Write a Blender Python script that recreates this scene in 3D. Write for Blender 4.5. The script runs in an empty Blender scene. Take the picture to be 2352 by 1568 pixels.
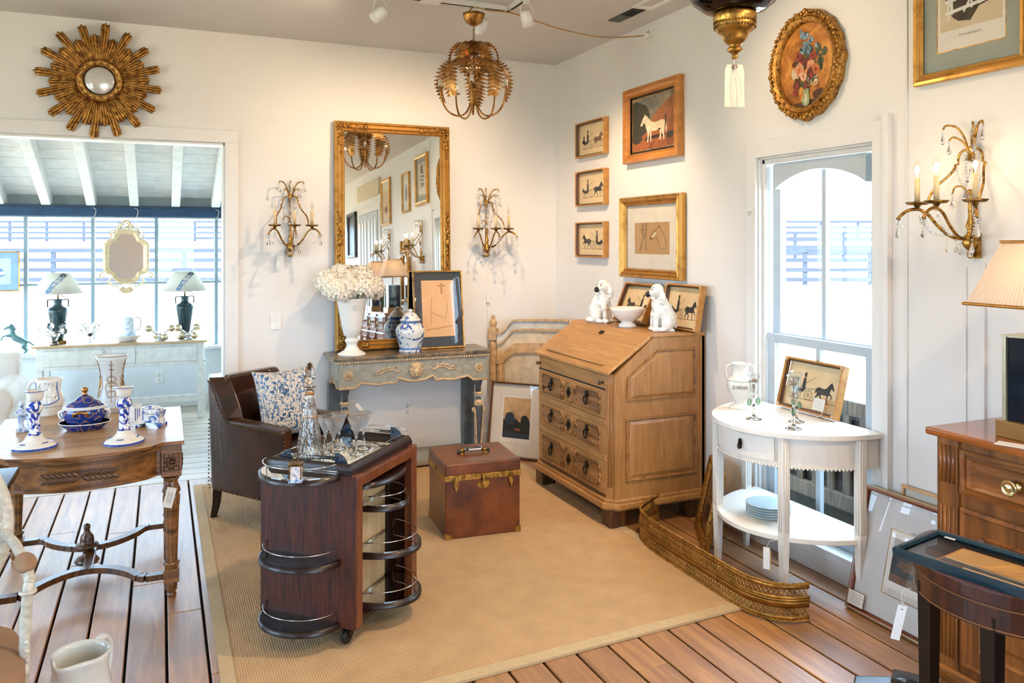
import bpy, math, random
from mathutils import Vector, Matrix
from mathutils.geometry import tessellate_polygon
random.seed(7)
S = bpy.context.scene
COL = S.collection
PI = math.pi
R = math.radians

# ---------------------------------------------------------------- camera, sky, exposure, large lights
cam_data = bpy.data.cameras.new('camera')
cam_data.sensor_width = 36.0
cam_data.lens = 36.0 * 1846.0 / 2352.0
cam_data.shift_y = -(784.0 - 555.0) / 2352.0
cam_data.clip_start = 0.05
cam_data.clip_end = 500
cam = bpy.data.objects.new('camera', cam_data)
COL.objects.link(cam)
cam.location = (0, 0, 1.6)
cam.rotation_euler = (R(90), 0, -math.atan2(0.4, 0.9165))
S.camera = cam
S.view_settings.view_transform = 'Standard'
S.view_settings.look = 'None'
S.view_settings.gamma = 1.0
S.view_settings.use_curve_mapping = False
S.view_settings.exposure = 0.26

SKY = 14.0
world = bpy.data.worlds.new('sky')
S.world = world
world.use_nodes = True
_nt = world.node_tree
_nt.nodes.clear()
_bg = _nt.nodes.new('ShaderNodeBackground')
_bg.inputs['Color'].default_value = (0.52, 0.75, 1.0, 1)
_bg.inputs['Strength'].default_value = SKY
_wo = _nt.nodes.new('ShaderNodeOutputWorld')
_nt.links.new(_bg.outputs[0], _wo.inputs[0])

S.cycles.max_bounces = 8
S.cycles.diffuse_bounces = 4
S.cycles.glossy_bounces = 4
S.cycles.transmission_bounces = 6
S.cycles.transparent_max_bounces = 12
S.cycles.sample_clamp_indirect = 4.0
S.cycles.sample_clamp_direct = 0.0
S.cycles.caustics_reflective = False
S.cycles.caustics_refractive = False
S.cycles.use_denoising = True
S.cycles.use_adaptive_sampling = True
S.cycles.adaptive_threshold = 0.015
S.cycles.blur_glossy = 1.0

sun_d = bpy.data.lights.new('sun', 'SUN')
sun_d.energy = 40.0
sun_d.angle = R(0.6)
sun_d.color = (1.0, .98, .95)
sun_o = bpy.data.objects.new('sun', sun_d)
sun_o.rotation_euler = Vector((.22, .62, -.78)).to_track_quat('-Z', 'Y').to_euler()
COL.objects.link(sun_o)

WARM = (1.0, 0.73, 0.47)


def portal(name, loc, rot, sx, sy):
    l = bpy.data.lights.new(name, 'AREA')
    l.shape = 'RECTANGLE'
    l.size, l.size_y = sx, sy
    l.cycles.is_portal = True
    o = bpy.data.objects.new(name, l)
    o.location = loc
    o.rotation_euler = rot
    COL.objects.link(o)


# daylight comes in through the sunroom glass, the sash window and unseen windows sized for fill, the front one added
portal('daylight_portal', (-1.0, 8.40, 1.2), (R(-90), 0, 0), 4.6, 1.3)
portal('daylight_portal', (2.99, 3.03, 1.1), (R(90), 0, R(90)), 0.74, 1.9)
portal('daylight_portal', (1.2, -3.25, 1.45), (R(90), 0, 0), 2.8, 1.9)
portal('daylight_portal', (-3.25, .25, 1.5), (R(90), 0, R(-90)), 1.5, 1.8)


portal('daylight_portal', (-3.25, 3.3, 1.35), (R(90), 0, R(-90)), 2.2, 1.7)


def spot(name, loc, target, watts, angle=60, blend=0.8, col=WARM, rad=0.03):
    l = bpy.data.lights.new(name, 'SPOT')
    l.energy = watts
    l.color = col
    l.spot_size = R(angle)
    l.spot_blend = blend
    l.shadow_soft_size = rad
    o = bpy.data.objects.new(name, l)
    o.location = loc
    d = Vector(target) - Vector(loc)
    o.rotation_euler = d.to_track_quat('-Z', 'Y').to_euler()
    COL.objects.link(o)
    return o


def bulb_light(name, loc, watts, rad=0.02, col=WARM):
    l = bpy.data.lights.new(name, 'POINT')
    l.energy = watts
    l.color = col
    l.shadow_soft_size = rad
    o = bpy.data.objects.new(name, l)
    o.location = loc
    COL.objects.link(o)
    return o


# ---------------------------------------------------------------- materials
def lin(h):
    h = h.lstrip('#')
    v = [int(h[i:i + 2], 16) / 255 for i in (0, 2, 4)]
    return tuple((x / 12.92 if x <= .04045 else ((x + .055) / 1.055) ** 2.4) for x in v) + (1,)


_M = {}


class NT:
    def __init__(s, name):
        s.m = bpy.data.materials.new(name)
        s.m.use_nodes = True
        s.t = s.m.node_tree
        s.t.nodes.clear()
        s.out = s.n('ShaderNodeOutputMaterial')

    def n(s, typ, **kw):
        nd = s.t.nodes.new(typ)
        for k, v in kw.items():
            if k in nd.inputs.keys():
                nd.inputs[k].default_value = v
            else:
                setattr(nd, k, v)
        return nd

    def l(s, a, b):
        s.t.links.new(a, b)

    def ramp(s, fac, stops, interp='LINEAR'):
        r = s.n('ShaderNodeValToRGB')
        r.color_ramp.interpolation = interp
        el = r.color_ramp.elements
        while len(el) < len(stops):
            el.new(0.5)
        for e, (p, c) in zip(el, stops):
            e.position = p
            e.color = c if len(c) == 4 else tuple(c) + (1,)
        s.l(fac, r.inputs[0])
        return r.outputs[0]

    def coords(s, scale=(1, 1, 1), rot=(0, 0, 0), kind='Object'):
        tc = s.n('ShaderNodeTexCoord')
        mp = s.n('ShaderNodeMapping')
        mp.inputs['Scale'].default_value = scale
        mp.inputs['Rotation'].default_value = rot
        s.l(tc.outputs[kind], mp.inputs[0])
        return mp.outputs[0]

    def noise(s, vec, scale, detail=4, rough=.55, dist=0.0):
        nd = s.n('ShaderNodeTexNoise')
        nd.inputs['Scale'].default_value = scale
        nd.inputs['Detail'].default_value = detail
        nd.inputs['Roughness'].default_value = rough
        nd.inputs['Distortion'].default_value = dist
        s.l(vec, nd.inputs['Vector'])
        return nd.outputs[0]

    def voro(s, vec, scale, feature='F1', out=0):
        nd = s.n('ShaderNodeTexVoronoi', feature=feature)
        nd.inputs['Scale'].default_value = scale
        s.l(vec, nd.inputs['Vector'])
        return nd.outputs[out]

    def mix(s, fac, a, b, blend='MIX'):
        m = s.n('ShaderNodeMix', data_type='RGBA', blend_type=blend)
        for sock, v in ((m.inputs[0], fac), (m.inputs[6], a), (m.inputs[7], b)):
            if hasattr(v, 'node'):
                s.l(v, sock)
            else:
                sock.default_value = v
        return m.outputs[2]

    def bump(s, h, strength=.3, dist=.01):
        b = s.n('ShaderNodeBump')
        b.inputs['Strength'].default_value = strength
        b.inputs['Distance'].default_value = dist
        s.l(h, b.inputs['Height'])
        return b.outputs[0]

    def bsdf(s, color, rough=.5, metal=0.0, normal=None, **kw):
        b = s.n('ShaderNodeBsdfPrincipled')
        if hasattr(color, 'node'):
            s.l(color, b.inputs['Base Color'])
        else:
            b.inputs['Base Color'].default_value = color
        if hasattr(rough, 'node'):
            s.l(rough, b.inputs['Roughness'])
        else:
            b.inputs['Roughness'].default_value = rough
        b.inputs['Metallic'].default_value = metal
        if normal is not None:
            s.l(normal, b.inputs['Normal'])
        for k, v in kw.items():
            b.inputs[k].default_value = v
        s.l(b.outputs[0], s.out.inputs[0])
        return b


def plain(name, hexc, rough=.5, metal=0.0, var=.08, scale=12, bump=0.0, **kw):
    """a colour with slight mottling"""
    if name in _M:
        return _M[name]
    t = NT(name)
    c = lin(hexc)
    v = t.coords()
    f = t.noise(v, scale, 5)
    d = tuple(x * (1 - 2 * var) for x in c[:3]) + (1,)
    e = tuple(min(1, x * (1 + var)) for x in c[:3]) + (1,)
    col = t.ramp(f, [(.3, d), (.7, e)])
    nrm = t.bump(f, bump, .004) if bump else None
    t.bsdf(col, rough, metal, nrm, **kw)
    _M[name] = t.m
    return t.m


def wood(name, dark, light, rough=.35, axis='z', scale=1.0, coat=0.0, bump=.08, vary=0.0, contrast=(.35, .68)):
    if name in _M:
        return _M[name]
    t = NT(name)
    st = {'x': (1.2, 14, 14), 'y': (14, 1.2, 14), 'z': (14, 14, 1.2)}[axis]
    v = t.coords(tuple(q * scale for q in st))
    if vary:
        oi = t.n('ShaderNodeObjectInfo')
        va = t.n('ShaderNodeVectorMath', operation='MULTIPLY_ADD')
        va.inputs[1].default_value = (37, 19, 11)
        t.l(oi.outputs['Random'], va.inputs[0])
        t.l(v, va.inputs[2])
        v = va.outputs[0]
    f = t.noise(v, 2.2, 8, .6, .9)
    col = t.ramp(f, [(contrast[0], lin(dark)), (contrast[1], lin(light))])
    big = t.noise(t.coords((1, 1, 1)), 2.5, 3)
    col = t.mix(t.ramp(big, [(.35, (.75, .72, .7)), (.65, (1.08, 1.05, 1.0))]), (0, 0, 0, 1), col, 'MIX') if False else t.mix(1.0, col, t.ramp(big, [(.3, (.78, .76, .74)), (.7, (1, 1, 1))]), 'MULTIPLY')
    if vary:
        hs = t.n('ShaderNodeHueSaturation')
        mr = t.n('ShaderNodeMapRange')
        mr.inputs['To Min'].default_value = 1 - vary
        mr.inputs['To Max'].default_value = 1 + vary
        t.l(oi.outputs['Random'], mr.inputs[0])
        t.l(mr.outputs[0], hs.inputs['Value'])
        t.l(col, hs.inputs['Color'])
        col = hs.outputs[0]
    t.bsdf(col, rough, 0, t.bump(f, bump, .004), **{'Coat Weight': coat, 'Coat Roughness': .55 if vary else .15, 'Coat IOR': 2.0 if vary else 1.5})
    _M[name] = t.m
    return t.m


def gilt(name, hexc='#b98a3e', dark='#5a3512', rough=.36, metal=.85, scale=30, bump=.25, lo=.38, hi=.55):
    """old gilding rubbed through to the ground"""
    if name in _M:
        return _M[name]
    t = NT(name)
    v = t.coords()
    f = t.noise(v, scale, 6, .65)
    col = t.ramp(f, [(lo, lin(dark)), (hi, lin(hexc))])
    rg = t.ramp(f, [(lo, (.6,) * 3), (hi, (rough,) * 3)])
    t.bsdf(col, rg, metal, t.bump(f, bump, .004))
    _M[name] = t.m
    return t.m


def glass(name, tint='#ffffff', rough=0.0, ior=1.5):
    if name in _M:
        return _M[name]
    t = NT(name)
    g = t.n('ShaderNodeBsdfGlass')
    g.inputs['Color'].default_value = lin(tint)
    g.inputs['Roughness'].default_value = rough
    g.inputs['IOR'].default_value = ior
    t.l(g.outputs[0], t.out.inputs[0])
    _M[name] = t.m
    return t.m


def pane(name, refl=1.0, tint='#ffffff', rough=0.0):
    """thin sheet glass: passes light straight, mirrors by Fresnel"""
    if name in _M:
        return _M[name]
    t = NT(name)
    lw = t.n('ShaderNodeLayerWeight')      # Schlick from the facing term, the same from both sides of the sheet
    pw = t.n('ShaderNodeMath', operation='POWER')
    pw.inputs[1].default_value = 5.0
    t.l(lw.outputs['Facing'], pw.inputs[0])
    mu = t.n('ShaderNodeMath', operation='MULTIPLY_ADD')
    mu.inputs[1].default_value = .90 * refl
    mu.inputs[2].default_value = .045 * refl
    mu.use_clamp = True
    t.l(pw.outputs[0], mu.inputs[0])
    tr = t.n('ShaderNodeBsdfTransparent')
    tr.inputs[0].default_value = lin(tint)
    gl = t.n('ShaderNodeBsdfGlossy')
    gl.inputs['Roughness'].default_value = rough
    ms = t.n('ShaderNodeMixShader')
    t.l(mu.outputs[0], ms.inputs[0])
    t.l(tr.outputs[0], ms.inputs[1])
    t.l(gl.outputs[0], ms.inputs[2])
    t.l(ms.outputs[0], t.out.inputs[0])
    _M[name] = t.m
    return t.m


def glow(name, hexc, strength):
    if name in _M:
        return _M[name]
    t = NT(name)
    e = t.n('ShaderNodeEmission')
    e.inputs[0].default_value = lin(hexc)
    e.inputs[1].default_value = strength
    t.l(e.outputs[0], t.out.inputs[0])
    _M[name] = t.m
    return t.m


def blotch(name, base, paint, scale=18, lo=.52, hi=.55, dist=1.5, rough=.15, kind='Object', stretch=(1, 1, 1), extra=None):
    """painted motif: patches of one colour on another (faience, printed cloth)"""
    if name in _M:
        return _M[name]
    t = NT(name)
    v = t.coords(stretch, kind=kind)
    f = t.noise(v, scale, 3, .6, dist)
    col = t.ramp(f, [(lo, lin(base)), (hi, lin(paint))])
    if extra:
        g = t.noise(v, scale * 2.3, 3, .6, dist)
        col = t.mix(t.ramp(g, [(.60, (0, 0, 0)), (.63, (1, 1, 1))]), col, lin(extra))
    t.bsdf(col, rough)
    _M[name] = t.m
    return t.m


# ---------------------------------------------------------------- mesh builder
class MB:
    def __init__(s):
        s.v, s.f, s.mi, s.sm = [], [], [], []
        s.T = None

    def add(s, vs, fs, mi=0, sm=False):
        b = len(s.v)
        if s.T is not None:
            vs = [tuple(s.T @ Vector(p)) for p in vs]
        s.v += [tuple(p) for p in vs]
        for f in fs:
            s.f.append(tuple(i + b for i in f))
            s.mi.append(mi)
            s.sm.append(sm)
        return s

    def box(s, x0, x1, y0, y1, z0, z1, mi=0):
        vs = [(x, y, z) for z in (z0, z1) for y in (y0, y1) for x in (x0, x1)]
        return s.add(vs, [(0, 2, 3, 1), (4, 5, 7, 6), (0, 1, 5, 4), (2, 6, 7, 3), (0, 4, 6, 2), (1, 3, 7, 5)], mi)

    def lathe(s, prof, n=24, c=(0, 0, 0), mi=0, sm=True, sx=1, sy=1, a0=0, a1=2 * PI, mod=None, axis='z'):
        full = abs(a1 - a0 - 2 * PI) < 1e-6
        m = n if full else n + 1
        vs = []
        for (r, z) in prof:
            for k in range(m):
                a = a0 + (a1 - a0) * k / n
                q = r * (mod(a, z) if mod else 1)
                p = (q * math.cos(a) * sx, q * math.sin(a) * sy, z)
                if axis == 'y':
                    p = (p[0], -p[2], p[1])
                elif axis == 'x':
                    p = (p[2], p[0], p[1])
                vs.append((p[0] + c[0], p[1] + c[1], p[2] + c[2]))
        fs = []
        for j in range(len(prof) - 1):
            for k in range(n):
                k2 = (k + 1) % m
                fs.append((j * m + k, j * m + k2, (j + 1) * m + k2, (j + 1) * m + k))
        s.add(vs, fs, mi, sm)
        if full:
            L = len(prof)
            b = len(s.v) - m * L
            if prof[0][0] > 1e-5:
                s.f.append(tuple(b + k for k in reversed(range(m)))); s.mi.append(mi); s.sm.append(False)
            if prof[-1][0] > 1e-5:
                s.f.append(tuple(b + (L - 1) * m + k for k in range(m))); s.mi.append(mi); s.sm.append(False)
        return s

    def tube(s, pts, r, n=8, closed=False, mi=0, sm=True, flat=1.0, caps=True):
        P = [Vector(p) for p in pts]
        N = len(P)
        rr = r if isinstance(r, (list, tuple)) else [r] * N
        tang = []
        for i in range(N):
            a = P[(i - 1) % N] if (closed or i > 0) else P[0]
            b = P[(i + 1) % N] if (closed or i < N - 1) else P[-1]
            t = (b - a)
            tang.append(t.normalized() if t.length > 1e-9 else Vector((0, 0, 1)))
        up = Vector((0, 0, 1)) if abs(tang[0].z) < .9 else Vector((1, 0, 0))
        nx = (up - tang[0] * up.dot(tang[0])).normalized()
        vs = []
        for i in range(N):
            nx = (nx - tang[i] * nx.dot(tang[i]))
            nx = nx.normalized() if nx.length > 1e-6 else tang[i].orthogonal().normalized()
            ny = tang[i].cross(nx)
            for k in range(n):
                a = 2 * PI * k / n
                vs.append(tuple(P[i] + nx * (math.cos(a) * rr[i]) + ny * (math.sin(a) * rr[i] * flat)))
        fs = []
        for i in range(N if closed else N - 1):
            j = (i + 1) % N
            for k in range(n):
                k2 = (k + 1) % n
                fs.append((i * n + k, i * n + k2, j * n + k2, j * n + k))
        if not closed and caps:
            fs.append(tuple(reversed(range(n))))
            fs.append(tuple((N - 1) * n + k for k in range(n)))
        return s.add(vs, fs, mi, sm)

    def sphere(s, c, r, n=12, m=8, mi=0, sc=(1, 1, 1)):
        prof = [(r * math.sin(PI * j / m) if 0 < j < m else 0.0, -r * math.cos(PI * j / m)) for j in range(m + 1)]
        vs, fs = [], []
        for (q, z) in prof:
            for k in range(n):
                a = 2 * PI * k / n
                vs.append((c[0] + q * math.cos(a) * sc[0], c[1] + q * math.sin(a) * sc[1], c[2] + z * sc[2]))
        for j in range(m):
            for k in range(n):
                k2 = (k + 1) % n
                fs.append((j * n + k, j * n + k2, (j + 1) * n + k2, (j + 1) * n + k))
        return s.add(vs, fs, mi, True)

    def prism(s, poly, h, o=(0, 0, 0), ux=(1, 0, 0), uy=(0, 1, 0), mi=0, sm=False, mis=None):
        """extrude a 2-D outline by h along ux x uy"""
        o, ux, uy = Vector(o), Vector(ux), Vector(uy)
        w = ux.cross(uy).normalized()
        n = len(poly)
        vs = [tuple(o + ux * a + uy * b) for a, b in poly] + [tuple(o + ux * a + uy * b + w * h) for a, b in poly]
        ar = sum(poly[i][0] * poly[(i + 1) % n][1] - poly[(i + 1) % n][0] * poly[i][1] for i in range(n))
        tri = tessellate_polygon([[Vector((a, b, 0)) for a, b in poly]])
        cap = []
        for t in tri:
            A = sum(poly[t[i]][0] * poly[t[(i + 1) % 3]][1] - poly[t[(i + 1) % 3]][0] * poly[t[i]][1] for i in range(3))
            cap.append(tuple(t) if A > 0 else tuple(reversed(t)))
        s.add(vs, [tuple(reversed(t)) for t in cap], mi, False)
        b = len(s.v) - 2 * n
        for t in cap:
            s.f.append(tuple(b + n + i for i in t)); s.mi.append(mi if mis is None else mis); s.sm.append(False)
        for i in range(n):
            j = (i + 1) % n
            q = (b + i, b + j, b + n + j, b + n + i)
            s.f.append(q if ar > 0 else tuple(reversed(q))); s.mi.append(mi); s.sm.append(sm)
        return s

    def flat(s, poly, fn, mi=0):
        """a flat polygon put in space by fn(u, v)"""
        tri = tessellate_polygon([[Vector((a, b, 0)) for a, b in poly]])
        vs = [tuple(fn(a, b)) for a, b in poly]
        fs = []
        for t in tri:
            A = sum(poly[t[i]][0] * poly[t[(i + 1) % 3]][1] - poly[t[(i + 1) % 3]][0] * poly[t[i]][1] for i in range(3))
            fs.append(tuple(t) if A > 0 else tuple(reversed(t)))
        return s.add(vs, fs, mi)

    def grid(s, fn, nu, nv, mi=0, sm=True, cu=False):
        mu = nu if cu else nu + 1
        vs = [tuple(fn(i / nu, j / nv)) for j in range(nv + 1) for i in range(mu)]
        fs = []
        for j in range(nv):
            for i in range(nu):
                i2 = (i + 1) % mu
                fs.append((j * mu + i, j * mu + i2, (j + 1) * mu + i2, (j + 1) * mu + i))
        return s.add(vs, fs, mi, sm)

    def ring(s, w, h, prof, mi=0, y=0.0, sm=False):
        """a mitred rectangular frame: profile of (inset, depth towards -Y), rectangle w x h centred in x, z from 0"""
        vs = []
        for (t, d) in prof:
            vs += [(-w / 2 + t, y - d, t), (w / 2 - t, y - d, t), (w / 2 - t, y - d, h - t), (-w / 2 + t, y - d, h - t)]
        fs = []
        for j in range(len(prof) - 1):
            for k in range(4):
                k2 = (k + 1) % 4
                fs.append((j * 4 + k, j * 4 + k2, (j + 1) * 4 + k2, (j + 1) * 4 + k))
        return s.add(vs, fs, mi, sm)

    def mesh(s, name, mats):
        me = bpy.data.meshes.new(name)
        me.from_pydata(s.v, [], s.f)
        for m in mats:
            me.materials.append(m)
        me.polygons.foreach_set('material_index', s.mi)
        me.polygons.foreach_set('use_smooth', s.sm)
        me.update()
        return me

    def build(s, name, mats, parent=None, bevel=0.0, sub=0, label=None, seg=2, ang=35, loc=None):
        if not isinstance(mats, (list, tuple)):
            mats = [mats]
        o = bpy.data.objects.new(name, s.mesh(name, mats))
        COL.objects.link(o)
        if parent is not None:
            o.parent = parent
        if loc is not None:
            o.location = loc
        if label:
            o['label'] = label
        if bevel:
            b = o.modifiers.new('edge', 'BEVEL')
            b.width = bevel
            b.segments = seg
            b.limit_method = 'ANGLE'
            b.angle_limit = R(ang)
        if sub:
            m = o.modifiers.new('smooth', 'SUBSURF')
            m.levels = m.render_levels = sub
        return o


def thing(name, label, cat, loc=(0, 0, 0), rz=0.0, group=None, rx=0.0):
    o = bpy.data.objects.new(name, None)
    o.empty_display_size = .1
    COL.objects.link(o)
    o.location = loc
    o.rotation_euler = (rx, 0, rz)
    o['label'] = label
    o['category'] = cat
    if group:
        o['group'] = group
    return o


def tag(o, label, cat, group=None):
    o['label'] = label
    o['category'] = cat
    if group:
        o['group'] = group
    return o


def structure(o):
    o['kind'] = 'structure'
    return o


def copy_tree(o, parent=None):
    c = o.copy()
    COL.objects.link(c)
    c.parent = parent
    for ch in list(o.children):
        copy_tree(ch, c)
    return c


def remesh(o, size, smooth=4):
    m = o.modifiers.new('one_body', 'REMESH')
    m.mode = 'VOXEL'
    m.voxel_size = size
    m.use_smooth_shade = True
    if smooth:
        q = o.modifiers.new('soft', 'SMOOTH')
        q.iterations = smooth
        q.factor = .5
    return o


def spline(pts, n=6, closed=False):
    """Catmull-Rom through the points"""
    P = [Vector(p) for p in pts]
    N = len(P)
    out = []
    for i in range(N if closed else N - 1):
        g = lambda k: P[k % N] if closed else P[min(max(k, 0), N - 1)]
        p0, p1, p2, p3 = g(i - 1), g(i), g(i + 1), g(i + 2)
        for k in range(n):
            t = k / n
            out.append(tuple(.5 * ((2 * p1) + (p2 - p0) * t + (2 * p0 - 5 * p1 + 4 * p2 - p3) * t * t + (3 * p1 - p0 - 3 * p2 + p3) * t ** 3)))
    if not closed:
        out.append(tuple(P[-1]))
    return out


def circle(c, r, n=24, a0=0.0, a1=2 * PI, sy=1.0):
    full = abs(a1 - a0 - 2 * PI) < 1e-6
    return [(c[0] + r * math.cos(a0 + (a1 - a0) * k / n), c[1] + r * sy * math.sin(a0 + (a1 - a0) * k / n)) for k in range(n if full else n + 1)]


def text_mesh(body, size, name='lettering'):
    cu = bpy.data.curves.new(name, 'FONT')
    cu.body = body
    cu.size = size
    cu.align_x = 'CENTER'
    cu.resolution_u = 3
    o = bpy.data.objects.new(name, cu)
    COL.objects.link(o)
    bpy.context.view_layer.update()
    me = bpy.data.meshes.new_from_object(o)
    bpy.data.objects.remove(o)
    return me


def lettering(body, size, fn, mat, parent, name='lettering'):
    """flat letters laid on a surface by fn(u, v)"""
    me = text_mesh(body, size, name)
    for v in me.vertices:
        v.co = Vector(fn(v.co.x, v.co.y))
    me.materials.clear()
    me.materials.append(mat)
    o = bpy.data.objects.new(name, me)
    COL.objects.link(o)
    o.parent = parent
    return o


# ---------------------------------------------------------------- shared materials
WALL = plain('wall_paint', '#e6e3df', .6, var=.012, scale=3)
CEIL = plain('ceiling_paint', '#cfcdcc', .7, var=.012, scale=3)
TRIM = plain('trim_paint', '#e6e3df', .4, var=.015, scale=6)
SASHP = plain('sash_paint', '#b7c1c9', .4, var=.03, scale=10)
WHITEP = plain('white_furniture_paint', '#e9e4da', .35, var=.03, scale=10)
OLDWHITE = plain('old_white_paint', '#d9d9d2', .5, var=.08, scale=20)
PORC = plain('white_porcelain', '#ece9e2', .12, var=.02)
BLUEGLAZE = plain('cobalt_glaze', '#22409a', .12, var=.2, scale=40)
BRASS = gilt('aged_brass', '#b98d45', '#6e4a1c', .3, .95, 40, .1)
BRASSD = gilt('dark_brass', '#8d6a34', '#3f2a10', .36, .95, 40, .1)
SUNG = gilt('burnished_gold', '#bd8a44', '#5e3612', .38, .8, 34, .2, .36, .62)
GOLD = gilt('gold_leaf', '#c4934c', '#875a26', .36, .85, 16, .12, .22, .5)
GOLDP = gilt('gold_frame', '#c99a4e', '#94642a', .38, .7, 18, .1)
CARVEDGOLD = gilt('carved_gold', '#b5833c', '#5a3612', .4, .75, 60, .4, .36, .54)
CHROME = plain('chrome', '#d9dcdf', .12, 1.0, var=.03)
SILVERM = plain('silvered_mirror', '#eef0ee', .015, 1.0, var=.01)
BLACK = plain('black_paint', '#10110f', .3, var=.1)
IRON = plain('dark_iron', '#2a251f', .45, .8, var=.2, scale=60)
PAPER = plain('paper_tag', '#e9e6df', .8, var=.02)
CREAMP = plain('cream_mat_board', '#d9cfc0', .8, var=.03)
STRING = plain('white_string', '#dcd7cc', .9, var=.05)
INK = plain('ink', '#2c2a2a', .8, var=.1)
CRYSTAL = glass('crystal', '#ffffff', 0.0, 1.52)
PGLASS = pane('picture_glass', .9)
WGLASS = pane('window_glass', .55)
BULB = pane('bulb_glass', 1.2, '#fffdf8')
HOT = glow('bulb_filament', '#ffd9a0', 60)

# ================================================================ THE ROOM
XL, XR, YF, YB, CH = -3.2, 2.93, -3.2, 5.83, 3.03
T = .14

b = MB()
b.box(XL - T, XR + T, YB, YB + T, 2.27, CH)
b.box(.40, XR + T, YB, YB + T, -.05, 2.27)
b.box(XL - T, -2.6, YB, YB + T, -.05, 2.27)
structure(b.build('wall_back', WALL))
b = MB()
b.box(XR, XR + T, YF, 2.65, -.05, CH)
b.box(XR, XR + T, 3.418, YB, -.05, CH)
b.box(XR, XR + T, 2.65, 3.418, 2.047, CH)
b.box(XR, XR + T, 2.65, 3.418, -.05, .10)
wall_right = structure(b.build('wall_right', WALL))
b = MB()
b.box(XL - T, XL, YF, -.5, -.05, CH)
b.box(XL - T, XL, 1.0, 2.2, -.05, CH)
b.box(XL - T, XL, 4.4, YB, -.05, CH)
b.box(XL - T, XL, 2.2, 4.4, -.05, .5)
b.box(XL - T, XL, 2.2, 4.4, 2.2, CH)
b.box(XL - T, XL, -.5, 1.0, -.05, .6)
b.box(XL - T, XL, -.5, 1.0, 2.4, CH)
structure(b.build('wall_left', WALL))
b = MB()
b.box(XL - T, -.2, YF - T, YF, -.05, CH)
b.box(2.6, XR + T, YF - T, YF, -.05, CH)
b.box(-.2, 2.6, YF - T, YF, -.05, .6)
b.box(-.2, 2.6, YF - T, YF, 2.4, CH)
structure(b.build('wall_front', WALL))
structure(MB().box(XL - T, XR + T, YF - T, YB + T, CH, CH + .1).build('ceiling', CEIL))

# floor: wide old boards with open joints, each board a piece
FLOORW = wood('floor_boards', '#86511f', '#c48a48', .40, 'y', .7, coat=1.0, bump=.18, vary=.16, contrast=(.3, .66))
FLOORX = wood('sunroom_boards', '#a3937c', '#d9cbb4', .40, 'x', .7, coat=.6, bump=.15, vary=.12)
SUB = plain('gap_dark', '#0d0a08', .9)
floor = structure(MB().box(XL - T, XR + T, YF - T, YB + T, -.08, -.03).build('floor', SUB))
rng = random.Random(3)
PW, GAP = .146, .0105
x = .02 + GAP / 2 - 23 * PW
shapes = {}
while x < XR - .01:
    w = min(PW - GAP, XR - x)
    y = YF - rng.random() * 2
    while y < YB - .02:
        ln = rng.choice([2.4, 3.0, 3.6, 4.2])
        y0, y1 = max(y, YF), min(y + ln, YB - .012)
        if y1 - y0 > .05 and x + w > XL:
            o = MB().box(max(x, XL), x + w, y0, y1 - .003, -.03, 0.0).build('plank', FLOORW, floor, bevel=.003, seg=1)
            o.location.z = -rng.random() * .002
        y += ln
    x += PW
sun_floor = structure(MB().box(-4.3, 1.6, YB + T, 8.6, -.08, -.03).build('floor_2', SUB))
y = YB - .005
while y < 8.45:
    w = .145
    x = -4.2 - rng.random() * 2
    while x < 1.5:
        ln = rng.choice([2.2, 2.8, 3.4])
        x0, x1 = max(x, -4.2), min(x + ln, 1.5)
        if x1 - x0 > .05 and (y > YB + T - .16):
            if y < YB + T:
                x0, x1 = max(x0, -2.6), min(x1, .4)
            if x1 > x0:
                MB().box(x0, x1 - .003, y, y + w - .007, -.03, -.001).build('plank', FLOORX, sun_floor, bevel=.002, seg=1)
        x += ln
    y += w

# casing of the wide opening
b = MB()
b.box(.40, .485, YB - .022, YB, 0, 2.275)
b.box(-2.685, -2.6, YB - .022, YB, 0, 2.275)
b.box(-2.685, .485, YB - .022, YB, 2.275, 2.362)
b.box(.385, .40, YB - .005, YB + T, 0, 2.272)
b.box(-2.6, .40, YB - .005, YB + T, 2.258, 2.272)
structure(b.build('trim_1', TRIM, bevel=.003))
structure(MB().box(.49, XR, YB - .016, YB, 0, .13).build('baseboard_back', TRIM, bevel=.004))
b = MB()
b.box(XR - .016, XR, 3.50, YB - .016, 0, .14)
b.box(XR - .016, XR, YF, 2.56, 0, .14)
structure(b.build('baseboard_right', TRIM, bevel=.004))
b = MB()
b.box(XR - .03, XR, 2.555, 2.585, 0, 2.16)
b.box(XR - .006, XR, 2.20, 2.206, .14, 1.5)
b.box(XR - .006, XR, 2.475, 2.481, .14, CH)
structure(b.build('trim_2', TRIM, bevel=.002))

# ---- the sash window in the right wall
b = MB()
for y0, y1 in ((3.418, 3.494), (2.572, 2.65)):
    b.box(XR - .02, XR, y0, y1, .0, 2.137)
b.box(XR - .021, XR, 2.572, 3.494, 2.047, 2.137)
b.box(XR - .045, XR, 2.56, 3.506, .095, .14)
b.box(XR - .018, XR, 2.56, 3.506, .0, .095)
b.box(XR, XR + T, 3.408, 3.418, .1, 2.047)
b.box(XR, XR + T, 2.65, 2.66, .1, 2.047)
b.box(XR, XR + T, 2.65, 3.418, 2.037, 2.047)
b.box(XR, XR + T, 2.65, 3.418, .1, .14)
b.box(XR + .02, XR + .035, 3.388, 3.408, .14, 2.037)
b.box(XR + .02, XR + .035, 2.66, 2.68, .14, 2.037)
b.box(XR + .02, XR + .035, 2.66, 3.408, 2.012, 2.037)
win = structure(b.build('window_1', TRIM, bevel=.003))


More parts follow.
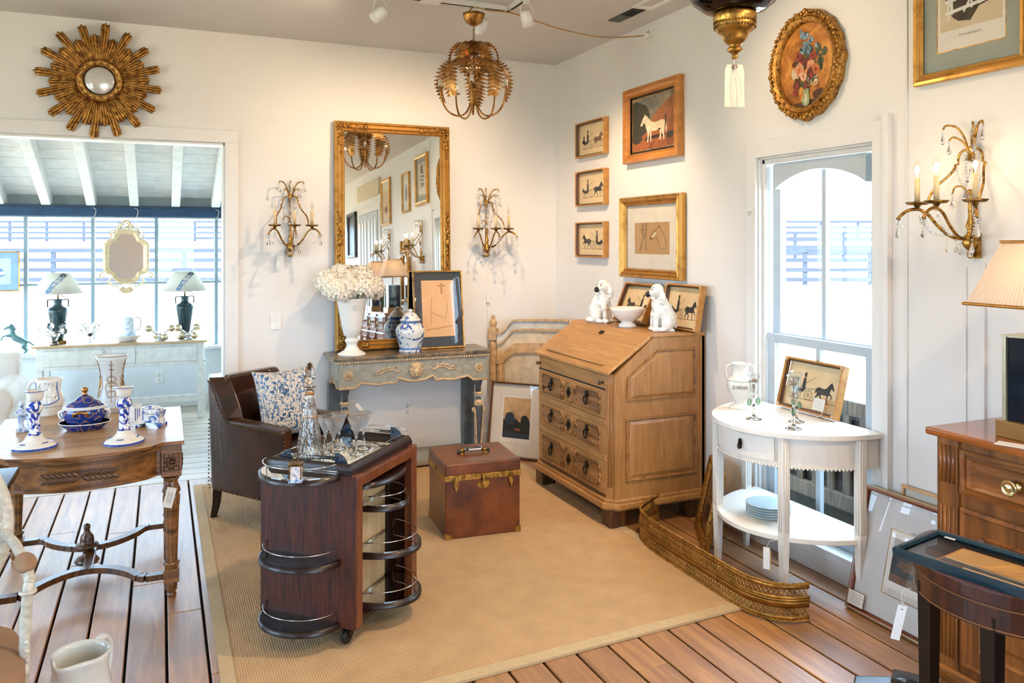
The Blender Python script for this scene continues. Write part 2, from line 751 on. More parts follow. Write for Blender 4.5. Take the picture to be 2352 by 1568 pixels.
def sash(y0, y1, z0, z1, x, bot, top, arch, parent):
    t = .038
    st = .055
    b = MB()
    b.box(x, x + t, y0, y0 + st, z0, z1)
    b.box(x, x + t, y1 - st, y1, z0, z1)
    b.box(x + .001, x + t - .001, y0 + st, y1 - st, z0 + .001, z0 + bot)
    ym = (y0 + y1) / 2
    b.box(x + .006, x + t - .006, ym - .013, ym + .013, z0 + bot, z1 - top)
    if arch:
        a, c = y0 + st, y1 - st
        zs = z1 - top - arch
        pts = [(a, z1), (a, zs)] + [(a + (c - a) * k / 16, zs + arch * math.sin(PI * k / 16) ** .8) for k in range(1, 16)] + [(c, zs), (c, z1)]
        b.prism(pts[::-1], -t, (x, 0, 0), (0, 1, 0), (0, 0, 1))
        b.box(x + .001, x + t - .001, y0 + st, y1 - st, z1 - .02, z1 - .001)
    else:
        b.box(x + .001, x + t - .001, y0 + st, y1 - st, z1 - top, z1 - .001)
    s = b.build('sash', SASHP, parent)
    for p, q in ((y0 + st, ym - .013), (ym + .013, y1 - st)):
        MB().box(x + .017, x + .020, p, q, z0 + bot, z1 - .01 if arch else z1 - top).build('pane', WGLASS, s)
    return s


sash(2.68, 3.388, 1.07, 2.012, XR + .075, .05, .05, .085, win)
sash(2.68, 3.388, .14, 1.115, XR + .036, .085, .045, 0, win)

# ---- unseen windows sized for fill: front one added, left ones inferred from light direction
for nm, (ax, lo, hi, pos) in {'added_fill_window': ('x', -.2, 2.6, YF - .09), 'window_4': ('y', -.5, 1.0, XL - .09), 'window_5': ('y', 2.2, 4.4, XL - .09)}.items():
    b = MB()

    def put(u0, u1, z0, z1):
        if ax == 'x':
            b.box(u0, u1, pos, pos + .05, z0, z1)
        else:
            b.box(pos, pos + .05, u0, u1, z0, z1)
    if nm == 'window_5':
        put(lo, hi, .5, .56); put(lo, hi, 2.15, 2.2); put(lo, hi, 1.33, 1.37)
    else:
        put(lo, hi, .6, .66); put(lo, hi, 2.34, 2.4); put(lo, hi, 1.43, 1.47)
    put(lo, lo + .06, .5, 2.4); put(hi - .06, hi, .5, 2.4)
    n = 3
    for k in range(1, n):
        u = lo + (hi - lo) * k / n
        put(u - .03, u + .03, .6, 2.3)
    w3 = structure(b.build(nm, SASHP))
    if ax == 'x':
        MB().box(lo, hi, pos + .02, pos + .023, .6, 2.3).build('pane', WGLASS, w3)
    else:
        MB().box(pos + .02, pos + .023, lo, hi, .6, 2.3).build('pane', WGLASS, w3)

# ---- sunroom beyond the opening
YS = 8.45
SUNW = plain('sunroom_wall', '#dfe3e4', .6, var=.02)
b = MB()
b.box(-4.3, 1.6, YS, YS + .1, -.05, .56)
b.box(-4.3, 1.6, YS, YS + .1, 1.84, 2.2)
structure(b.build('wall_far', SUNW))
b = MB()
b.box(1.5, 1.6, YB + T, YS, -.05, 3.1)
structure(b.build('wall_sunroom_right', SUNW))
b = MB()
b.box(-4.3, -4.2, YB + T, YS, -.05, .56)
b.box(-4.3, -4.2, YB + T, YS, 1.84, 3.1)
b.box(-4.3, -4.2, YB + T, YB + T + .1, .5, 1.9)
structure(b.build('wall_sunroom_left', SUNW))
structure(MB().box(-4.2, 1.5, YS - .018, YS, 0, .12).build('baseboard_far', TRIM, bevel=.004))
MULL = plain('mullion_paint', '#8aa2ae', .45, var=.05)
b = MB()
bars = [-.587 + .5435 * k for k in range(-6, 4)]
for q in bars:
    b.box(q - .016, q + .016, YS + .01, YS + .06, .58, 1.84)
b.box(-4.2, 1.5, YS + .012, YS + .058, 1.195, 1.217)
b.box(-4.2, 1.5, YS + .005, YS + .065, .56, .59)
b.box(-4.2, 1.5, YS + .005, YS + .065, 1.825, 1.84)
b.box(-4.26, -4.21, YB + T, YS, 1.195, 1.217)
for k in range(1, 5):
    b.box(-4.26, -4.21, YB + T + .5 * k - .016, YB + T + .5 * k + .016, .58, 1.84)
w2 = structure(b.build('window_2', MULL, bevel=.002))
ed = [-4.2] + bars + [1.5]
for p, q in zip(ed[:-1], ed[1:]):
    if q - p < .06:
        continue
    for z0, z1 in ((.59, 1.195), (1.217, 1.825)):
        MB().box(p + .016, q - .016, YS + .033, YS + .036, z0, z1).build('pane', WGLASS, w2)
MB().box(-4.235, -4.232, YB + T, YS, .59, 1.83).build('pane', WGLASS, w2)
structure(MB().box(-4.2, 1.5, YS - .09, YS + .01, .555, .585).build('trim_3', TRIM, bevel=.004))
# dark blind under the eaves, beam shade put into its navy
FASCIA = plain('shaded_navy', '#22405f', .8, var=.12, scale=8)
bl = thing('shaded_fascia', 'dark navy blind running along the top of the sunroom glazing', 'fascia', (-1.3, 8.33, 1.885))
MB().box(-2.85, 2.75, -.03, .04, -.055, .05).build('canvas', FASCIA, bl, bevel=.015)  # solid band; its navy stands for the shaded beam
MB().box(-2.85, 2.75, -.045, -.028, .03, .052).build('head_rail', plain('fascia_rail', '#1b2f45', .6), bl, bevel=.003)
for x in (.72, 1.07, 1.78):
    q = MB().tube(spline([(x, -.03, .03), (x + .03, -.045, .01), (x + .02, -.045, -.05), (x - .02, -.04, -.09)], 5), .003, 6)
    q.build('cord', STRING, bl)
# sloping board ceiling and rafters


def zr(y):
    return 1.93 + (8.25 - y) * .353


ROOFP = plain('whitewashed_boards', '#e3e3e3', .55, var=.06, scale=9)
b = MB()
b.grid(lambda u, v: (-4.3 + 5.9 * u, YB + .1 + 2.5 * v, zr(YB + .1 + 2.5 * v) + .175), 1, 1, sm=False)
b.grid(lambda u, v: (-4.3 + 5.9 * u, YB + .1 + 2.5 * v, zr(YB + .1 + 2.5 * v) + .22), 1, 1, sm=False)
sc = structure(b.build('ceiling_2', ROOFP))
y = YB + T
while y < 8.44:
    y1 = min(y + .182, 8.45)
    a, c = zr(y) + .145, zr(y1) + .145
    for x0, x1 in ((-4.25, -1.61), (-1.61, 1.55)):
        vs = [(x0, y, a), (x1 - .004, y, a), (x1 - .004, y1 - .006, c), (x0, y1 - .006, c)]
        MB().add(vs + [(p, q, r + .025) for p, q, r in vs], [(3, 2, 1, 0), (4, 5, 6, 7), (0, 1, 5, 4), (1, 2, 6, 5), (2, 3, 7, 6), (3, 0, 4, 7)]).build('board', ROOFP, sc)
    y += .186
for k in range(-8, 5):
    x = -.231 + .357 * k
    b = MB()
    prof = [(8.28, zr(8.28) + .03), (8.25, zr(8.25)), (YB + T, zr(YB + T)), (YB + T, zr(YB + T) + .145), (8.45, zr(8.45) + .145), (8.45, zr(8.45) + .06)]
    b.prism(prof[::-1], .075, (x - .037, 0, 0), (0, 1, 0), (0, 0, 1))
    b.build('rafter', ROOFP, sc, bevel=.004)
# wall above the opening on the sunroom side is wall_back itself; a board closes the eaves
structure(MB().box(-4.25, 1.55, 8.40, 8.45, 1.93, 2.06).build('trim_4', plain('eaves_board', '#9aa6a6', .6)))

# ---- outdoors: a rising paddock with board fences
FX, FY = math.sin(math.atan2(.4, .9165)), math.cos(math.atan2(.4, .9165))
RX, RY = FY, -FX


def hill(x, y):
    d = x * FX + y * FY
    if d < 12:
        return -.42
    if d < 30:
        return -.42 + .40 * (d - 12) / 18
    if d < 54:
        return -.02 + 1.71 * (d - 30) / 24
    return 1.69 - .03 * (d - 54)


GRASS = plain('dry_grass', '#b5ab90', .9, var=.15, scale=1.5)
b = MB()


def gp(u, v):
    r = -90 + 180 * u
    d = -40 + 140 * v
    x, y = d * FX + r * RX, d * FY + r * RY
    return (x, y, hill(x, y))


b.grid(gp, 30, 70)
structure(b.build('ground', GRASS))
FENCE = wood('flare_blue_fence', '#0a1626', '#15263e', .8, 'x', .3, vary=.08)  # blue veil of lens flare put into the fence colour


def fence(d, r0, r1, label, h=1.3, bay=2.44):
    n = int(round((r1 - r0) / bay))
    x, y = d * FX + r0 * RX, d * FY + r0 * RY
    z0 = hill(x, y)
    t = thing('paddock_fence', label, 'fence', (x, y, z0), math.atan2(RY, RX), 'board fences of the paddock')
    for k in range(n + 1):
        MB().box(k * bay - .07, k * bay + .07, -.06, .06, -.2, h + .05).build('post', FENCE, t)
    for k in range(n):
        for q in range(4):
            z = .22 + q * (h - .22) / 3.0 - .07
            MB().box(k * bay, (k + 1) * bay, -.085, -.06, z - .015, z + .14).build('rail', FENCE, t)
    return t


fence(30, -22.0, -7.3, 'nearer flare-tinted board fence seen through the sunroom glazing')
fence(53, -38.0, -14.0, 'far flare-tinted board fence on the hill beyond the sunroom glazing')
fence(30, 8.5, 18.0, 'nearest board fence seen through the sash window')
fence(41, 12.0, 25.0, 'middle board fence seen through the sash window')
fence(53, 15.5, 34.0, 'far board fence on the hill seen through the sash window')

# outdoor bench just outside the sash window
BENCHW = wood('weathered_bench', '#2c231a', '#6b5b49', .7, 'z', 1.2, vary=.15)
BENCHD = plain('painted_gap_shade', '#1c1a18', .7, var=.2)
t = thing('garden_bench', 'weathered slatted wooden bench standing outside close to the sash window', 'bench', (3.42, 2.95, -.42))
for k in range(17):
    y = -.95 + k * .115
    MB().box(0, .022, y, y + .045, .62, 1.12).build('slat', BENCHW, t, bevel=.004)
MB().box(-.012, .03, -1.05, 1.0, .555, .64).build('rail', BENCHW, t, bevel=.006)
MB().box(-.012, .03, -1.05, 1.0, 1.08, 1.16).build('rail', BENCHW, t, bevel=.006)
MB().box(.03, .06, -1.0, .95, .0, 1.1).build('gap_shade_board', BENCHD, t)  # added dark sheet, paints the shade between the slats
MB().box(.06, .55, -1.0, .95, .42, .46).build('seat', BENCHW, t)
for y in (-1.07, -.4, .95):
    MB().box(-.03, .04, y, y + .07, 0, 1.33).build('post', BENCHW, t, bevel=.006)
t2 = thing('outdoor_cushion', 'white cushion on the bench outside the sash window', 'cushion', (3.57, 2.66, .58), R(8))
remesh(MB().sphere((0, 0, .19), .2, 16, 12, sc=(.55, 1.15, 1.0)).build('cover', plain('white_canvas', '#e8e8e6', .8), t2), .02, 6)
t2 = thing('blue_cloth', 'pale blue cloth draped over the bench outside the sash window', 'cloth', (3.49, 2.36, .92))
MB().grid(lambda u, v: (.02 + .03 * math.sin(9 * u), -.25 + .5 * u, .06 - .34 * v + .05 * math.sin(5 * u)), 12, 8).build('drape', plain('blue_cotton', '#7fa3c8', .9), t2)

# ================================================================ FURNITURE
# ---- rug
SISAL = None
t_ = NT('sisal_weave')
v_ = t_.coords()
w1 = t_.n('ShaderNodeTexWave', wave_type='BANDS', bands_direction='X')
w1.inputs['Scale'].default_value = 34
t_.l(v_, w1.inputs['Vector'])
w2_ = t_.n('ShaderNodeTexWave', wave_type='BANDS', bands_direction='Y')
w2_.inputs['Scale'].default_value = 30
t_.l(v_, w2_.inputs['Vector'])
mm = t_.n('ShaderNodeMath', operation='MULTIPLY')
t_.l(w1.outputs[1], mm.inputs[0]); t_.l(w2_.outputs[1], mm.inputs[1])
nz = t_.noise(v_, 9, 5)
colr = t_.ramp(mm.outputs[0], [(0.0, lin('#b58d5c')), (.6, lin('#dfbd93'))])
colr = t_.mix(1.0, colr, t_.ramp(nz, [(.3, (.86, .84, .82)), (.7, (1, 1, 1))]), 'MULTIPLY')
t_.bsdf(colr, .85, 0, t_.bump(mm.outputs[0], .6, .004))
SISAL = t_.m
RUGB = plain('rug_binding', '#c2a880', .85, var=.05, scale=40, bump=.2)
rug = thing('sisal_rug', 'large tan sisal rug with a plain woven border lying on the floorboards', 'rug')
C4 = [(.198, 2.70), (2.38, 2.805), (2.38, 5.64), (.192, 5.64)]


def rq(u, v, z):
    a = Vector(C4[0]).lerp(Vector(C4[1]), u)
    c = Vector(C4[3]).lerp(Vector(C4[2]), u)
    p = a.lerp(c, v)
    return (p.x, p.y, z)


b = MB()
b.add([rq(.02, .016, .009), rq(.98, .016, .009), rq(.98, .984, .009), rq(.02, .984, .009)], [(0, 1, 2, 3)])
b.build('weave', SISAL, rug)
b = MB()
for (u0, u1, v0, v1) in ((0, 1, 0, .02), (0, 1, .98, 1), (0, .024, .02, .98), (.976, 1, .02, .98)):
    b.add([rq(u0, v0, .001), rq(u1, v0, .001), rq(u1, v1, .001), rq(u0, v1, .001), rq(u0, v0, .0115), rq(u1, v0, .0115), rq(u1, v1, .0115), rq(u0, v1, .0115)],
          [(3, 2, 1, 0), (4, 5, 6, 7), (0, 1, 5, 4), (1, 2, 6, 5), (2, 3, 7, 6), (3, 0, 4, 7)])
b.build('border', RUGB, rug)

# ---- carved writing table on the left
TW = wood('walnut_table', '#4a2a12', '#a06a35', .3, 'x', .8, coat=.3, bump=.06)
TTOP = wood('table_top_veneer', '#a27a4e', '#c79f70', .38, 'x', .5, coat=.12, bump=.02)
TDARK = wood('carved_walnut', '#2a160a', '#6f4520', .35, 'z', 1.5, coat=.2)
wt = thing('writing_table', 'carved walnut writing table with bowed front and fluted legs by the opening', 'table', (-.31, 4.30, 0))


def bow(hw, hd, out, n=14):
    """outline with square corners and bowed front and back"""
    c = .085
    pts = []
    for sgn in (-1, 1):
        row = [(-hw, sgn * hd), (-hw + c, sgn * hd)]
        for k in range(1, n):
            u = k / n
            row.append((-hw + c + (2 * hw - 2 * c) * u, sgn * (hd + .02 + out * math.sin(PI * u) ** .8)))
        row += [(hw - c, sgn * hd), (hw, sgn * hd)]
        pts.append(row)
    return pts[0] + pts[1][::-1]


b = MB()
b.prism(bow(.405, .41, .095), .014, (0, 0, .696), mi=0, mis=1)
b.prism(bow(.395, .40, .095), .018, (0, 0, .678))
b.build('top', [TW, TTOP], wt, bevel=.005)
b = MB()
b.prism(bow(.375, .375, .095), .115, (0, 0, .563))
b.prism(bow(.38, .38, .097), .012, (0, 0, .556))
b.prism(bow(.38, .38, .097), .010, (0, 0, .664))
b.build('apron', TW, wt, bevel=.003)


def fluted_leg(px, py):
    lp = []
    b = MB()
    b.box(px - .042, px + .042, py - .042, py + .042, .548, .68)
    b.lathe([(.03, .545), (.036, .535), (.026, .52), (.03, .505), (.036, .49), (.04, .475), (.03, .46)], 20, (px, py, 0))
    b.lathe([(.036, .46), (.038, .45), (.034, .40), (.026, .17), (.028, .16)], 36, (px, py, 0), mod=lambda a, z: 1 - .09 * (math.cos(a * 10) > .2))
    b.lathe([(.034, .16), (.036, .15), (.03, .14), (.03, .13)], 20, (px, py, 0))
    b.box(px - .033, px + .033, py - .033, py + .033, .07, .13)
    b.lathe([(.026, .07), (.024, .03), (.017, .02), (.022, .012), (.02, 0)], 20, (px, py, 0))
    o = b.build('leg', TW, wt, bevel=.003)
    for dx, dy, rot in ((0, -1, 0), (1, 0, 1), (-1, 0, 2), (0, 1, 3)):
        ro = MB()
        n = Vector((dx, dy, 0))
        tx = Vector((-dy, dx, 0))
        for k in range(10):
            a = 2 * PI * k / 10
            cpos = Vector((px, py, .614)) + n * .042 + tx * (.017 * math.cos(a)) + Vector((0, 0, .022 * math.sin(a)))
            d = tx * math.cos(a) + Vector((0, 0, 1)) * math.sin(a)
            ro.tube([cpos - d * .013, cpos, cpos + d * .013], [.003, .0075, .003], 6)
        ro.sphere(Vector((px, py, .614)) + n * .043, .008, 8, 6)
        ro.tube([tuple(Vector((px, py, .614)) + n * .042 + tx * u + Vector((0, 0, w))) for u, w in ((-.031, -.038), (.031, -.038), (.031, .038), (-.031, .038))], .0035, 5, closed=True, sm=False)
        ro.build('rosette', TDARK, o)
    return o


for sx in (-1, 1):
    for sy in (-1, 1):
        fluted_leg(.352 * sx, .352 * sy)


def stretch(sy, inward):
    pts = []
    for k in range(25):
        u = k / 24
        x = -.33 + .66 * u
        e = 0 if (u < .16 or u > .84) else math.sin(PI * (u - .16) / .68) ** .7 * inward
        pts.append((x, sy * (.352 - e), .098))
    return pts


for sy in (-1, 1):
    b = MB()
    P_ = stretch(sy, .20)
    for p, q in zip(P_[:-1], P_[1:]):
        d = (Vector(q) - Vector(p)).normalized()
        nrm = Vector((-d.y, d.x, 0)) * .02
        vs = [Vector(p) - nrm, Vector(q) - nrm, Vector(q) + nrm, Vector(p) + nrm]
        b.add([v + Vector((0, 0, -.013)) for v in vs] + [v + Vector((0, 0, .013)) for v in vs], [(3, 2, 1, 0), (4, 5, 6, 7), (0, 1, 5, 4), (1, 2, 6, 5), (2, 3, 7, 6), (3, 0, 4, 7)])
    b.build('stretcher', TDARK, wt)
MB().box(-.02, .02, -.16, .16, .088, .108).build('cross_stretcher', TDARK, wt, bevel=.003)
b = MB().lathe([(.0, .045), (.05, .045), (.056, .055), (.045, .07), (.02, .08), (.018, .10), (.03, .112), (.052, .125), (.05, .135), (.03, .14), (.032, .155), (.028, .175), (.016, .19), (.012, .205), (.016, .215), (.014, .228), (0, .236)], 24, (-.02, .1, 0))
b.build('finial', TDARK, wt)
# laurel spray carved on the apron
lf = MB()
lf.grid(lambda u, v: ((u - .5) * .05, -.004 - .004 * math.sin(PI * v) * math.sin(PI * u), (v - .5) * .017 * math.sin(PI * min(max(u, .03), .97))), 8, 4)
lm = lf.mesh('leaf', [TDARK])
spray = MB().tube([(-.13, -.478, .622), (-.06, -.484, .616), (0, -.487, .612), (.06, -.484, .616), (.13, -.478, .622)], .003, 6).build('laurel_spray', TDARK, wt)
for sg in (-1, 1):
    for k in range(6):
        for w in (-1, 1):
            o = bpy.data.objects.new('leaf', lm)
            COL.objects.link(o)
            o.parent = spray
            o.location = (sg * (.022 + .021 * k), -.489 + .0015 * k, .617 + w * .011)
            o.rotation_euler = (0, -sg * (w * R(28)) + (PI if sg < 0 else 0), 0)

# ---- dark table top corner at the far left
t = thing('black_side_table', 'black side table with a shiny top at the left edge of the view', 'table', (-.50, 3.30, 0))
MB().box(-.60, 0, -.02, .295, .708, .735).build('top', plain('black_lacquer', '#0f1417', .12, var=.1), t, bevel=.003)
for x in (-.56, -.08):
    for y in (.02, .26):
        MB().box(x - .018, x + .018, y - .018, y + .018, 0, .71).build('leg', BLACK, t, bevel=.002)

# ---- painted fauteuil at the lower left
CHP = plain('chipped_white_paint', '#cfcabb', .45, var=.14, scale=60, bump=.03)
SUEDE = plain('taupe_suede', '#96755a', .9, var=.08, scale=8)
t = thing('painted_armchair', 'grey-white painted armchair with oval back and taupe suede at lower left', 'chair', (-.635, 2.66, 0), R(12))


def oval(a, cz, rx, rz, y):
    return (rx * math.cos(a), y, cz + rz * math.sin(a))


tilt = lambda p: (p[0], p[1] + .16 * (p[2] - .5), p[2])
b = MB()
ring = [tilt(oval(2 * PI * k / 48, .705, .245, .265, .27)) for k in range(48)]
b.tube(ring, .026, 10, closed=True)
b.tube([tilt(oval(2 * PI * k / 48, .705, .215, .235, .25)) for k in range(48)], .008, 6, closed=True)
b.build('back_frame', CHP, t)
b = MB()
for k in range(60):
    a = 2 * PI * k / 60
    p = tilt(oval(a, .705, .231, .251, .244))
    b.sphere(p, .0055, 6, 5)
o = b.build('beading', CHP, t)
o['kind'] = 'stuff'
b = MB()
b.grid(lambda u, v: tilt((.205 * v * math.cos(2 * PI * u), .262 - .035 * (1 - v * v), .705 + .225 * v * math.sin(2 * PI * u))), 32, 6, cu=True)
b.build('back_pad', SUEDE, t)
for s in (-1, 1):
    b = MB()
    arm = spline([(s * .235, .29, .68), (s * .262, .20, .665), (s * .28, .08, .642), (s * .285, -.02, .632), (s * .283, -.055, .618)], 6)
    b.tube(arm, [.015] * len(arm), 10)
    sup = spline([(s * .283, -.055, .622), (s * .279, -.06, .60), (s * .275, -.05, .52), (s * .272, -.055, .44), (s * .27, -.06, .36)], 5)
    b.tube(sup, .0145, 12)
    for k in range(3):
        b.sphere((s * .276, -.073, .41 + .026 * k), .008, 8, 6)
    b.tube([(s * .279 + .018 * math.cos(a), -.06 + .018 * math.sin(a), .60) for a in [2 * PI * k / 12 for k in range(12)]], .006, 6, closed=True)
    b.build('arm', CHP, t)
    remesh(MB().sphere((s * .280, .035, .652), .04, 14, 10, sc=(.8, 1.7, .6)).build('arm_pad', SUEDE, t), .006, 6)
b = MB()


def seat(u, v):
    a = 2 * PI * u
    e = .5
    cx, sy_ = math.cos(a), math.sin(a)
    rx = .27 * v * abs(cx) ** e * (1 if cx > 0 else -1)
    ry = .26 * v * abs(sy_) ** e * (1 if sy_ > 0 else -1)
    return (rx, ry - .02, .415 + .06 * (1 - v ** 4))


b.grid(seat, 40, 8, cu=True)
b.grid(lambda u, v: (seat(u, 1)[0], seat(u, 1)[1], .415 - .05 * v), 40, 1, cu=True)
b.build('seat_pad', SUEDE, t)
b = MB()
b.grid(lambda u, v: (seat(u, 1)[0] * 1.03, seat(u, 1)[1] * 1.03, .375 - .07 * v), 40, 1, cu=True, sm=False)
b.grid(lambda u, v: (seat(u, 1 - v)[0] * 1.03, seat(u, 1 - v)[1] * 1.03, .375), 40, 1, cu=True)
b.build('seat_rail', CHP, t)
for sx in (-1, 1):
    for sy, yy in ((-1, -.24), (1, .22)):
        MB().lathe([(.018, 0), (.022, .01), (.03, .30), (.034, .33), (.03, .36)], 16, (sx * .235, yy, 0)).build('leg', CHP, t)

# ---- leather club chair
def leather(name, a, c, sc=6, rough=.28):
    if name in _M:
        return _M[name]
    q = NT(name)
    v = q.coords()
    f = q.noise(v, sc, 6, .6, .6)
    g = q.voro(v, 160)
    q.bsdf(q.ramp(f, [(.35, lin(a)), (.7, lin(c))]), rough, 0, q.bump(g, .12, .002), **{'Coat Weight': .25, 'Coat Roughness': .25})
    _M[name] = q.m
    return q.m


LEATH = leather('brown_leather', '#170a05', '#452110')
LEATHT = leather('tan_trunk_leather', '#3d1708', '#7e3f17', 5, .3)
NAIL = plain('nail_brass', '#7a6446', .3, .9, var=.15)
ac = thing('leather_armchair', 'dark brown leather armchair with brass nailheads beside the opening', 'chair', (.613, 4.852, .009), R(35))
# local: faces -Y, width along X (near side is -X)
def shell(path_in, path_out, name, zt_fn, zb):
    b = MB()
    n = len(path_in)
    for k in range(n - 1):
        z0, z1 = zt_fn(k / (n - 1)), zt_fn((k + 1) / (n - 1))
        (ax, ay), (bx, by) = path_out[k], path_out[k + 1]
        (cx, cy), (dx, dy) = path_in[k], path_in[k + 1]
        fl = 1.06
        b.add([(ax, ay, zb), (bx, by, zb), (bx * fl, by * fl, z1), (ax * fl, ay * fl, z0), (cx, cy, zb), (dx, dy, zb), (dx, dy, z1), (cx, cy, z0)],
              [(0, 3, 2, 1), (4, 5, 6, 7), (3, 7, 6, 2), (0, 1, 5, 4)] + ([(0, 4, 7, 3)] if k == 0 else []) + ([(1, 2, 6, 5)] if k == n - 2 else []), 0, False)
    return b


def offs(hw, hd, rr, front, n=8):
    p = [(-hw, -front), (-hw, 0)]
    p += [(-hw + rr - rr * math.cos(a), hd - rr + rr * math.sin(a)) for a in [PI / 2 * k / n for k in range(n + 1)]]
    p += [(hw - rr + rr * math.sin(a), hd - rr + rr * math.cos(a)) for a in [PI / 2 * k / n for k in range(n + 1)]]
    p += [(hw, 0), (hw, -front)]
    out = []
    for (a, c) in zip(p[:-1], p[1:]):
        m = max(1, int(math.dist(a, c) / .04))
        out += [(a[0] + (c[0] - a[0]) * k / m, a[1] + (c[1] - a[1]) * k / m) for k in range(m)]
    return out + [p[-1]]


po = offs(.243, .29, .05, .32)
# same parametrisation for inner line
pi_ = [(x * (.243 - .07) / .243, (y - .07 if y > .16 else (y if y < 0 else y - .07 * y / .16))) for x, y in po]


def ztop(u):
    x, y = po[min(int(round(u * (len(po) - 1))), len(po) - 1)]
    if y < -.02:
        return .585 - .02 * (-y)
    k = min(max((y - .10) / .17, 0), 1)
    k = k * k * (3 - 2 * k)
    return .585 + .225 * k


ob = shell(pi_, po, 'frame', ztop, .165).build('frame', LEATH, ac, bevel=.012, seg=2, ang=50)
b = MB()
b.box(-.17, .17, -.305, .2, .17, .34)
b.build('seat_base', LEATH, ac, bevel=.01)
remesh(MB().box(-.165, .165, -.31, .19, .34, .45).build('seat_cushion', LEATH, ac), .015, 8)
b = MB()
b.grid(lambda u, v: (-.16 + .32 * u, .195 - .035 * math.sin(PI * u) * math.sin(PI * v) + .05 * v, .43 + .34 * v), 10, 8)
b.build('back_pad', LEATH, ac)
b = MB()
for k in range(len(po)):
    u = k / (len(po) - 1)
    for w in range(2):
        if k + 1 < len(po) or w == 0:
            k2 = min(k + 1, len(po) - 1)
            q = w / 2
            x = po[k][0] * (1 - q) + po[k2][0] * q
            y = po[k][1] * (1 - q) + po[k2][1] * q
            z = ztop(u) * (1 - q) + ztop(k2 / (len(po) - 1)) * q
            b.sphere((x * 1.06, y * 1.06, z - .018), .0062, 6, 4)
            b.sphere(((x * .8), (y * .8 if y > 0 else y), z + .002), .005, 6, 4)
for yy in (-.345, .29):
    for k in range(18):
        b.sphere((-.252 if yy < 0 else -.238, yy, .19 + .022 * k), .005, 6, 4)
for k in range(14):
    b.sphere((-.247, -.3 + .044 * k, .178), .005, 6, 4)
o = b.build('nailheads', NAIL, ac)
o['kind'] = 'stuff'
for sx in (-1, 1):
    for yy in (-.28, .25):
        b = MB()
        z = [(.03, .17), (.026, .06), (.02, 0)]
        b.tube([(sx * .205, yy, .18), (sx * .207, yy + (.01 if yy > 0 else 0), .08), (sx * .212, yy + (.03 if yy > 0 else -.01), .0)], [.036, .03, .024], 4, sm=False)
        b.build('leg', wood('dark_leg', '#150b06', '#2f1a0f', .3, 'z'), ac)
# cushion on the chair
t_ = NT('blue_floral_linen')
v_ = t_.coords((1, 1, 1), kind='Generated')
n1 = t_.noise(v_, 6, 3, .55, 1.0)
con = t_.ramp(t_.noise(v_, 5.5, 1, .4, .8), [(.0, (0, 0, 0)), (.405, (0, 0, 0)), (.42, (1, 1, 1)), (.44, (0, 0, 0)), (.555, (0, 0, 0)), (.57, (1, 1, 1)), (.59, (0, 0, 0))])
wob = t_.n('ShaderNodeVectorMath', operation='MULTIPLY_ADD')
nzc = t_.n('ShaderNodeTexNoise')
nzc.inputs['Scale'].default_value = 9
t_.l(v_, nzc.inputs['Vector'])
t_.l(nzc.outputs[1], wob.inputs[0]); wob.inputs[1].default_value = (.16, .16, .16); t_.l(v_, wob.inputs[2])
lv = t_.ramp(t_.voro(wob.outputs[0], 13), [(.34, (1, 1, 1)), (.38, (0, 0, 0))])
lv2 = t_.ramp(t_.voro(wob.outputs[0], 23), [(.31, (1, 1, 1)), (.36, (0, 0, 0))])
both = t_.mix(1.0, t_.mix(1.0, con, lv, 'LIGHTEN'), lv2, 'LIGHTEN')
t_.bsdf(t_.mix(both, lin('#d9d2c6'), t_.ramp(n1, [(.3, lin('#2a4a6d')), (.7, lin('#5a86b4'))])), .85)
FLORAL = t_.m
pil = thing('floral_cushion', 'square blue and white floral cushion propped in the leather armchair', 'cushion', (.70, 4.80, .45), R(28), rx=R(-14))


def pillow(s):
    def fn(u, v):
        x, z = 2 * u - 1, 2 * v - 1
        k = (1 - x ** 4) * (1 - z ** 4)
        pin = 1 - .09 * (1 - abs(x * z))
        return (x * .205 * (1 - .12 * (1 - z * z)), s * .07 * k ** .6, .215 + z * .205 * (1 - .10 * (1 - x * x)))
    return fn


b = MB()
b.grid(pillow(-1), 20, 20)
n0 = len(b.v)
b.grid(pillow(1), 20, 20)
b.f[400:] = [tuple(reversed(f)) for f in b.f[400:]]
b.build('cover', FLORAL, pil)

# ---- cocktail trolley
ROSE = wood('rosewood', '#2a0e07', '#5e2815', .42, 'z', 2.4, coat=.0, bump=.02)
ROSEL = wood('rosewood_light', '#4d220e', '#834522', .35, 'z', 1.6, coat=.2, bump=.05)
ROSED = wood('dark_edge', '#140805', '#2e150c', .34, 'x', 1.2, coat=.06, bump=.02)
BLOND = wood('blond_maple', '#cf9f66', '#e6bf8a', .4, 'z', .5, bump=.03)
SMIRROR = plain('tray_mirror', '#e2e4df', .03, 1.0, var=.01)
SHELFGL = pane('shelf_glass', 1.6, '#e9f1ee')
ct = thing('cocktail_trolley', 'rosewood bar trolley with mirrored tray and half-round glass shelves', 'bar cart', (.72, 3.4625, 0.009), R(-42.5))
HU, HV = .22, .27   # half sizes of the body
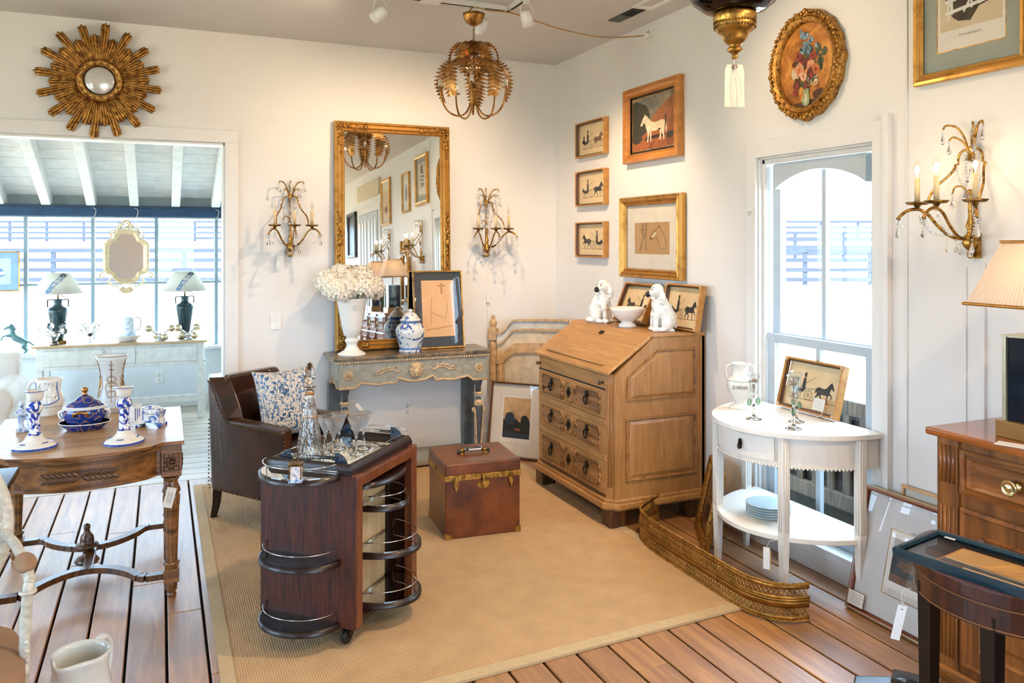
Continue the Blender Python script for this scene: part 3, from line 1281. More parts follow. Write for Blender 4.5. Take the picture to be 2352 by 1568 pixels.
# four corner posts
for sx in (-1, 1):
    for sy in (-1, 1):
        x0, y0 = sx * HU, sy * HV
        MB().box(min(x0, x0 - sx * .045), max(x0, x0 - sx * .045), min(y0, y0 - sy * .05), max(y0, y0 - sy * .05), .075, .675).build('post', ROSEL, ct, bevel=.008, seg=3)
b = MB()
b.box(-HU - .002, HU - .004, -HV - .004, -HV + .012, .075, .672)
b.build('end_panel', ROSE, ct)
MB().box(-HU + .01, HU - .01, HV - .02, HV - .004, .08, .665).build('end_panel', ROSE, ct)
MB().box(-HU + .005, -HU + .02, -HV + .02, HV - .02, .08, .665).build('side_panel', ROSE, ct)
MB().box(HU - .12, HU - .105, -HV + .02, HV - .11, .08, .62).build('interior_panel', BLOND, ct)
MB().box(HU - .12, HU - .09, HV - .11, HV - .04, .08, .62).build('inner_stile', ROSED, ct)
MB().box(-HU + .01, HU - .01, -HV + .01, HV - .01, .075, .095).build('base', ROSED, ct)
MB().box(HU - .03, HU - .002, -HV + .045, HV - .045, .625, .668).build('side_rail', ROSEL, ct, bevel=.004)
# tray on top
TU, TV = .195, .268
b = MB()
b.box(-TU, TU, -TV, TV, .668, .690)
b.build('tray_base', ROSED, ct)
MB().box(-TU + .03, TU - .03, -TV + .03, TV - .03, .690, .694).build('tray_mirror', SMIRROR, ct)
b = MB()
prof = [(0, .667), (.004, .70), (.012, .714), (.022, .714), (.032, .694)]
for (sx, L, ax) in ((1, TV, 'v'), (-1, TV, 'v'), (1, TU, 'u'), (-1, TU, 'u')):
    W = TU if ax == 'v' else TV
    pts = []
    for (d, z) in prof:
        e = W - d
        m = L - d
        if ax == 'v':
            pts += [(sx * e, -m, z), (sx * e, m, z)]
        else:
            pts += [(-m, sx * e, z), (m, sx * e, z)]
    fs = [(2 * j, 2 * j + 1, 2 * j + 3, 2 * j + 2) for j in range(len(prof) - 1)]
    b.add(pts, fs, 0, True)
b.build('tray_rim', ROSED, ct)
NAVYP = plain('navy_bakelite', '#16263a', .25, var=.05)
for sx in (-1, 1):
    for sy in (-1, 1):
        b = MB()
        pts = [(0, 0)] + [(.055 * math.cos(a), .048 * math.sin(a)) for a in [PI / 2 * k / 10 for k in range(11)]]
        pts = [(sx * q, z) for q, z in pts]
        if sx < 0:
            pts = pts[::-1]
        b.prism(pts, -.012 * 1.0, (sx * (TU - .095), sy * (TV - .03), .70), (1, 0, 0), (0, 0, 1))
        b.build('handle_bracket', NAVYP, ct, bevel=.002)
for sy in (-1, 1):
    MB().tube([(-TU + .08, sy * (TV - .03), .728), (TU - .08, sy * (TV - .03), .728)], .006, 10).build('handle_rod', glass('lucite', '#ffffff', .02, 1.45), ct)
for sx in (-1, 1):
    MB().tube([(sx * (TU - .033), -TV + .05, .722), (sx * (TU - .033), TV - .05, .722)], .0025, 8).build('gallery_rod', CHROME, ct)


def half_shelf(cx, cy, rx, ry, ang, z, mirror=False, rail=True, top=None):
    """half-round shelf pointing along local angle ang"""
    s = math.sin(ang)
    c = math.cos(ang)

    def W(a, r, zz, k=1.0):
        u, v = rx * k * math.cos(a), ry * k * math.sin(a)   # v outward
        return (cx + u * (-s) + v * c, cy + u * c + v * s, zz)
    A = [PI * k / 20 for k in range(21)]
    b = MB()
    outer = [W(a, 1, z) for a in A]
    o2 = [W(a, 1, z + .022) for a in A]
    i2 = [W(a, 1, z + .022, .93) for a in A]
    i1 = [W(a, 1, z + .004, .93) for a in A]
    vs = outer + o2 + i2 + i1
    n = len(A)
    fs = []
    for j in range(3):
        for k in range(n - 1):
            fs.append((j * n + k, j * n + k + 1, (j + 1) * n + k + 1, (j + 1) * n + k))
    b.add(vs, fs, 0, True)
    b.add([W(a, 1, z) for a in A], [tuple(reversed(range(n)))])
    b.add([W(a, 1, z + .004, .93) for a in A], [tuple(range(n))])
    sh = b.build('half_shelf', ROSED, ct)
    g = MB()
    g.add([W(a, 1, z + .021, .945) for a in A] + [W(a, 1, z + .026, .945) for a in A],
          [tuple(reversed(range(n))), tuple(range(n, 2 * n))] + [(k, k + 1, n + k + 1, n + k) for k in range(n - 1)] + [(n - 1, 0, n, 2 * n - 1)])
    g.build('shelf_glass', top or (SMIRROR if mirror else SHELFGL), sh)
    if rail:
        r = MB()
        pts = [W(.04, 1, z + .026, .93)] + [W(a, 1, z + .062, .90) for a in [PI * (.03 + .94 * k / 24) for k in range(25)]] + [W(PI - .04, 1, z + .026, .93)]
        r.tube(pts, .0022, 6)
        r.tube([W(.02, 1, z + .03, .9), W(PI - .02, 1, z + .03, .9)], .0018, 6)
        r.build('gallery_rail', CHROME, sh)
    return sh


for z, mir in ((.655, True), (.32, False), (.075, False)):
    half_shelf(-.03, -HV + .004, .178, .15, R(-90), z, mir)
half_shelf(0, HV - .004, .175, .125, R(90), .655, True)
half_shelf(0, HV - .004, .175, .125, R(90), .32, False)
half_shelf(0, HV - .004, .175, .125, R(90), .075, False)
half_shelf(HU - .09, .03, .168, .21, 0, .09, True)
half_shelf(HU - .09, .03, .168, .21, 0, .295, True)
half_shelf(HU - .09, .04, .125, .15, 0, .47, True)
half_shelf(HU - .06, .03, .185, .085, 0, .585, False, False, ROSED)
MB().sphere((.085, -HV - .085, .668), .008, 10, 8).build('knob', CHROME, ct)
for sx in (-1, 1):
    for sy in (-1, 1):
        cx, cy = sx * .155, sy * .225
        w = MB().lathe([(.006, -.011), (.026, -.011), (.03, -.007), (.03, .007), (.026, .011), (.006, .011)], 20, (cx, cy - .012, .030), axis='x')
        c_ = w.build('caster', plain('black_rubber', '#111010', .5), ct)
        MB().box(cx - .017, cx - .013, cy - .02, cy + .012, .028, .07).box(cx + .013, cx + .017, cy - .02, cy + .012, .028, .07).box(cx - .017, cx + .017, cy - .02, cy + .015, .06, .076).lathe([(.009, -.016), (.009, .016)], 10, (cx, cy - .012, .03), axis='x').build('fork', IRON, c_)

# ---- leather trunk
tk = thing('leather_luggage_case', 'square tan leather trunk with brass locks and riveted brass band on the rug', 'trunk', (1.615, 4.245, .009), R(-4.8))
MB().box(-.21, .21, -.195, .195, 0, .315).build('body', LEATHT, tk, bevel=.006)
MB().box(-.213, .213, -.198, .198, .338, .402).build('lid', LEATHT, tk, bevel=.007)
b = MB()
b.box(-.2145, .2145, -.1995, .1995, .310, .340)
band = b.build('band', BRASS, tk, bevel=.002)
b = MB()
for k in range(11):
    b.sphere((-.2 + .04 * k, -.2, .325), .0045, 8, 6)
    b.sphere((-.215, -.185 + .037 * k, .325), .0045, 8, 6)
o = b.build('rivets', BRASS, band)
o['kind'] = 'stuff'
for x in (-.155, .155):
    b = MB()
    b.prism([(-.016, 0), (.016, 0), (.018, .02), (.012, .035), (-.012, .035), (-.018, .02)], .006, (x, -.199, .305), (1, 0, 0), (0, 0, 1))
    b.prism(circle((0, 0), .012, 14) [:7][::-1] and [(-.012, 0), (0, -.045), (.012, 0), (.009, .03), (-.009, .03)], .012, (x, -.199, .295), (1, 0, 0), (0, 0, 1))
    b.tube([(x - .008, -.213, .31), (x - .008, -.216, .335), (x + .008, -.216, .335), (x + .008, -.213, .31)], .0025, 6)
    b.build('catch', BRASS, tk, bevel=.0015)
b = MB()
b.prism(spline([(-.034, 0, 0), (-.026, .018, 0), (-.014, .016, 0), (0, .022, 0), (.014, .016, 0), (.026, .018, 0), (.034, 0, 0), (.024, -.018, 0), (0, -.022, 0), (-.024, -.018, 0)], 4, True) and [(p[0], p[1]) for p in spline([(.034, 0, 0), (.026, .018, 0), (.014, .016, 0), (0, .022, 0), (-.014, .016, 0), (-.026, .018, 0), (-.034, 0, 0), (-.024, -.018, 0), (0, -.022, 0), (.024, -.018, 0)], 4, True)], .004, (0, -.196, .283), (1, 0, 0), (0, 0, 1))
b.box(-.009, .009, -.211, -.2, .285, .338)
b.tube([(-.009, -.213, .30), (-.009, -.218, .345), (.009, -.218, .345), (.009, -.213, .30)], .0028, 6)
b.prism(circle((0, 0), .004, 8), .001, (0, -.2005, .271), (1, 0, 0), (0, 0, 1), mi=1)
for a in (-.026, .026):
    for z in (.272, .292):
        b.sphere((a, -.2, z), .003, 6, 5)
b.sphere((0, -.197, .215), .005, 8, 6)
b.build('lock', [BRASS, IRON], tk)
for sx, sy in ((-1, -1), (1, -1), (-1, 1), (1, 1)):
    b = MB()
    x, y = sx * .2125, sy * .1975
    L = .036
    b.add([(x, y, .001), (x - sx * L, y, .001), (x - sx * L * .75, y, L * .7), (x, y, L)], [(0, 1, 2, 3) if sx * sy < 0 else (3, 2, 1, 0)])
    b.add([(x, y, .001), (x, y - sy * L, .001), (x, y - sy * L * .75, L * .7), (x, y, L)], [(0, 1, 2, 3) if sx * sy > 0 else (3, 2, 1, 0)])
    o = b.build('corner_guard', BRASS, tk)
    m = o.modifiers.new('t', 'SOLIDIFY'); m.thickness = .003; m.offset = 0
b = MB()
hp = spline([(-.095, 0, .408), (-.075, 0, .414), (-.04, 0, .424), (0, 0, .427), (.04, 0, .424), (.075, 0, .414), (.095, 0, .412)], 4)
b.tube(hp, [.010 if abs(p[0]) < .05 else .0085 for p in hp], 10, flat=.8)
h = b.build('handle', plain('black_leather', '#14110f', .35, var=.1), tk)
for x in (-.065, .065):
    b = MB().tube([(x - .011, 0, .4165 - .0), (x + .011, 0, .4185 if x < 0 else .4165)], .0115, 10).box(x - .012, x + .012, -.014, .014, .402, .409)
    b.build('handle_ring', BRASS, h)
tg = thing('price_tag', 'white string price tag looped round the trunk handle', 'tag', (1.615, 4.235, .44), R(-4.8))
MB().box(-.035, .04, -.013, -.012, -.008, -.001).build('card', PAPER, tg)
MB().tube(spline([(-.05, -.01, -.012), (-.055, .0, .004), (-.05, .01, -.006)], 4), .0015, 5).tube(spline([(.04, -.01, -.006), (.045, .0, .006), (.035, .012, .004)], 4), .0015, 5).build('string', STRING, tg)

# ---- slant-front bureau
OAKM = wood('oak_moulding_shade', '#6f4620', '#b07d45', .38, 'x', .8, bump=.08)  # darker than the plain oak: relief shade put into the colour
OAK = wood('honey_oak', '#94622f', '#c99557', .38, 'x', 1.4, bump=.10, contrast=(.2, .8))
OAKV = wood('honey_oak_upright', '#885829', '#bb874d', .38, 'z', 1.5, bump=.12, contrast=(.2, .8))
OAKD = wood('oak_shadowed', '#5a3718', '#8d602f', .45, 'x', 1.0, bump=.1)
bu = thing('slant_front_bureau', 'honey oak bureau with sloping lid, three panelled drawers and ring pulls', 'bureau', (2.92, 4.345, 0.009), R(-90))
W_, D_ = .48, .64
side = [(-D_ + .03, .15), (0, .15), (0, 1.045), (-.355, 1.045), (-D_ + .03, .845)]
for s in (-1, 1):
    b = MB()
    x0 = s * (W_ - .02) - .02
    b.prism(side, .04, (x0, 0, 0), (0, 1, 0), (0, 0, 1))
    sd = b.build('side', OAKV, bu, bevel=.003)
    xf = s * W_
    for poly, nm in (([(-.54, .25), (-.06, .25), (-.06, .60), (-.54, .60)], 'lower_panel'), ([(-.535, .70), (-.06, .70), (-.06, .975), (-.33, .975), (-.535, .83)], 'upper_panel')):
        b = MB()
        c0 = Vector((sum(p[0] for p in poly) / len(poly), sum(p[1] for p in poly) / len(poly)))
        shr = lambda k: [tuple(c0 + (Vector(p) - c0) * k) for p in poly]
        rings = [(1.0, .0005), (.985, .012), (.955, .012), (.93, .0015), (.90, .0015), (.80, .009)]
        vs, fs = [], []
        n = len(poly)
        for (k, d) in rings:
            vs += [(xf + s * d, p[0], p[1]) for p in shr(k)]
        for j in range(len(rings) - 1):
            for q in range(n):
                f = (j * n + q, j * n + (q + 1) % n, (j + 1) * n + (q + 1) % n, (j + 1) * n + q)
                fs.append(f if s > 0 else tuple(reversed(f)))
        f = tuple((len(rings) - 1) * n + q for q in range(n))
        fs.append(f if s > 0 else tuple(reversed(f)))
        b.add(vs, fs)
        for j in (0, 2, 3):  # bevels and groove take the darker oak as painted shade
            b.mi[j * n:(j + 1) * n] = [1] * n
        b.build(nm, [OAKV, OAKM], sd)
MB().box(-W_, W_, -.02, 0, .15, 1.04).build('back', OAKV, bu)
MB().box(-W_ - .008, W_ + .008, -.37, .0, 1.045, 1.064).build('top', OAK, bu, bevel=.006)
# canted front corners
for s in (-1, 1):
    b = MB()
    q = [(s * (W_ - .05), -D_), (s * W_, -D_ + .045), (s * (W_ - .03), -D_ + .055), (s * (W_ - .06), -D_ + .02)]
    if s < 0:
        q = q[::-1]
    b.prism(q, .70, (0, 0, .15))
    d = Vector((s * .05, .045, 0)).normalized()
    nn = Vector((s * .045, -.05, 0)).normalized()
    for off in (.018, .034, .05):
        base = Vector((s * (W_ - .05), -D_, 0)) + d * off + nn * .002
        b.tube([(base.x, base.y, .22), (base.x, base.y, .79)], .0045, 6)
    b.build('canted_corner', OAKV, bu)
fr = -D_ + .012
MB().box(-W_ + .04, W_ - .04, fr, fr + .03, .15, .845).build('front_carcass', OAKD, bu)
MB().box(-W_ + .045, W_ - .045, -D_, -D_ + .02, .765, .84).build('frieze', OAK, bu, bevel=.003)
for z in (.575, .38):
    MB().box(-W_ + .045, W_ - .045, -D_ - .004, -D_ + .02, z - .019, z + .019).build('rail', OAK, bu, bevel=.005)
for s in (-1, 1):
    x = s * (W_ - .075)
    lp = MB().box(x - .017, x + .017, -D_ - .002, -D_ + .05, .77, .835).build('loper', OAK, bu, bevel=.002)
    MB().lathe([(.006, 0), (.006, .012), (.013, .02), (.012, .028), (0, .031)], 12, (x, -D_ - .002, .80), axis='y').build('knob', TDARK, lp)
# the drawers


def moulding(b, pts, r=.005, closed=True):
    b.tube([(x, 0, z) for x, z in pts], r, 6, closed=closed, sm=False)


for zc, hh in ((.676, .081), (.478, .079), (.268, .092)):
    b = MB()
    b.box(-W_ + .055, W_ - .055, -D_ - .002, -D_ + .02, zc - hh, zc + hh)
    dr = b.build('drawer', OAK, bu, bevel=.003)
    MB().box(-W_ + .052, W_ - .052, -D_ - .0005, -D_ + .01, zc + hh, zc + hh + .005).build('gap_shade', INK, dr)  # black strip paints the shade above each drawer
    b = MB()
    b.T = Matrix.Translation((0, -D_ - .004, zc))
    h = hh - .02
    for s in (-1, 1):
        P1 = [(.105, -h), (.36, -h), (.375, -h * .55), (.368, -h * .2), (.378, 0), (.368, h * .2), (.375, h * .55), (.36, h), (.105, h), (.088, h * .55), (.10, h * .25), (.082, 0), (.10, -h * .25), (.088, -h * .55)]
        moulding(b, [(s * x, z) for x, z in P1], .0065)
        ins = [(s * (.235 + (x - .235) * .92), z * .86) for x, z in P1]
        b.prism(ins if s > 0 else ins[::-1], .006, (0, .002, 0), (1, 0, 0), (0, 0, 1))
    P2 = [(-.03, -h), (.03, -h), (.05, -h * .45), (.034, 0), (.05, h * .45), (.03, h), (-.03, h), (-.05, h * .45), (-.034, 0), (-.05, -h * .45)]
    P2 = [(0 + x, z) for x, z in [(-.028, -h), (.028, -h), (.056, -h * .4), (.056, h * .4), (.028, h), (-.028, h), (-.056, h * .4), (-.056, -h * .4)]]
    moulding(b, P2, .0065)
    for s in (-1, 1):
        b.tube([(s * .072, 0, -h * .95), (s * .082, 0, -h * .5), (s * .068, 0, -h * .15)], .006, 6)
        b.tube([(s * .072, 0, h * .95), (s * .082, 0, h * .5), (s * .068, 0, h * .15)], .006, 6)
    b.build('panel_moulding', OAKM, dr)
    b = MB()
    b.T = Matrix.Translation((0, -D_ - .01, zc))
    ro = [(.021 * (1 + .22 * math.cos(4 * a)) * math.cos(a) * .85, .03 * (1 + .18 * math.cos(4 * a)) * math.sin(a)) for a in [2 * PI * k / 32 for k in range(32)]]
    b.prism(ro, .004, (0, 0, 0), (1, 0, 0), (0, 0, 1))
    b.tube([(.009 * math.cos(a), -.006, .013 * math.sin(a)) for a in [2 * PI * k / 12 for k in range(12)]], .003, 6, closed=True)
    b.build('escutcheon', IRON, dr)
    for s in (-1, 1):
        b = MB()
        b.T = Matrix.Translation((s * .23, -D_ - .009, zc + .015))
        pl = [(.019 * (1 + .25 * math.cos(5 * a + .5)) * math.cos(a), .012 + .022 * (1 + .2 * math.cos(5 * a)) * math.sin(a)) for a in [2 * PI * k / 30 for k in range(30)]]
        b.prism(pl, .004, (0, 0, 0), (1, 0, 0), (0, 0, 1))
        b.sphere((0, -.01, .006), .008, 10, 8)
        b.tube([(.017 * math.cos(a), -.012, -.018 + .026 * math.sin(a)) for a in [2 * PI * k / 20 for k in range(20)]], .0042, 8, closed=True)
        b.build('ring_pull', IRON, dr)
    if zc > .6:
        b = MB()
        b.T = Matrix.Translation((-.23, -D_ - .009, zc + .0))
        b.tube([(0, -.004, 0), (0, -.05, -.004)], .0035, 6)
        b.tube([(.012 * math.cos(a), -.058 + .0 * a, -.006 + .012 * math.sin(a)) for a in [2 * PI * k / 14 for k in range(14)]], .003, 6, closed=True)
        b.build('key', IRON, dr)
# lid
b = MB()
lidp = [(-D_ - .012, .842), (-D_ - .014, .862), (-.362, 1.066), (-.345, 1.05)]
b.prism(lidp, 2 * (W_ - .005), (-W_ + .005, 0, 0), (0, 1, 0), (0, 0, 1)) if False else b.prism(lidp[::-1], 2 * W_ - .01, (-W_ + .005, 0, 0), (0, 1, 0), (0, 0, 1))
lid = b.build('lid', OAK, bu, bevel=.008, seg=3)
ld = Vector((0, -.362 + D_ + .014, 1.066 - .862)).normalized()
ln_ = Vector((0, -ld.z, ld.y))
b = MB()
p0 = Vector((0, -D_ - .014, .862)) + ld * .045 + ln_ * .005
b.tube([(-.36, p0.y, p0.z), (.36, p0.y, p0.z)], .0055, 6)
b.build('book_rest', OAK, lid)
b = MB()
c_ = Vector((0, -D_ - .014, .862)) + ld * .29 + ln_ * .003
for k in range(5):
    for w in (-1, 0, 1):
        q = c_ + ld * (w * .008) + Vector((-.016 + .008 * k, 0, 0))
        b.sphere(q, .0055, 6, 5)
b.build('escutcheon', IRON, lid)
for s, hgt in ((-1, .0), (1, .0)):
    pass
# base moulding and feet
b = MB()
for (o, z0, z1) in ((.012, .135, .155), (.028, .105, .136), (.02, .095, .106)):
    poly = [(-W_ - o, .0), (-W_ - o, -D_ + .045), (-W_ + .05 - o * .4, -D_ - o), (W_ - .05 + o * .4, -D_ - o), (W_ + o, -D_ + .045), (W_ + o, .0)]
    b.prism(poly, z1 - z0, (0, 0, z0))
b.build('base_moulding', OAK, bu, bevel=.005)
for s in (-1, 1):
    for y in (-D_ + .05, -.07):
        b = MB()
        b.box(s * (W_ - .045) - .05, s * (W_ - .045) + .05, y - .05, y + .05, 0.0 if y < -.3 else -.008, .097)
        b.build('foot', wood('dark_oak_foot', '#2e1a0c', '#6a431f', .4, 'z', 1), bu, bevel=.006)

# ---- marble-topped console against the back wall
t_ = NT('veined_marble')
v_ = t_.coords((1, 2.2, 1))
f_ = t_.noise(v_, 4, 8, .6, 2.2)
g_ = t_.noise(v_, 3.1, 8, .6, 3.0)
ca = t_.ramp(f_, [(.33, lin('#23262a')), (.46, lin('#57524c')), (.6, lin('#7d6a52')), (.75, lin('#4a4c50'))])
cb = t_.ramp(g_, [(.485, (0, 0, 0)), (.5, (.9, .9, .9)), (.515, (0, 0, 0))])
t_.bsdf(t_.mix(cb, ca, lin('#b98f5a')), .25)
MARBLE = t_.m
CONP = plain('green_grey_paint', '#9b998b', .5, var=.14, scale=30, bump=.1)
CONC = plain('carved_cream', '#c9ad86', .5, var=.18, scale=35, bump=.2)
CONS = plain('blue_grey_post', '#6d7477', .5, var=.18, scale=18)
co = thing('console_table', 'painted console table with dark marble top, scalloped carved apron and lion mask', 'table', (1.645, 5.82, 0))
CW, CD = .56, .375
top_o = [(-CW - .022, -.01), (-CW - .022, -CD + .02), (-CW, -CD), (CW, -CD), (CW + .022, -CD + .02), (CW + .022, -.01)]
b = MB()
b.prism(top_o, .026, (0, 0, .786))
b.build('marble_top', MARBLE, co, bevel=.008, seg=3)
b = MB()
b.box(-CW + .005, CW - .005, -CD + .012, -.015, .762, .788)
b.build('top_moulding', CONP, co, bevel=.003)
b = MB()
for k in range(60):
    b.sphere((-CW + .015 + (2 * CW - .03) * k / 59, -CD + .010, .773), .009, 6, 5)
for k in range(18):
    b.sphere((-CW + .003, -CD + .02 + .019 * k, .773), .009, 6, 5)
    b.sphere((CW - .003, -CD + .02 + .019 * k, .773), .009, 6, 5)
o = b.build('beading', CONC, co)
o['kind'] = 'stuff'


def scallop(n):
    """lower edge of the front apron, x in -1..1"""
    base = [(-1, .60), (-.80, .60), (-.72, .632), (-.62, .622), (-.5, .612), (-.36, .622), (-.27, .615), (-.235, .652), (-.12, .628), (0, .622), (.12, .628), (.235, .652), (.27, .615), (.36, .622), (.5, .612), (.62, .622), (.72, .632), (.80, .60), (1, .60)]
    return base


b = MB()
sc_ = [(x * (CW - .02), z) for x, z in scallop(0)]
b.prism(sc_ + [(CW - .02, .765), (-CW + .02, .765)], .022, (0, -CD + .04, 0), (1, 0, 0), (0, 0, 1))
b.build('apron', CONP, co)
b = MB()
b.tube([(x, -CD + .014, z) for x, z in sc_], .009, 6)
b.build('apron_edge', CONC, co)
for s in (-1, 1):
    b = MB()
    sd_ = [(-CD + .03, .60), (-CD + .09, .60), (-CD + .12, .64), (-.2, .615), (-.11, .64), (-.08, .60), (-.02, .60), (-.02, .765), (-CD + .03, .765)]
    x0 = s * (CW - .03)
    b.prism(sd_, .02, (x0 - .01, 0, 0), (0, 1, 0), (0, 0, 1))
    b.build('side_apron', CONP, co)
    MB().tube([(x0 + s * .012, y, z) for y, z in sd_[:7]], .008, 6).build('apron_edge', CONC, co)


def rosette(x, z, r, y=-CD + .017, nx=None):
    b = MB()
    b.tube([(x + r * math.cos(a), y, z + r * math.sin(a)) for a in [2 * PI * k / 24 for k in range(24)]], .005, 6, closed=True)
    for k in range(8):
        a = 2 * PI * k / 8
        b.sphere((x + r * .6 * math.cos(a), y, z + r * .6 * math.sin(a)), r * .28, 8, 6, sc=(1, .6, 1))
    b.sphere((x, y - .003, z), r * .3, 8, 6)
    return b.build('rosette', CONC, co)


rosette(-CW + .085, .685, .028)
rosette(CW - .085, .685, .028)
# lion mask
b = MB()
b.sphere((0, -CD + .012, .70), .043, 16, 12, sc=(1, .55, 1.05))
for k in range(14):
    a = 2 * PI * k / 14
    b.sphere((.043 * math.cos(a), -CD + .012, .70 + .046 * math.sin(a)), .012, 8, 6)
b.sphere((0, -CD - .012, .693), .011, 8, 6, sc=(1, .9, .8))
for s in (-1, 1):
    b.sphere((s * .011, -CD - .008, .682), .011, 8, 6)
    b.sphere((s * .017, -CD - .007, .715), .008, 8, 6)
    b.tube([(s * .006, -CD - .009, .728), (s * .025, -CD - .006, .728)], .005, 6)
    b.sphere((s * .036, -CD + .0, .735), .012, 8, 6)
b.sphere((0, -CD - .006, .664), .010, 8, 6)
remesh(b.build('lion_mask', CONC, co), .004, 1)
for s in (-1, 1):
    b = MB()
    for pts in ([(.10, .715), (.125, .695), (.15, .70), (.165, .722), (.15, .735), (.138, .722)], [(.13, .698), (.18, .71), (.22, .705), (.25, .685), (.29, .69), (.31, .675)], [(.20, .708), (.225, .722), (.245, .712), (.235, .70)], [(.25, .687), (.27, .705), (.29, .70)], [(.17, .705), (.19, .725), (.21, .722)]):
        P_ = spline([(s * x, -CD + .016, z) for x, z in pts], 5)
        b.tube(P_, [.0075 - .005 * abs(2 * k / len(P_) - .9) for k in range(len(P_))], 6)
    b.build('scroll_carving', CONC, co)
# carved front legs
for s in (-1, 1):
    x, y = s * (CW - .07), -CD + .07
    b = MB()
    b.lathe([(.036, .60), (.03, .57), (.022, .54), (.021, .50)], 16, (x, y, 0))
    b.lathe([(.022, .46), (.021, .43)], 12, (x, y, 0))
    P_ = spline([(x, y, .40), (x, y - .012, .36), (x, y - .006, .26), (x, y + .004, .15), (x, y, .06)], 5)
    b.tube(P_, [.036 - .018 * k / len(P_) for k in range(len(P_))], 10)
    lg = b.build('leg', plain('slate_paint', '#50555a', .5, var=.2, scale=25), co)
    b = MB()
    for zz, rr in ((.49, .03),):
        for k in range(10):
            a = 2 * PI * k / 10
            b.sphere((x + .022 * math.cos(a), y + .022 * math.sin(a), zz), .013, 8, 6)
    b.sphere((x, y - .006, .415), .034, 14, 10, sc=(1, 1, 1))
    for e in (-1, 1):
        b.sphere((x + e * .012, y - .038, .425), .007, 6, 5)
        b.sphere((x + e * .02, y - .03, .41), .011, 6, 5)
        P_ = spline([(x + e * .032, y - .02, .38), (x + e * .026, y - .022, .26), (x + e * .018, y - .014, .12), (x + e * .01, y - .01, .07)], 5)
        b.tube(P_, .007, 6)
        b.tube([(x + e * (.036 + .012 * math.cos(a)), y - .012, .372 + .012 * math.sin(a)) for a in [2 * PI * k / 10 for k in range(10)]], .007, 6, closed=True)
    b.sphere((x, y - .042, .41), .007, 6, 5)
    b.sphere((x, y, .05), .03, 10, 8, sc=(1, 1.2, .7))
    b.build('carving', CONC, lg)
    MB().box(s * (CW - .05) - .045, s * (CW - .05) + .045, -.06, -.015, .055, .60).build('back_post', CONS, co, bevel=.003)
b = MB()
b.box(-CW + .0, CW - .0, -CD + .0, -.012, .022, .058)
b.build('lower_shelf', plain('grey_stone', '#8d8b84', .5, var=.12, scale=12), co, bevel=.006)
for s in (-1, 1):
    MB().box(s * (CW - .07) - .03, s * (CW - .07) + .03, -CD + .03, -CD + .09, .0, .024).box(s * (CW - .07) - .03, s * (CW - .07) + .03, -.08, -.03, 0, .024).build('foot', IRON, co)

# ---- painted bed headboard standing in the corner
HB = plain('distressed_cream_paint', '#d9c6a6', .55, var=.14, scale=14, bump=.1)
HBO = plain('ochre_moulding', '#c6a073', .5, var=.2, scale=25, bump=.15)
HBG = plain('worn_grey_paint', '#cdc8bc', .55, var=.15, scale=10)
hb = thing('painted_headboard', 'distressed cream painted headboard with arched top standing in the corner', 'headboard', (2.36, 5.77, 0), R(-40))
HWID = .60
b = MB()
b.tube([(0, 0, .0), (0, 0, .83)], .026, 12)
b.lathe([(.03, .15), (.034, .18), (.028, .2), (.034, .45), (.028, .7), (.034, .74), (.028, .76)], 16)
b.box(-.033, .033, -.033, .033, .84, .93)
b.lathe([(.03, .93), (.02, .94), (.026, .955), (.03, .975), (.022, .995), (.012, 1.0), (.016, 1.015), (.008, 1.03), (0, 1.035)], 14)
b.build('post', HBO, hb, bevel=.003)


def arch(u, base, rise):
    e = min(max((u - .04) / .22, 0), 1)
    e = e * e * (3 - 2 * e)
    return base + rise * e + .012 * math.sin(PI * min(max((u - .2) / 1.3, 0), 1))


def strip(z_lo, z_hi, th, mat, name, y=0.0):
    b = MB()
    n = 30
    lo = [(.035 + (HWID - .035) * k / n, z_lo(k / n)) for k in range(n + 1)]
    hi = [(.035 + (HWID - .035) * k / n, z_hi(k / n)) for k in range(n + 1)]
    b.prism(lo + hi[::-1], th, (0, y, 0), (1, 0, 0), (0, 0, 1))
    return b.build(name, mat, hb)


strip(lambda u: .15, lambda u: arch(u, .88, .10), .02, HB, 'panel', .01)
strip(lambda u: arch(u, .82, .105), lambda u: arch(u, .885, .105), .02, HBG, 'top_rail', 0)
strip(lambda u: arch(u, .882, .105), lambda u: arch(u, .898, .105), .035, HBO, 'moulding', 0)
strip(lambda u: arch(u, .808, .105), lambda u: arch(u, .826, .105), .028, HBO, 'moulding', 0)
strip(lambda u: arch(u, .70, .085), lambda u: arch(u, .735, .085), .022, HBO, 'moulding', 0)
strip(lambda u: arch(u, .66, .085), lambda u: arch(u, .70, .085), .028, HBO, 'moulding', 0)
b = MB()
b.box(.04, .095, -.018, .01, .2, .71)
b.tube([(.065, -.02, .2), (.065, -.02, .7)], .008, 6)
b.build('stile', HBO, hb)
MB().box(.035, HWID, -.012, .01, .12, .21).build('bottom_rail', HBG, hb)

# ---- white demi-lune table under the sash window
dm = thing('demilune_table', 'white painted half-round side table with lower shelf below the sash window', 'table', (2.905, 3.0, 0))
DA, DB = .425, .505


def demi(k, n=28):
    return [(-(DB * k) * math.sin(PI * j / n), -(DA * k if k < 1 else DA) * math.cos(PI * j / n)) for j in range(n + 1)]


def dem(a, bb, n=28):
    return [(-bb * math.sin(PI * j / n), -a * math.cos(PI * j / n)) for j in range(n + 1)][::-1]


b = MB()
b.prism(dem(DA, DB), .022, (0, 0, .738))
b.build('top', WHITEP, dm, bevel=.007, seg=3)
b = MB()
ap = dem(DA - .03, DB - .035)
inn = dem(DA - .05, DB - .055)


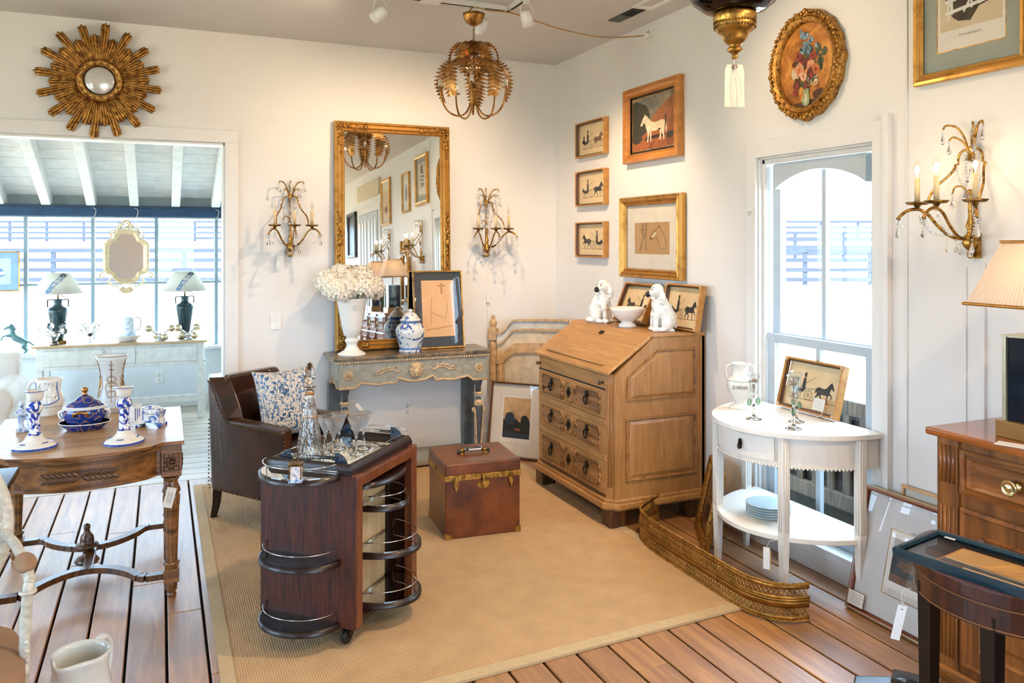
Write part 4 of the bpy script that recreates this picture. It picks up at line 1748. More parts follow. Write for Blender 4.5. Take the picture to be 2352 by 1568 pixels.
def band_(b, outer, inner, z0, z1, mi=0):
    n = len(outer)
    vs = [(x, y, z0) for x, y in outer] + [(x, y, z1) for x, y in outer] + [(x, y, z1) for x, y in inner] + [(x, y, z0) for x, y in inner]
    fs = []
    for j in range(4):
        for k in range(n - 1):
            a, c = j * n, ((j + 1) % 4) * n
            fs.append((a + k + 1, a + k, c + k, c + k + 1))
    b.add(vs, fs, mi, False)


band_(b, ap, inn, .605, .74)
b.build('apron', WHITEP, dm)
b = MB()
for j in range(84):
    a = PI * (j + .5) / 84
    x, y = -(DB - .03) * math.sin(a), -(DA - .025) * math.cos(a)
    b.sphere((x, y, .605), .006, 6, 4)
o = b.build('beading', WHITEP, dm)
o['kind'] = 'stuff'
# drawer in the left bay
b = MB()
do = [(-(DB - .027) * math.sin(a), -(DA - .022) * math.cos(a)) for a in [PI * (.335 + .30 * k / 12) for k in range(13)]]
di = [(-(DB - .05) * math.sin(a), -(DA - .045) * math.cos(a)) for a in [PI * (.335 + .30 * k / 12) for k in range(13)]]
band_(b, do[::-1], di[::-1], .625, .728)
dw = b.build('drawer', WHITEP, dm, bevel=.002)
b = MB()
a = PI * .46
x, y = -(DB - .022) * math.sin(a), -(DA - .017) * math.cos(a)
b.T = Matrix.Translation((x, y, .68)) @ Matrix.Rotation(R(-92), 4, 'Z')
b.prism([(-.007, -.022), (.007, -.022), (.011, 0), (.007, .022), (-.007, .022), (-.011, 0)], .004, (0, 0, 0), (1, 0, 0), (0, 0, 1))
b.sphere((0, -.006, .008), .007, 8, 6)
b.tube([(.009 * math.cos(q), -.008, -.012 + .012 * math.sin(q)) for q in [2 * PI * k / 12 for k in range(12)]], .0028, 6, closed=True)
b.build('pull', IRON, dw)
LEGA = [.07, .305, .665, .95]
for fa in LEGA:
    a = PI * fa
    x, y = -(DB - .032) * math.sin(a), -(DA - .027) * math.cos(a)
    x = min(x, -.03)
    b = MB()
    for (z0, z1, w0, w1) in ((.30, .74, .018, .019), (0, .30, .011, .018)):
        b.add([(x - w0, y - w0, z0), (x + w0, y - w0, z0), (x + w0, y + w0, z0), (x - w0, y + w0, z0), (x - w1, y - w1, z1), (x + w1, y - w1, z1), (x + w1, y + w1, z1), (x - w1, y + w1, z1)],
              [(3, 2, 1, 0), (4, 5, 6, 7), (0, 1, 5, 4), (1, 2, 6, 5), (2, 3, 7, 6), (3, 0, 4, 7)])
    for e in (-.007, .007):
        b.tube([(x - .018, y + e, .32), (x - .019, y + e, .72)], .003, 5)
        b.tube([(x + e, y - .018, .32), (x + e, y - .019, .72)], .003, 5)
    b.build('leg', WHITEP, dm)
b = MB()
b.prism(dem(DA - .02, DB - .03), .022, (0, 0, .278))
b.build('shelf', WHITEP, dm, bevel=.004)

# ---- brass fender
t_ = NT('pierced_brass')
PIERCE = gilt('fender_brass', '#b98a45', '#6a4616', .3, .95, 14, .06, .25, .6)
fe = thing('brass_fender', 'low pierced brass fender curving at both ends on the floor by the rug', 'fender', (0, 0, 0))
path = spline([(2.60, 3.86, 0), (2.50, 3.81, 0), (2.37, 3.70, 0), (2.325, 3.55, 0), (2.312, 3.35, 0), (2.308, 3.1, 0), (2.305, 2.9, 0), (2.31, 2.78, 0), (2.345, 2.685, 0), (2.41, 2.625, 0), (2.50, 2.60, 0)], 10)
# resample evenly
L = [0]
for a, c in zip(path[:-1], path[1:]):
    L.append(L[-1] + math.dist(a, c))


def along(s):
    for i in range(len(L) - 1):
        if L[i + 1] >= s:
            f = (s - L[i]) / max(L[i + 1] - L[i], 1e-9)
            p = Vector(path[i]).lerp(Vector(path[i + 1]), f)
            d = (Vector(path[i + 1]) - Vector(path[i])).normalized()
            return p, Vector((d.y, -d.x, 0))
    d = (Vector(path[-1]) - Vector(path[-2])).normalized()
    return Vector(path[-1]), Vector((d.y, -d.x, 0))


NS = 150
LT = L[-1]


def fstrip(z0, z1, off, mat, name, n=NS):
    b = MB()
    for i in range(n + 1):
        pass
    b.grid(lambda u, v: tuple(along(u * LT)[0] + along(u * LT)[1] * off + Vector((0, 0, z0 + (z1 - z0) * v))), n, 1)
    o = b.build(name, mat, fe)
    m = o.modifiers.new('t', 'SOLIDIFY'); m.thickness = .002; m.offset = 0
    return o


fstrip(.012, .03, 0, PIERCE, 'bottom_strip')
fstrip(.062, .108, 0, PIERCE, 'middle_strip')
fstrip(.140, .162, 0, PIERCE, 'top_strip')


def lattice(z0, z1, name):
    b = MB()
    cell = .021
    n = int(LT / cell)
    h = z1 - z0
    for i in range(n):
        s0 = i * cell
        for (u0, v0, u1, v1) in ((0, 0, 1, 1), (0, 1, 1, 0)):
            pts = []
            for k in range(5):
                f = k / 4
                p, nn = along(min(s0 + cell * (u0 + (u1 - u0) * f), LT))
                pts.append(tuple(p + Vector((0, 0, z0 + h * (v0 + (v1 - v0) * f)))))
            b.tube(pts, .0024, 4, caps=False)
        p, nn = along(min(s0 + cell * .5, LT))
        b.sphere(tuple(p + Vector((0, 0, z0 + h / 2))), .0056, 6, 4)
        p, nn = along(min(s0, LT))
        b.tube([tuple(p + Vector((0, 0, z0))), tuple(p + Vector((0, 0, z1)))], .0018, 4, caps=False)
    o = b.build(name, PIERCE, fe)
    return o


lattice(.028, .064, 'lower_lattice')
lattice(.106, .142, 'upper_lattice')
for z in (.086, .098, .108):
    b = MB()
    b.tube([tuple(along(LT * k / 90)[0] - along(LT * k / 90)[1] * -.003 + Vector((0, 0, z))) for k in range(91)], .0055, 8)
    b.build('bead_moulding', PIERCE, fe)
for z in (.010, .163):
    b = MB()
    for w in range(2):
        b.tube([tuple(along(LT * k / 520)[0] + along(LT * k / 520)[1] * (.0035 * math.cos(k * .75 + PI * w)) + Vector((0, 0, z + .0035 * math.sin(k * .75 + PI * w)))) for k in range(521)], .0036, 5)
    b.build('rope_edge', PIERCE, fe)

# ---- walnut cabinet on the right
CAB = wood('cherry_cabinet', '#6a3a16', '#a8682f', .3, 'z', .8, coat=.25, bump=.1)
CABX = wood('cherry_cabinet_rail', '#6a3a16', '#ad6c32', .3, 'x', .8, coat=.25, bump=.1)
cb_ = thing('cherrywood_cabinet', 'reddish brown wooden cabinet with fluted corner, drawer and panelled doors', 'cabinet', (2.90, 1.29, 0), R(-90))
GW, GD = .695, .40
MB().box(-GW, GW, -GD, 0, .10, .925).build('carcass', CAB, cb_, bevel=.004)
b = MB()
b.prism([(-GW - .03, -.0), (-GW - .03, -GD - .035), (GW + .03, -GD - .035), (GW + .03, 0)], .026, (0, 0, .925))
b.build('top', wood('cherry_top', '#7a3f16', '#b5652a', .16, 'x', .6, coat=.5, bump=.03), cb_, bevel=.008, seg=3)
for s in (-1, 1):
    x = s * (GW - .042)
    b = MB()
    b.box(x - .04, x + .04, -GD - .012, -GD, .10, .925)
    p = b.build('pilaster', CAB, cb_, bevel=.003)
    b = MB()
    for e in (-.024, -.008, .008, .024):
        b.tube([(x + e, -GD - .012, .77), (x + e, -GD - .012, .90)], .0055, 6)
        b.tube([(x + e, -GD - .012, .17), (x + e, -GD - .012, .69)], .0055, 6)
    b.build('fluting', CAB, p)


def raised(parent, x0, x1, z0, z1, y, name, mat, steps):
    b = MB()
    vs, fs = [], []
    for (t, d) in steps:
        vs += [(x0 + t, y - d, z0 + t), (x1 - t, y - d, z0 + t), (x1 - t, y - d, z1 - t), (x0 + t, y - d, z1 - t)]
    for j in range(len(steps) - 1):
        for k in range(4):
            fs.append((j * 4 + k, j * 4 + (k + 1) % 4, (j + 1) * 4 + (k + 1) % 4, (j + 1) * 4 + k))
    L_ = (len(steps) - 1) * 4
    fs.append((L_, L_ + 1, L_ + 2, L_ + 3))
    b.add(vs, fs)
    return b.build(name, mat, parent)


for s in range(3):
    xa = -GW + .09 + .41 * s
    xb = xa + .385
    d = raised(cb_, xa, xb, .745, .895, -GD, 'drawer', CABX, [(0, 0), (0, .016), (.010, .022), (.016, .006), (.026, .011), (.034, .002)])
    b = MB().lathe([(.018, 0), (.02, .004), (.010, .008), (.010, .022), (.024, .03), (.026, .036), (.022, .040), (.021, .036), (.01, .040), (0, .042)], 20, ((xa + xb) / 2, -GD - .006, .82), axis='y')
    b.build('knob', plain('pale_brass', '#cbb680', .2, 1.0, var=.1), d)
    dd = raised(cb_, xa, xb, .16, .70, -GD, 'door', CAB, [(0, 0), (0, .014), (.012, .02), (.02, .012), (.07, .012)])
    raised(dd, xa + .07, xb - .07, .23, .63, -GD - .006, 'door_panel', CAB, [(0, .006), (.008, .018), (.020, .000), (.030, .000), (.06, .010)])
for x in (-.208, .202):
    MB().box(x - .011, x + .011, -GD - .012, -GD, .10, .925).build('stile', CAB, cb_)
b = MB()
b.box(-GW - .02, GW + .02, -GD - .025, 0, .085, .135)
b.build('base_moulding', CABX, cb_, bevel=.012, seg=3)
for s in (-1, 1):
    for y in (-GD + .03, -.06):
        b = MB()
        x = s * (GW - .03)
        b.tube([(x, y, .10), (x + s * .01, y - .008, .05), (x + s * .012, y - .01, 0)], [.05, .045, .035], 4, sm=False)
        b.build('foot', CAB, cb_)

# ---- inlaid half-round table in the right foreground
MAH = wood('mahogany_inlay', '#200c06', '#4f2211', .3, 'z', 1.2, coat=.12, bump=.03)
MAHT = wood('mahogany_top', '#341409', '#6c3319', .28, 'x', 1.0, coat=.2, bump=.03)
LINE = plain('boxwood_line', '#8e5a2c', .4)
EBON = plain('ebonised_leg', '#0b0a0a', .25, var=.1)
ht = thing('inlaid_half_round_table', 'dark mahogany half-round table with inlay lines and black legs at right', 'table', (2.19, 1.485, 0))
HA, HB_ = .275, .275


def hdem(k, n=30):
    return [(-(HB_ - k) * math.sin(PI * j / n), -(HA - k) * math.cos(PI * j / n)) for j in range(n + 1)][::-1]


b = MB()
b.prism(hdem(0), .033, (0, 0, .677), mi=0, mis=1)
b.build('top', [MAH, MAHT], ht, bevel=.004)
b = MB()
band_(b, hdem(.012), hdem(.035), .605, .68)
b.build('apron', MAH, ht)
for z in (.611, .668):
    MB().tube([(x * 1.001, y * 1.001, z) for x, y in hdem(.0115)], .0018, 5).build('inlay_line', LINE, ht)
for fa in (.67, .39, .13):
    a = PI * fa
    x, y = -(HB_ - .036) * math.sin(a), -(HA - .036) * math.cos(a)
    x = min(x, -.03)
    b = MB()
    w0, w1 = .014, .021
    b.add([(x - w0, y - w0, 0), (x + w0, y - w0, 0), (x + w0, y + w0, 0), (x - w0, y + w0, 0), (x - w1, y - w1, .64), (x + w1, y - w1, .64), (x + w1, y + w1, .64), (x - w1, y + w1, .64)],
          [(3, 2, 1, 0), (4, 5, 6, 7), (0, 1, 5, 4), (1, 2, 6, 5), (2, 3, 7, 6), (3, 0, 4, 7)])
    b.build('leg', EBON, ht)
# black splayed foot of a stool at the bottom edge
t = thing('black_stand', 'flat black lacquered foot of a low stand at the bottom edge right of centre', 'stand', (2.36, 2.0, 0))
for k in range(4):
    b = MB()
    b.T = Matrix.Rotation(R(128 + 90 * k), 4, 'Z')
    b.prism([(0, .03), (.17, 0), (.17, .035), (0, .075)], -.10, (0, -.05, 0), (1, 0, 0), (0, 0, 1))
    b.build('foot', EBON, t, bevel=.006)
MB().lathe([(.05, .03), (.05, .07), (.035, .085), (.0, .09)], 20).build('hub', EBON, t)

# ---- white console in the sunroom
sc_t = thing('white_console', 'long white painted console table with drawers in front of the sunroom windows', 'table', (-.315, 7.85, 0), R(-3.5))
MB().box(-.70, .70, 0, .40, .685, .707).build('top', wood('pale_pine', '#b7956b', '#d9bf98', .5, 'x', .8), sc_t, bevel=.004)
MB().box(-.67, .67, .03, .37, .49, .687).build('carcass', OLDWHITE, sc_t, bevel=.003)
for x0, x1 in ((-.61, -.15), (-.09, .10), (.16, .61)):
    MB().box(x0 - .004, x1 + .004, .0285, .031, .521, .659).build('drawer_gap_shade', plain('shadow_gap', '#6f7a7c', .8), sc_t)  # grey sheet paints the shade round each drawer
    raised(sc_t, x0, x1, .525, .655, .03, 'drawer', OLDWHITE, [(-.006, -.004), (-.004, .0), (0, .006), (.004, .006)])
for sx in (-1, 1):
    for y in (.045, .355):
        MB().box(sx * .65 - .032, sx * .65 + .032, y - .03, y + .03, 0, .49).build('leg', OLDWHITE, sc_t, bevel=.003)
MB().box(-.63, .63, .335, .375, .10, .16).build('stretcher', OLDWHITE, sc_t, bevel=.003)

# ---- white sofa at the left of the sunroom
SOFA = plain('white_damask', '#dddcd6', .85, var=.05, scale=14)
t = thing('white_sofa', 'white upholstered sofa with rolled arm at the far left of the sunroom', 'sofa', (-1.55, 6.55, 0), R(0))
MB().box(-.60, .60, -.38, .38, .10, .36).build('base', SOFA, t, bevel=.03, seg=3)
remesh(MB().box(-.45, .5, -.42, .30, .34, .47).build('seat_cushion', SOFA, t), .03, 8)
remesh(MB().box(-.62, .60, .26, .46, .3, .68).tube([(-.62, .36, .68), (.60, .36, .68)], .11, 14).build('back', SOFA, t), .03, 5)
for x in (-.60, .56):
    remesh(MB().box(x - .07, x + .07, -.38, .40, .1, .52).tube([(x, -.38, .54), (x, .40, .54)], .10, 14).build('arm', SOFA, t), .025, 4)
for x in (-.55, .55):
    for y in (-.33, .36):
        MB().lathe([(.02, 0), (.03, .1)], 12, (x, y, 0)).build('leg', TDARK, t)

# ---- pale furniture glimpsed at the right side of the opening
t = thing('slim_white_chair', 'white upright side chair half hidden by the right edge of the opening', 'chair', (.60, 7.25, 0), R(-80))
MB().box(-.2, .2, -.2, .2, .40, .46).build('seat', SOFA, t, bevel=.02)
MB().box(-.19, .19, .17, .23, .50, .84).build('backrest', plain('woven_grey', '#cfc9bd', .9, var=.2, scale=60), t, bevel=.02)
for sx in (-1, 1):
    for y in (-.17, .2):
        MB().box(sx * .18 - .018, sx * .18 + .018, y - .018, y + .018, 0, .88 if y > 0 else .40).build('leg', OLDWHITE, t)
t = thing('brown_nightstand', 'low brown box table with a white cloth top beside the opening', 'table', (.50, 6.55, 0))
MB().box(-.12, .18, -.15, .15, 0, .40).build('body', wood('red_brown', '#4a2516', '#7c4a30', .5, 'z'), t, bevel=.004)
MB().box(-.14, .2, -.17, .17, .40, .43).build('cloth_top', SOFA, t, bevel=.012)

# ================================================================ PICTURES
HORSE = [(.03, .70), (.00, .62), (.03, .58), (.07, .60), (.12, .66), (.17, .66), (.19, .58), (.21, .50), (.24, .42), (.26, .34), (.27, .22), (.26, .10), (.245, .02), (.29, .02), (.30, .10), (.315, .22), (.33, .33), (.345, .36), (.36, .22), (.37, .10), (.365, .02), (.405, .02), (.41, .10), (.405, .24), (.41, .37), (.52, .35), (.62, .36), (.68, .40), (.70, .33), (.715, .24), (.70, .12), (.69, .02), (.735, .02), (.75, .12), (.765, .22), (.79, .30), (.80, .22), (.83, .14), (.825, .02), (.87, .02), (.875, .13), (.86, .24), (.87, .36), (.88, .48), (.91, .35), (.93, .22), (.95, .30), (.945, .46), (.91, .60), (.87, .645), (.78, .67), (.65, .64), (.52, .63), (.42, .67), (.34, .76), (.27, .86), (.20, .92), (.17, .96), (.155, .91), (.10, .84)]
TROT = [(.03, .72), (.00, .64), (.03, .60), (.07, .62), (.12, .68), (.17, .67), (.19, .58), (.20, .50), (.12, .44), (.05, .36), (.10, .22), (.13, .24), (.10, .35), (.18, .40), (.26, .38), (.30, .22), (.26, .06), (.24, .02), (.29, .02), (.34, .20), (.34, .36), (.45, .36), (.60, .36), (.66, .34), (.58, .22), (.60, .04), (.65, .04), (.64, .20), (.73, .30), (.80, .28), (.90, .14), (.96, .06), (.99, .09), (.92, .22), (.87, .34), (.88, .46), (.93, .40), (1.0, .34), (.97, .50), (.91, .62), (.78, .67), (.65, .64), (.52, .63), (.42, .67), (.34, .77), (.27, .87), (.20, .93), (.17, .97), (.155, .92), (.10, .85)]


def place(poly, x, y, w, h, flip=False):
    q = [((1 - a if flip else a) * w + x, b * h + y) for a, b in poly]
    return q[::-1] if flip else q


def wheel(x, y, r, sy=1.0, spokes=8, th=.006):
    out = []
    n = 20
    for k in range(n):
        a, c = 2 * PI * k / n, 2 * PI * (k + 1) / n
        out.append([(x + r * math.cos(a), y + r * sy * math.sin(a)), (x + r * math.cos(c), y + r * sy * math.sin(c)), (x + (r - th) * math.cos(c), y + (r - th) * sy * math.sin(c)), (x + (r - th) * math.cos(a), y + (r - th) * sy * math.sin(a))])
    for k in range(spokes):
        a = 2 * PI * k / spokes
        d = (-math.sin(a) * th * .3, math.cos(a) * th * .3)
        out.append([(x + d[0], y + d[1]), (x + r * math.cos(a) + d[0], y + r * sy * math.sin(a) + d[1]), (x + r * math.cos(a) - d[0], y + r * sy * math.sin(a) - d[1]), (x - d[0], y - d[1])])
    return out


def stroke(x0, y0, x1, y1, w):
    d = Vector((y0 - y1, x1 - x0))
    d = d.normalized() * w / 2 if d.length else Vector((0, 0))
    return [(x0 - d.x, y0 - d.y), (x1 - d.x, y1 - d.y), (x1 + d.x, y1 + d.y), (x0 + d.x, y0 + d.y)]


def blob(x, y, rx, ry, seed=0, n=14, k=.18):
    r = random.Random(seed)
    return [(x + rx * (1 + k * (r.random() * 2 - 1)) * math.cos(2 * PI * i / n), y + ry * (1 + k * (r.random() * 2 - 1)) * math.sin(2 * PI * i / n)) for i in range(n)]


def fix(poly):
    a = sum(poly[i][0] * poly[(i + 1) % len(poly)][1] - poly[(i + 1) % len(poly)][0] * poly[i][1] for i in range(len(poly)))
    return poly if a > 0 else poly[::-1]


def carriage(kind, dark=1, mid=2, rev=False):
    """trotting horse with a light carriage and driver, in unit coordinates"""
    s = []
    s.append((mid, stroke(.10, .20, .92, .215, .012)))
    hx = .54
    s.append((dark if kind % 2 else mid, place(TROT, hx, .20, .34, .50, True)))
    for wx, r in ((.22, .085), (.44, .075)):
        s += [(dark, q) for q in wheel(wx, .20 + r * 1.5, r, 1.5)]
    s.append((dark, [(.12, .42), (.22, .34), (.34, .36), (.38, .46), (.34, .44), (.24, .42), (.16, .52)]))
    s.append((dark, stroke(.36, .44, .62, .48, .01)))
    tx = .33 if kind != 2 else .30
    s.append((dark, [(tx - .03, .44), (tx + .035, .44), (tx + .03, .62), (tx + .015, .68), (tx - .02, .66)]))
    s.append((mid, blob(tx + .004, .70, .018, .028, 3)))
    s.append((dark, [(tx - .02, .72), (tx + .028, .72), (tx + .02, .79), (tx - .012, .79)]))
    s.append((dark, stroke(tx + .03, .56, tx + .20, .72, .006)))
    if kind == 0:
        s.append((dark, [(.17, .42), (.22, .42), (.215, .60), (.195, .66), (.175, .60)]))
    if rev:
        s = [(m, [(1 - a, c) for a, c in q]) for m, q in s]
    return s


def picture(name, label, w, h, loc, rz, fmat, prof, board=None, paper=None, art=(), amats=(), rx=0.0, group=None, glazed=True, cat='picture', back=True, rim=None, artbox=None, extra=None):
    """framed picture: prof is (inset, depth) from the outer edge inwards; board = list of (inset from sight edge, material)"""
    t = thing(name, label, cat, loc, rz, group, rx)
    sight = prof[-1][0]
    MB().ring(w, h, [(.002, 0)] + prof, 0).build('frame', fmat, t)
    d = max(.006, prof[-1][1] - .006)
    if back:
        MB().box(-w / 2 + .004, w / 2 - .004, .0, .002, .004, h - .004).build('backing', plain('backing_board', '#5d4a34', .8), t)
    x0, x1, z0, z1 = -w / 2 + sight - .003, w / 2 - sight + .003, sight - .003, h - sight + .003
    y = -d
    if board:
        for inset, m, nm in board:
            a = MB()
            i0 = .0
            a.add([(x0, y, z0), (x1, y, z0), (x1, y, z1), (x0, y, z1), (x0 + inset[0], y, z0 + inset[1]), (x1 - inset[0], y, z0 + inset[1]), (x1 - inset[0], y, z1 - inset[2]), (x0 + inset[0], y, z1 - inset[2])],
                  [(0, 1, 5, 4), (1, 2, 6, 5), (2, 3, 7, 6), (3, 0, 4, 7)])
            a.build(nm, m, t)
            x0, x1, z0, z1 = x0 + inset[0], x1 - inset[0], z0 + inset[1], z1 - inset[2]
            y += .0006
    a = MB()
    a.add([(x0 - .001, y, z0 - .001), (x1 + .001, y, z0 - .001), (x1 + .001, y, z1 + .001), (x0 - .001, y, z1 + .001)], [(0, 1, 2, 3)], 0)
    W, H = x1 - x0, z1 - z0
    for i, (mi, poly) in enumerate(art):
        yy = y - .0004 - .00004 * i
        poly = [(min(max(p, .005), .995), min(max(q, .005), .995)) for p, q in fix(poly)]
        try:
            a.flat(poly, lambda u, v: (x0 + u * W, yy, z0 + v * H), mi)
        except Exception:
            pass
    a.build('print', [paper or PAPER] + list(amats), t)
    if glazed:
        g = MB()
        s2 = sight - .002
        yy = -prof[-1][1] + .001
        g.add([(-w / 2 + s2, yy, s2), (w / 2 - s2, yy, s2), (w / 2 - s2, yy, h - s2), (-w / 2 + s2, yy, h - s2)], [(0, 1, 2, 3)])
        g.build('glass', PGLASS, t)
    return t


RW = R(-90)
TANP = plain('tan_print_paper', '#e6c99a', .8, var=.06, scale=9)
SEPIA = plain('sepia_ink', '#7a5636', .8)
DINK = plain('dark_print_ink', '#2f2a28', .8)
TANWOOD = wood('light_oak_frame', '#a8712f', '#d59a50', .4, 'x', 1.2)
BRNWOOD = plain('dark_frame_slip', '#4b2d18', .4)


def carriage_frame(loc, rz, label, kind, rev=False, w=.44, h=.262, rx=0.0, group=None, grow=1.0):
    t = picture('carriage_print', label, w, h, loc, rz, TANWOOD, [(0, .04), (.008, .042), (.010, .036), (.018, .016)], None, TANP, carriage(kind, 1, 2, rev), [DINK, SEPIA], rx, group)
    b = MB()
    b.ring(w - .02, h - .02, [(0, .034), (.006, .035), (.009, .02)], 0)
    o = b.build('inner_slip', BRNWOOD, t)
    o.location.z = .01
    for sx in (-1, 1):
        for z in (.012, h - .012):
            MB().box(sx * (w / 2 - .012) - .007, sx * (w / 2 - .012) + .007, -.044, -.034, z - .007, z + .007).build('corner_block', plain('pale_corner', '#caa27a', .4), t, bevel=.001)
    return t


for (z, kind, rev, lb) in ((2.231, 0, False, 'topmost of three small tan carriage prints in a column on the right wall'),
                           (1.866, 1, False, 'middle one of three small tan carriage prints in a column on the right wall'),
                           (1.484, 3, True, 'lowest of three small tan carriage prints in a column on the right wall')):
    carriage_frame((XR - .002, 5.20, z), RW, lb, kind, rev, group='carriage prints in a column')

# oil painting of the grey horse
def paint(name, stops, scale=4, rough=.35, stretch=(1, 1, 1)):
    t = NT(name)
    v = t.coords(stretch)
    f = t.noise(v, scale, 8, .65, 1.0)
    t.bsdf(t.ramp(f, [(p, lin(c)) for p, c in stops]), rough, 0, t.bump(t.noise(v, 60, 3), .15, .002))
    return t.m


P_SKY = paint('painted_sky', [(.3, '#3d4443'), (.5, '#6b665a'), (.7, '#a39377')], 7)
P_TREE = paint('painted_trees', [(.3, '#17160f'), (.6, '#33301f'), (.75, '#4a4129')], 14)
P_HILL = paint('painted_hill', [(.3, '#6a3c1d'), (.6, '#9a5b2d'), (.75, '#7a6238')], 8)
P_GND = paint('painted_ground', [(.3, '#5a2f17'), (.55, '#9a5428'), (.75, '#4a4a2a')], 12)
P_HORSE = paint('painted_grey_horse', [(.3, '#b9a283'), (.6, '#e0d0b2'), (.8, '#f0e6d2')], 20)
P_SHADE = plain('painted_shadow', '#2a1d12', .4, var=.2)
WOODFR = wood('amber_frame', '#a9682a', '#d08c3e', .38, 'x', .9)
gh = [(2, [(0, .12), (0, .95), (.10, .97), (.22, .90), (.34, .85), (.42, .70), (.44, .55), (.38, .30), (.20, .15)]),
      (3, [(.36, .45), (.52, .62), (.72, .78), (1, .95), (1, .30), (.40, .30)]),
      (4, [(0, 0), (1, 0), (1, .30), (.78, .38), (.50, .40), (.25, .28), (0, .16)]),
      (6, [(.30, .17), (.80, .20), (.78, .25), (.34, .24)]),
      (2, blob(.90, .20, .08, .07, 5)), (2, blob(.12, .22, .12, .09, 6)),
      (5, place(HORSE, .20, .12, .66, .58)),
      (6, [(.795, .60), (.825, .58), (.80, .36), (.78, .34)]), (6, blob(.262, .52, .012, .012, 2)), (6, blob(.66, .34, .03, .02, 1))]
t = picture('horse_painting', 'oil painting of a grey horse in a stepped amber wood frame on the right wall', .64, .50, (XR - .002, 4.40, 2.125), RW, WOODFR,
            [(0, .035), (.004, .048), (.020, .050), (.026, .040), (.044, .034), (.053, .038), (.058, .030), (.061, .022)], [((.016, .016, .016), BLACK, 'black_slip'), ((.005, .005, .005), GOLDP, 'gold_slip')], P_SKY, gh, [P_SKY, P_TREE, P_HILL, P_GND, P_HORSE, P_SHADE], glazed=False, cat='painting')

# pencil study of two horse heads
KRAFT = plain('kraft_drawing_paper', '#b08a5e', .8, var=.05, scale=5)
HEAD = [(.05, .48), (.02, .40), (.07, .36), (.14, .40), (.26, .50), (.34, .44), (.40, .30), (.44, .12), (.47, .0), (.78, .0), (.74, .25), (.66, .52), (.54, .74), (.46, .82), (.43, .93), (.39, .84), (.30, .78), (.18, .64)]


def lines_of(poly, w, m):
    return [(m, stroke(a[0], a[1], c[0], c[1], w)) for a, c in zip(poly, poly[1:] + poly[:1])]


hd = []
pl = place(HEAD, .44, .18, .62, .78)
hd += lines_of(pl, .010, 1)
hd += [(2, place([(.08, .46), (.16, .42), (.30, .52), (.34, .66), (.24, .68)], .44, .18, .62, .78)), (1, blob(.62, .72, .012, .012, 1)), (1, place([(.02, .40), (.07, .36), (.10, .40), (.05, .46)], .44, .18, .62, .78))]
p2 = [(.22, .88), (.24, .98), (.27, .90), (.31, .90), (.33, .98), (.345, .86), (.34, .72), (.32, .58), (.30, .52), (.26, .52), (.24, .60), (.22, .74)]
hd += lines_of(p2, .010, 1) + [(1, stroke(.23, .76, .33, .76, .01)), (1, stroke(.26, .86, .27, .58, .007)), (1, stroke(.30, .50, .36, .12, .008)), (1, stroke(.24, .50, .16, .10, .008)), (1, stroke(.20, .3, .30, .12, .006)), (1, stroke(.26, .55, .31, .55, .012))]
t = picture('horse_head_drawing', 'drawing of two horse heads in a gilt frame with cream mount below the horse painting', .71, .54, (XR - .002, 4.411, 1.36), RW, GOLD,
            [(0, .03), (.006, .05), (.02, .045), (.03, .05), (.045, .035), (.052, .040), (.062, .022)], [((.095, .10, .115), CREAMP, 'mount')], KRAFT, hd, [plain('pencil', '#5a4634', .8), plain('white_chalk', '#c9b28f', .8)])

# oval flower painting
ov = thing('oval_flower_painting', 'oval flower painting in a carved gilt frame high on the right wall', 'painting', (XR - .002, 3.048, 2.47), RW)
OA, OB = .238, .268
b = MB()
pr = [(1.0, 0), (1.0, .028), (.96, .040), (.90, .034), (.86, .046), (.80, .038), (.775, .030), (.765, .018)]
b.grid(lambda u, v: (0, 0, 0), 1, 1)
b = MB()
n = 64
vs, fs = [], []
for (k, d) in pr:
    for j in range(n):
        a = 2 * PI * j / n
        q = k
        if k >= .96:
            q = k * (1 + .014 * math.cos(a * 16) + .028 * sum(max(0, 1 - abs(((a - c + PI) % (2 * PI)) - PI) / .16) for c in (PI / 2, PI, 0, 3 * PI / 2)))
        vs.append((OA * q * math.cos(a), -d, OB * q * math.sin(a)))
for i in range(len(pr) - 1):
    for j in range(n):
        fs.append((i * n + j, i * n + (j + 1) % n, (i + 1) * n + (j + 1) % n, (i + 1) * n + j))
b.add(vs, fs, 0, False)
b.build('frame', CARVEDGOLD, ov)
b = MB()
r_ = random.Random(4)
for j in range(70):
    a = 2 * PI * j / 70
    k = .955 + .02 * math.sin(j * 2.3)
    b.sphere((OA * k * math.cos(a), -.040, OB * k * math.sin(a)), .009 + .004 * r_.random(), 6, 5, sc=(1, .7, 1))
o = b.build('carving', CARVEDGOLD, ov)
o['kind'] = 'stuff'
b = MB()
for j in range(90):
    a = 2 * PI * j / 90
    b.sphere((OA * .80 * math.cos(a), -.038, OB * .80 * math.sin(a)), .0045, 6, 4)
o = b.build('beading', GOLD, ov)
o['kind'] = 'stuff'
PGOLD = paint('painted_gold_ground', [(.3, '#5d330f'), (.48, '#a8692a'), (.62, '#d39440'), (.8, '#8f5a22')], 9, .3)
PDARK = paint('painted_umber', [(.35, '#3a2010'), (.7, '#6b3d1b')], 12)
cols = ['#5d8299', '#7fa0ab', '#8c2f1c', '#5a1f14', '#c98a66', '#d8a98a', '#3d4a2c', '#2a3320', '#c9bfa0', '#b5652f', '#8f9c74', '#28435c']
am = [PGOLD, PDARK] + [plain('petal_paint_%s' % 'abcdefghijkl'[i], c, .4, var=.2, scale=60) for i, c in enumerate(cols)]
b = MB()
b.flat(circle((0, 0), 1, 48), lambda u, v: (OA * .78 * u, -.016, OB * .78 * v), 0)
lay = [0]


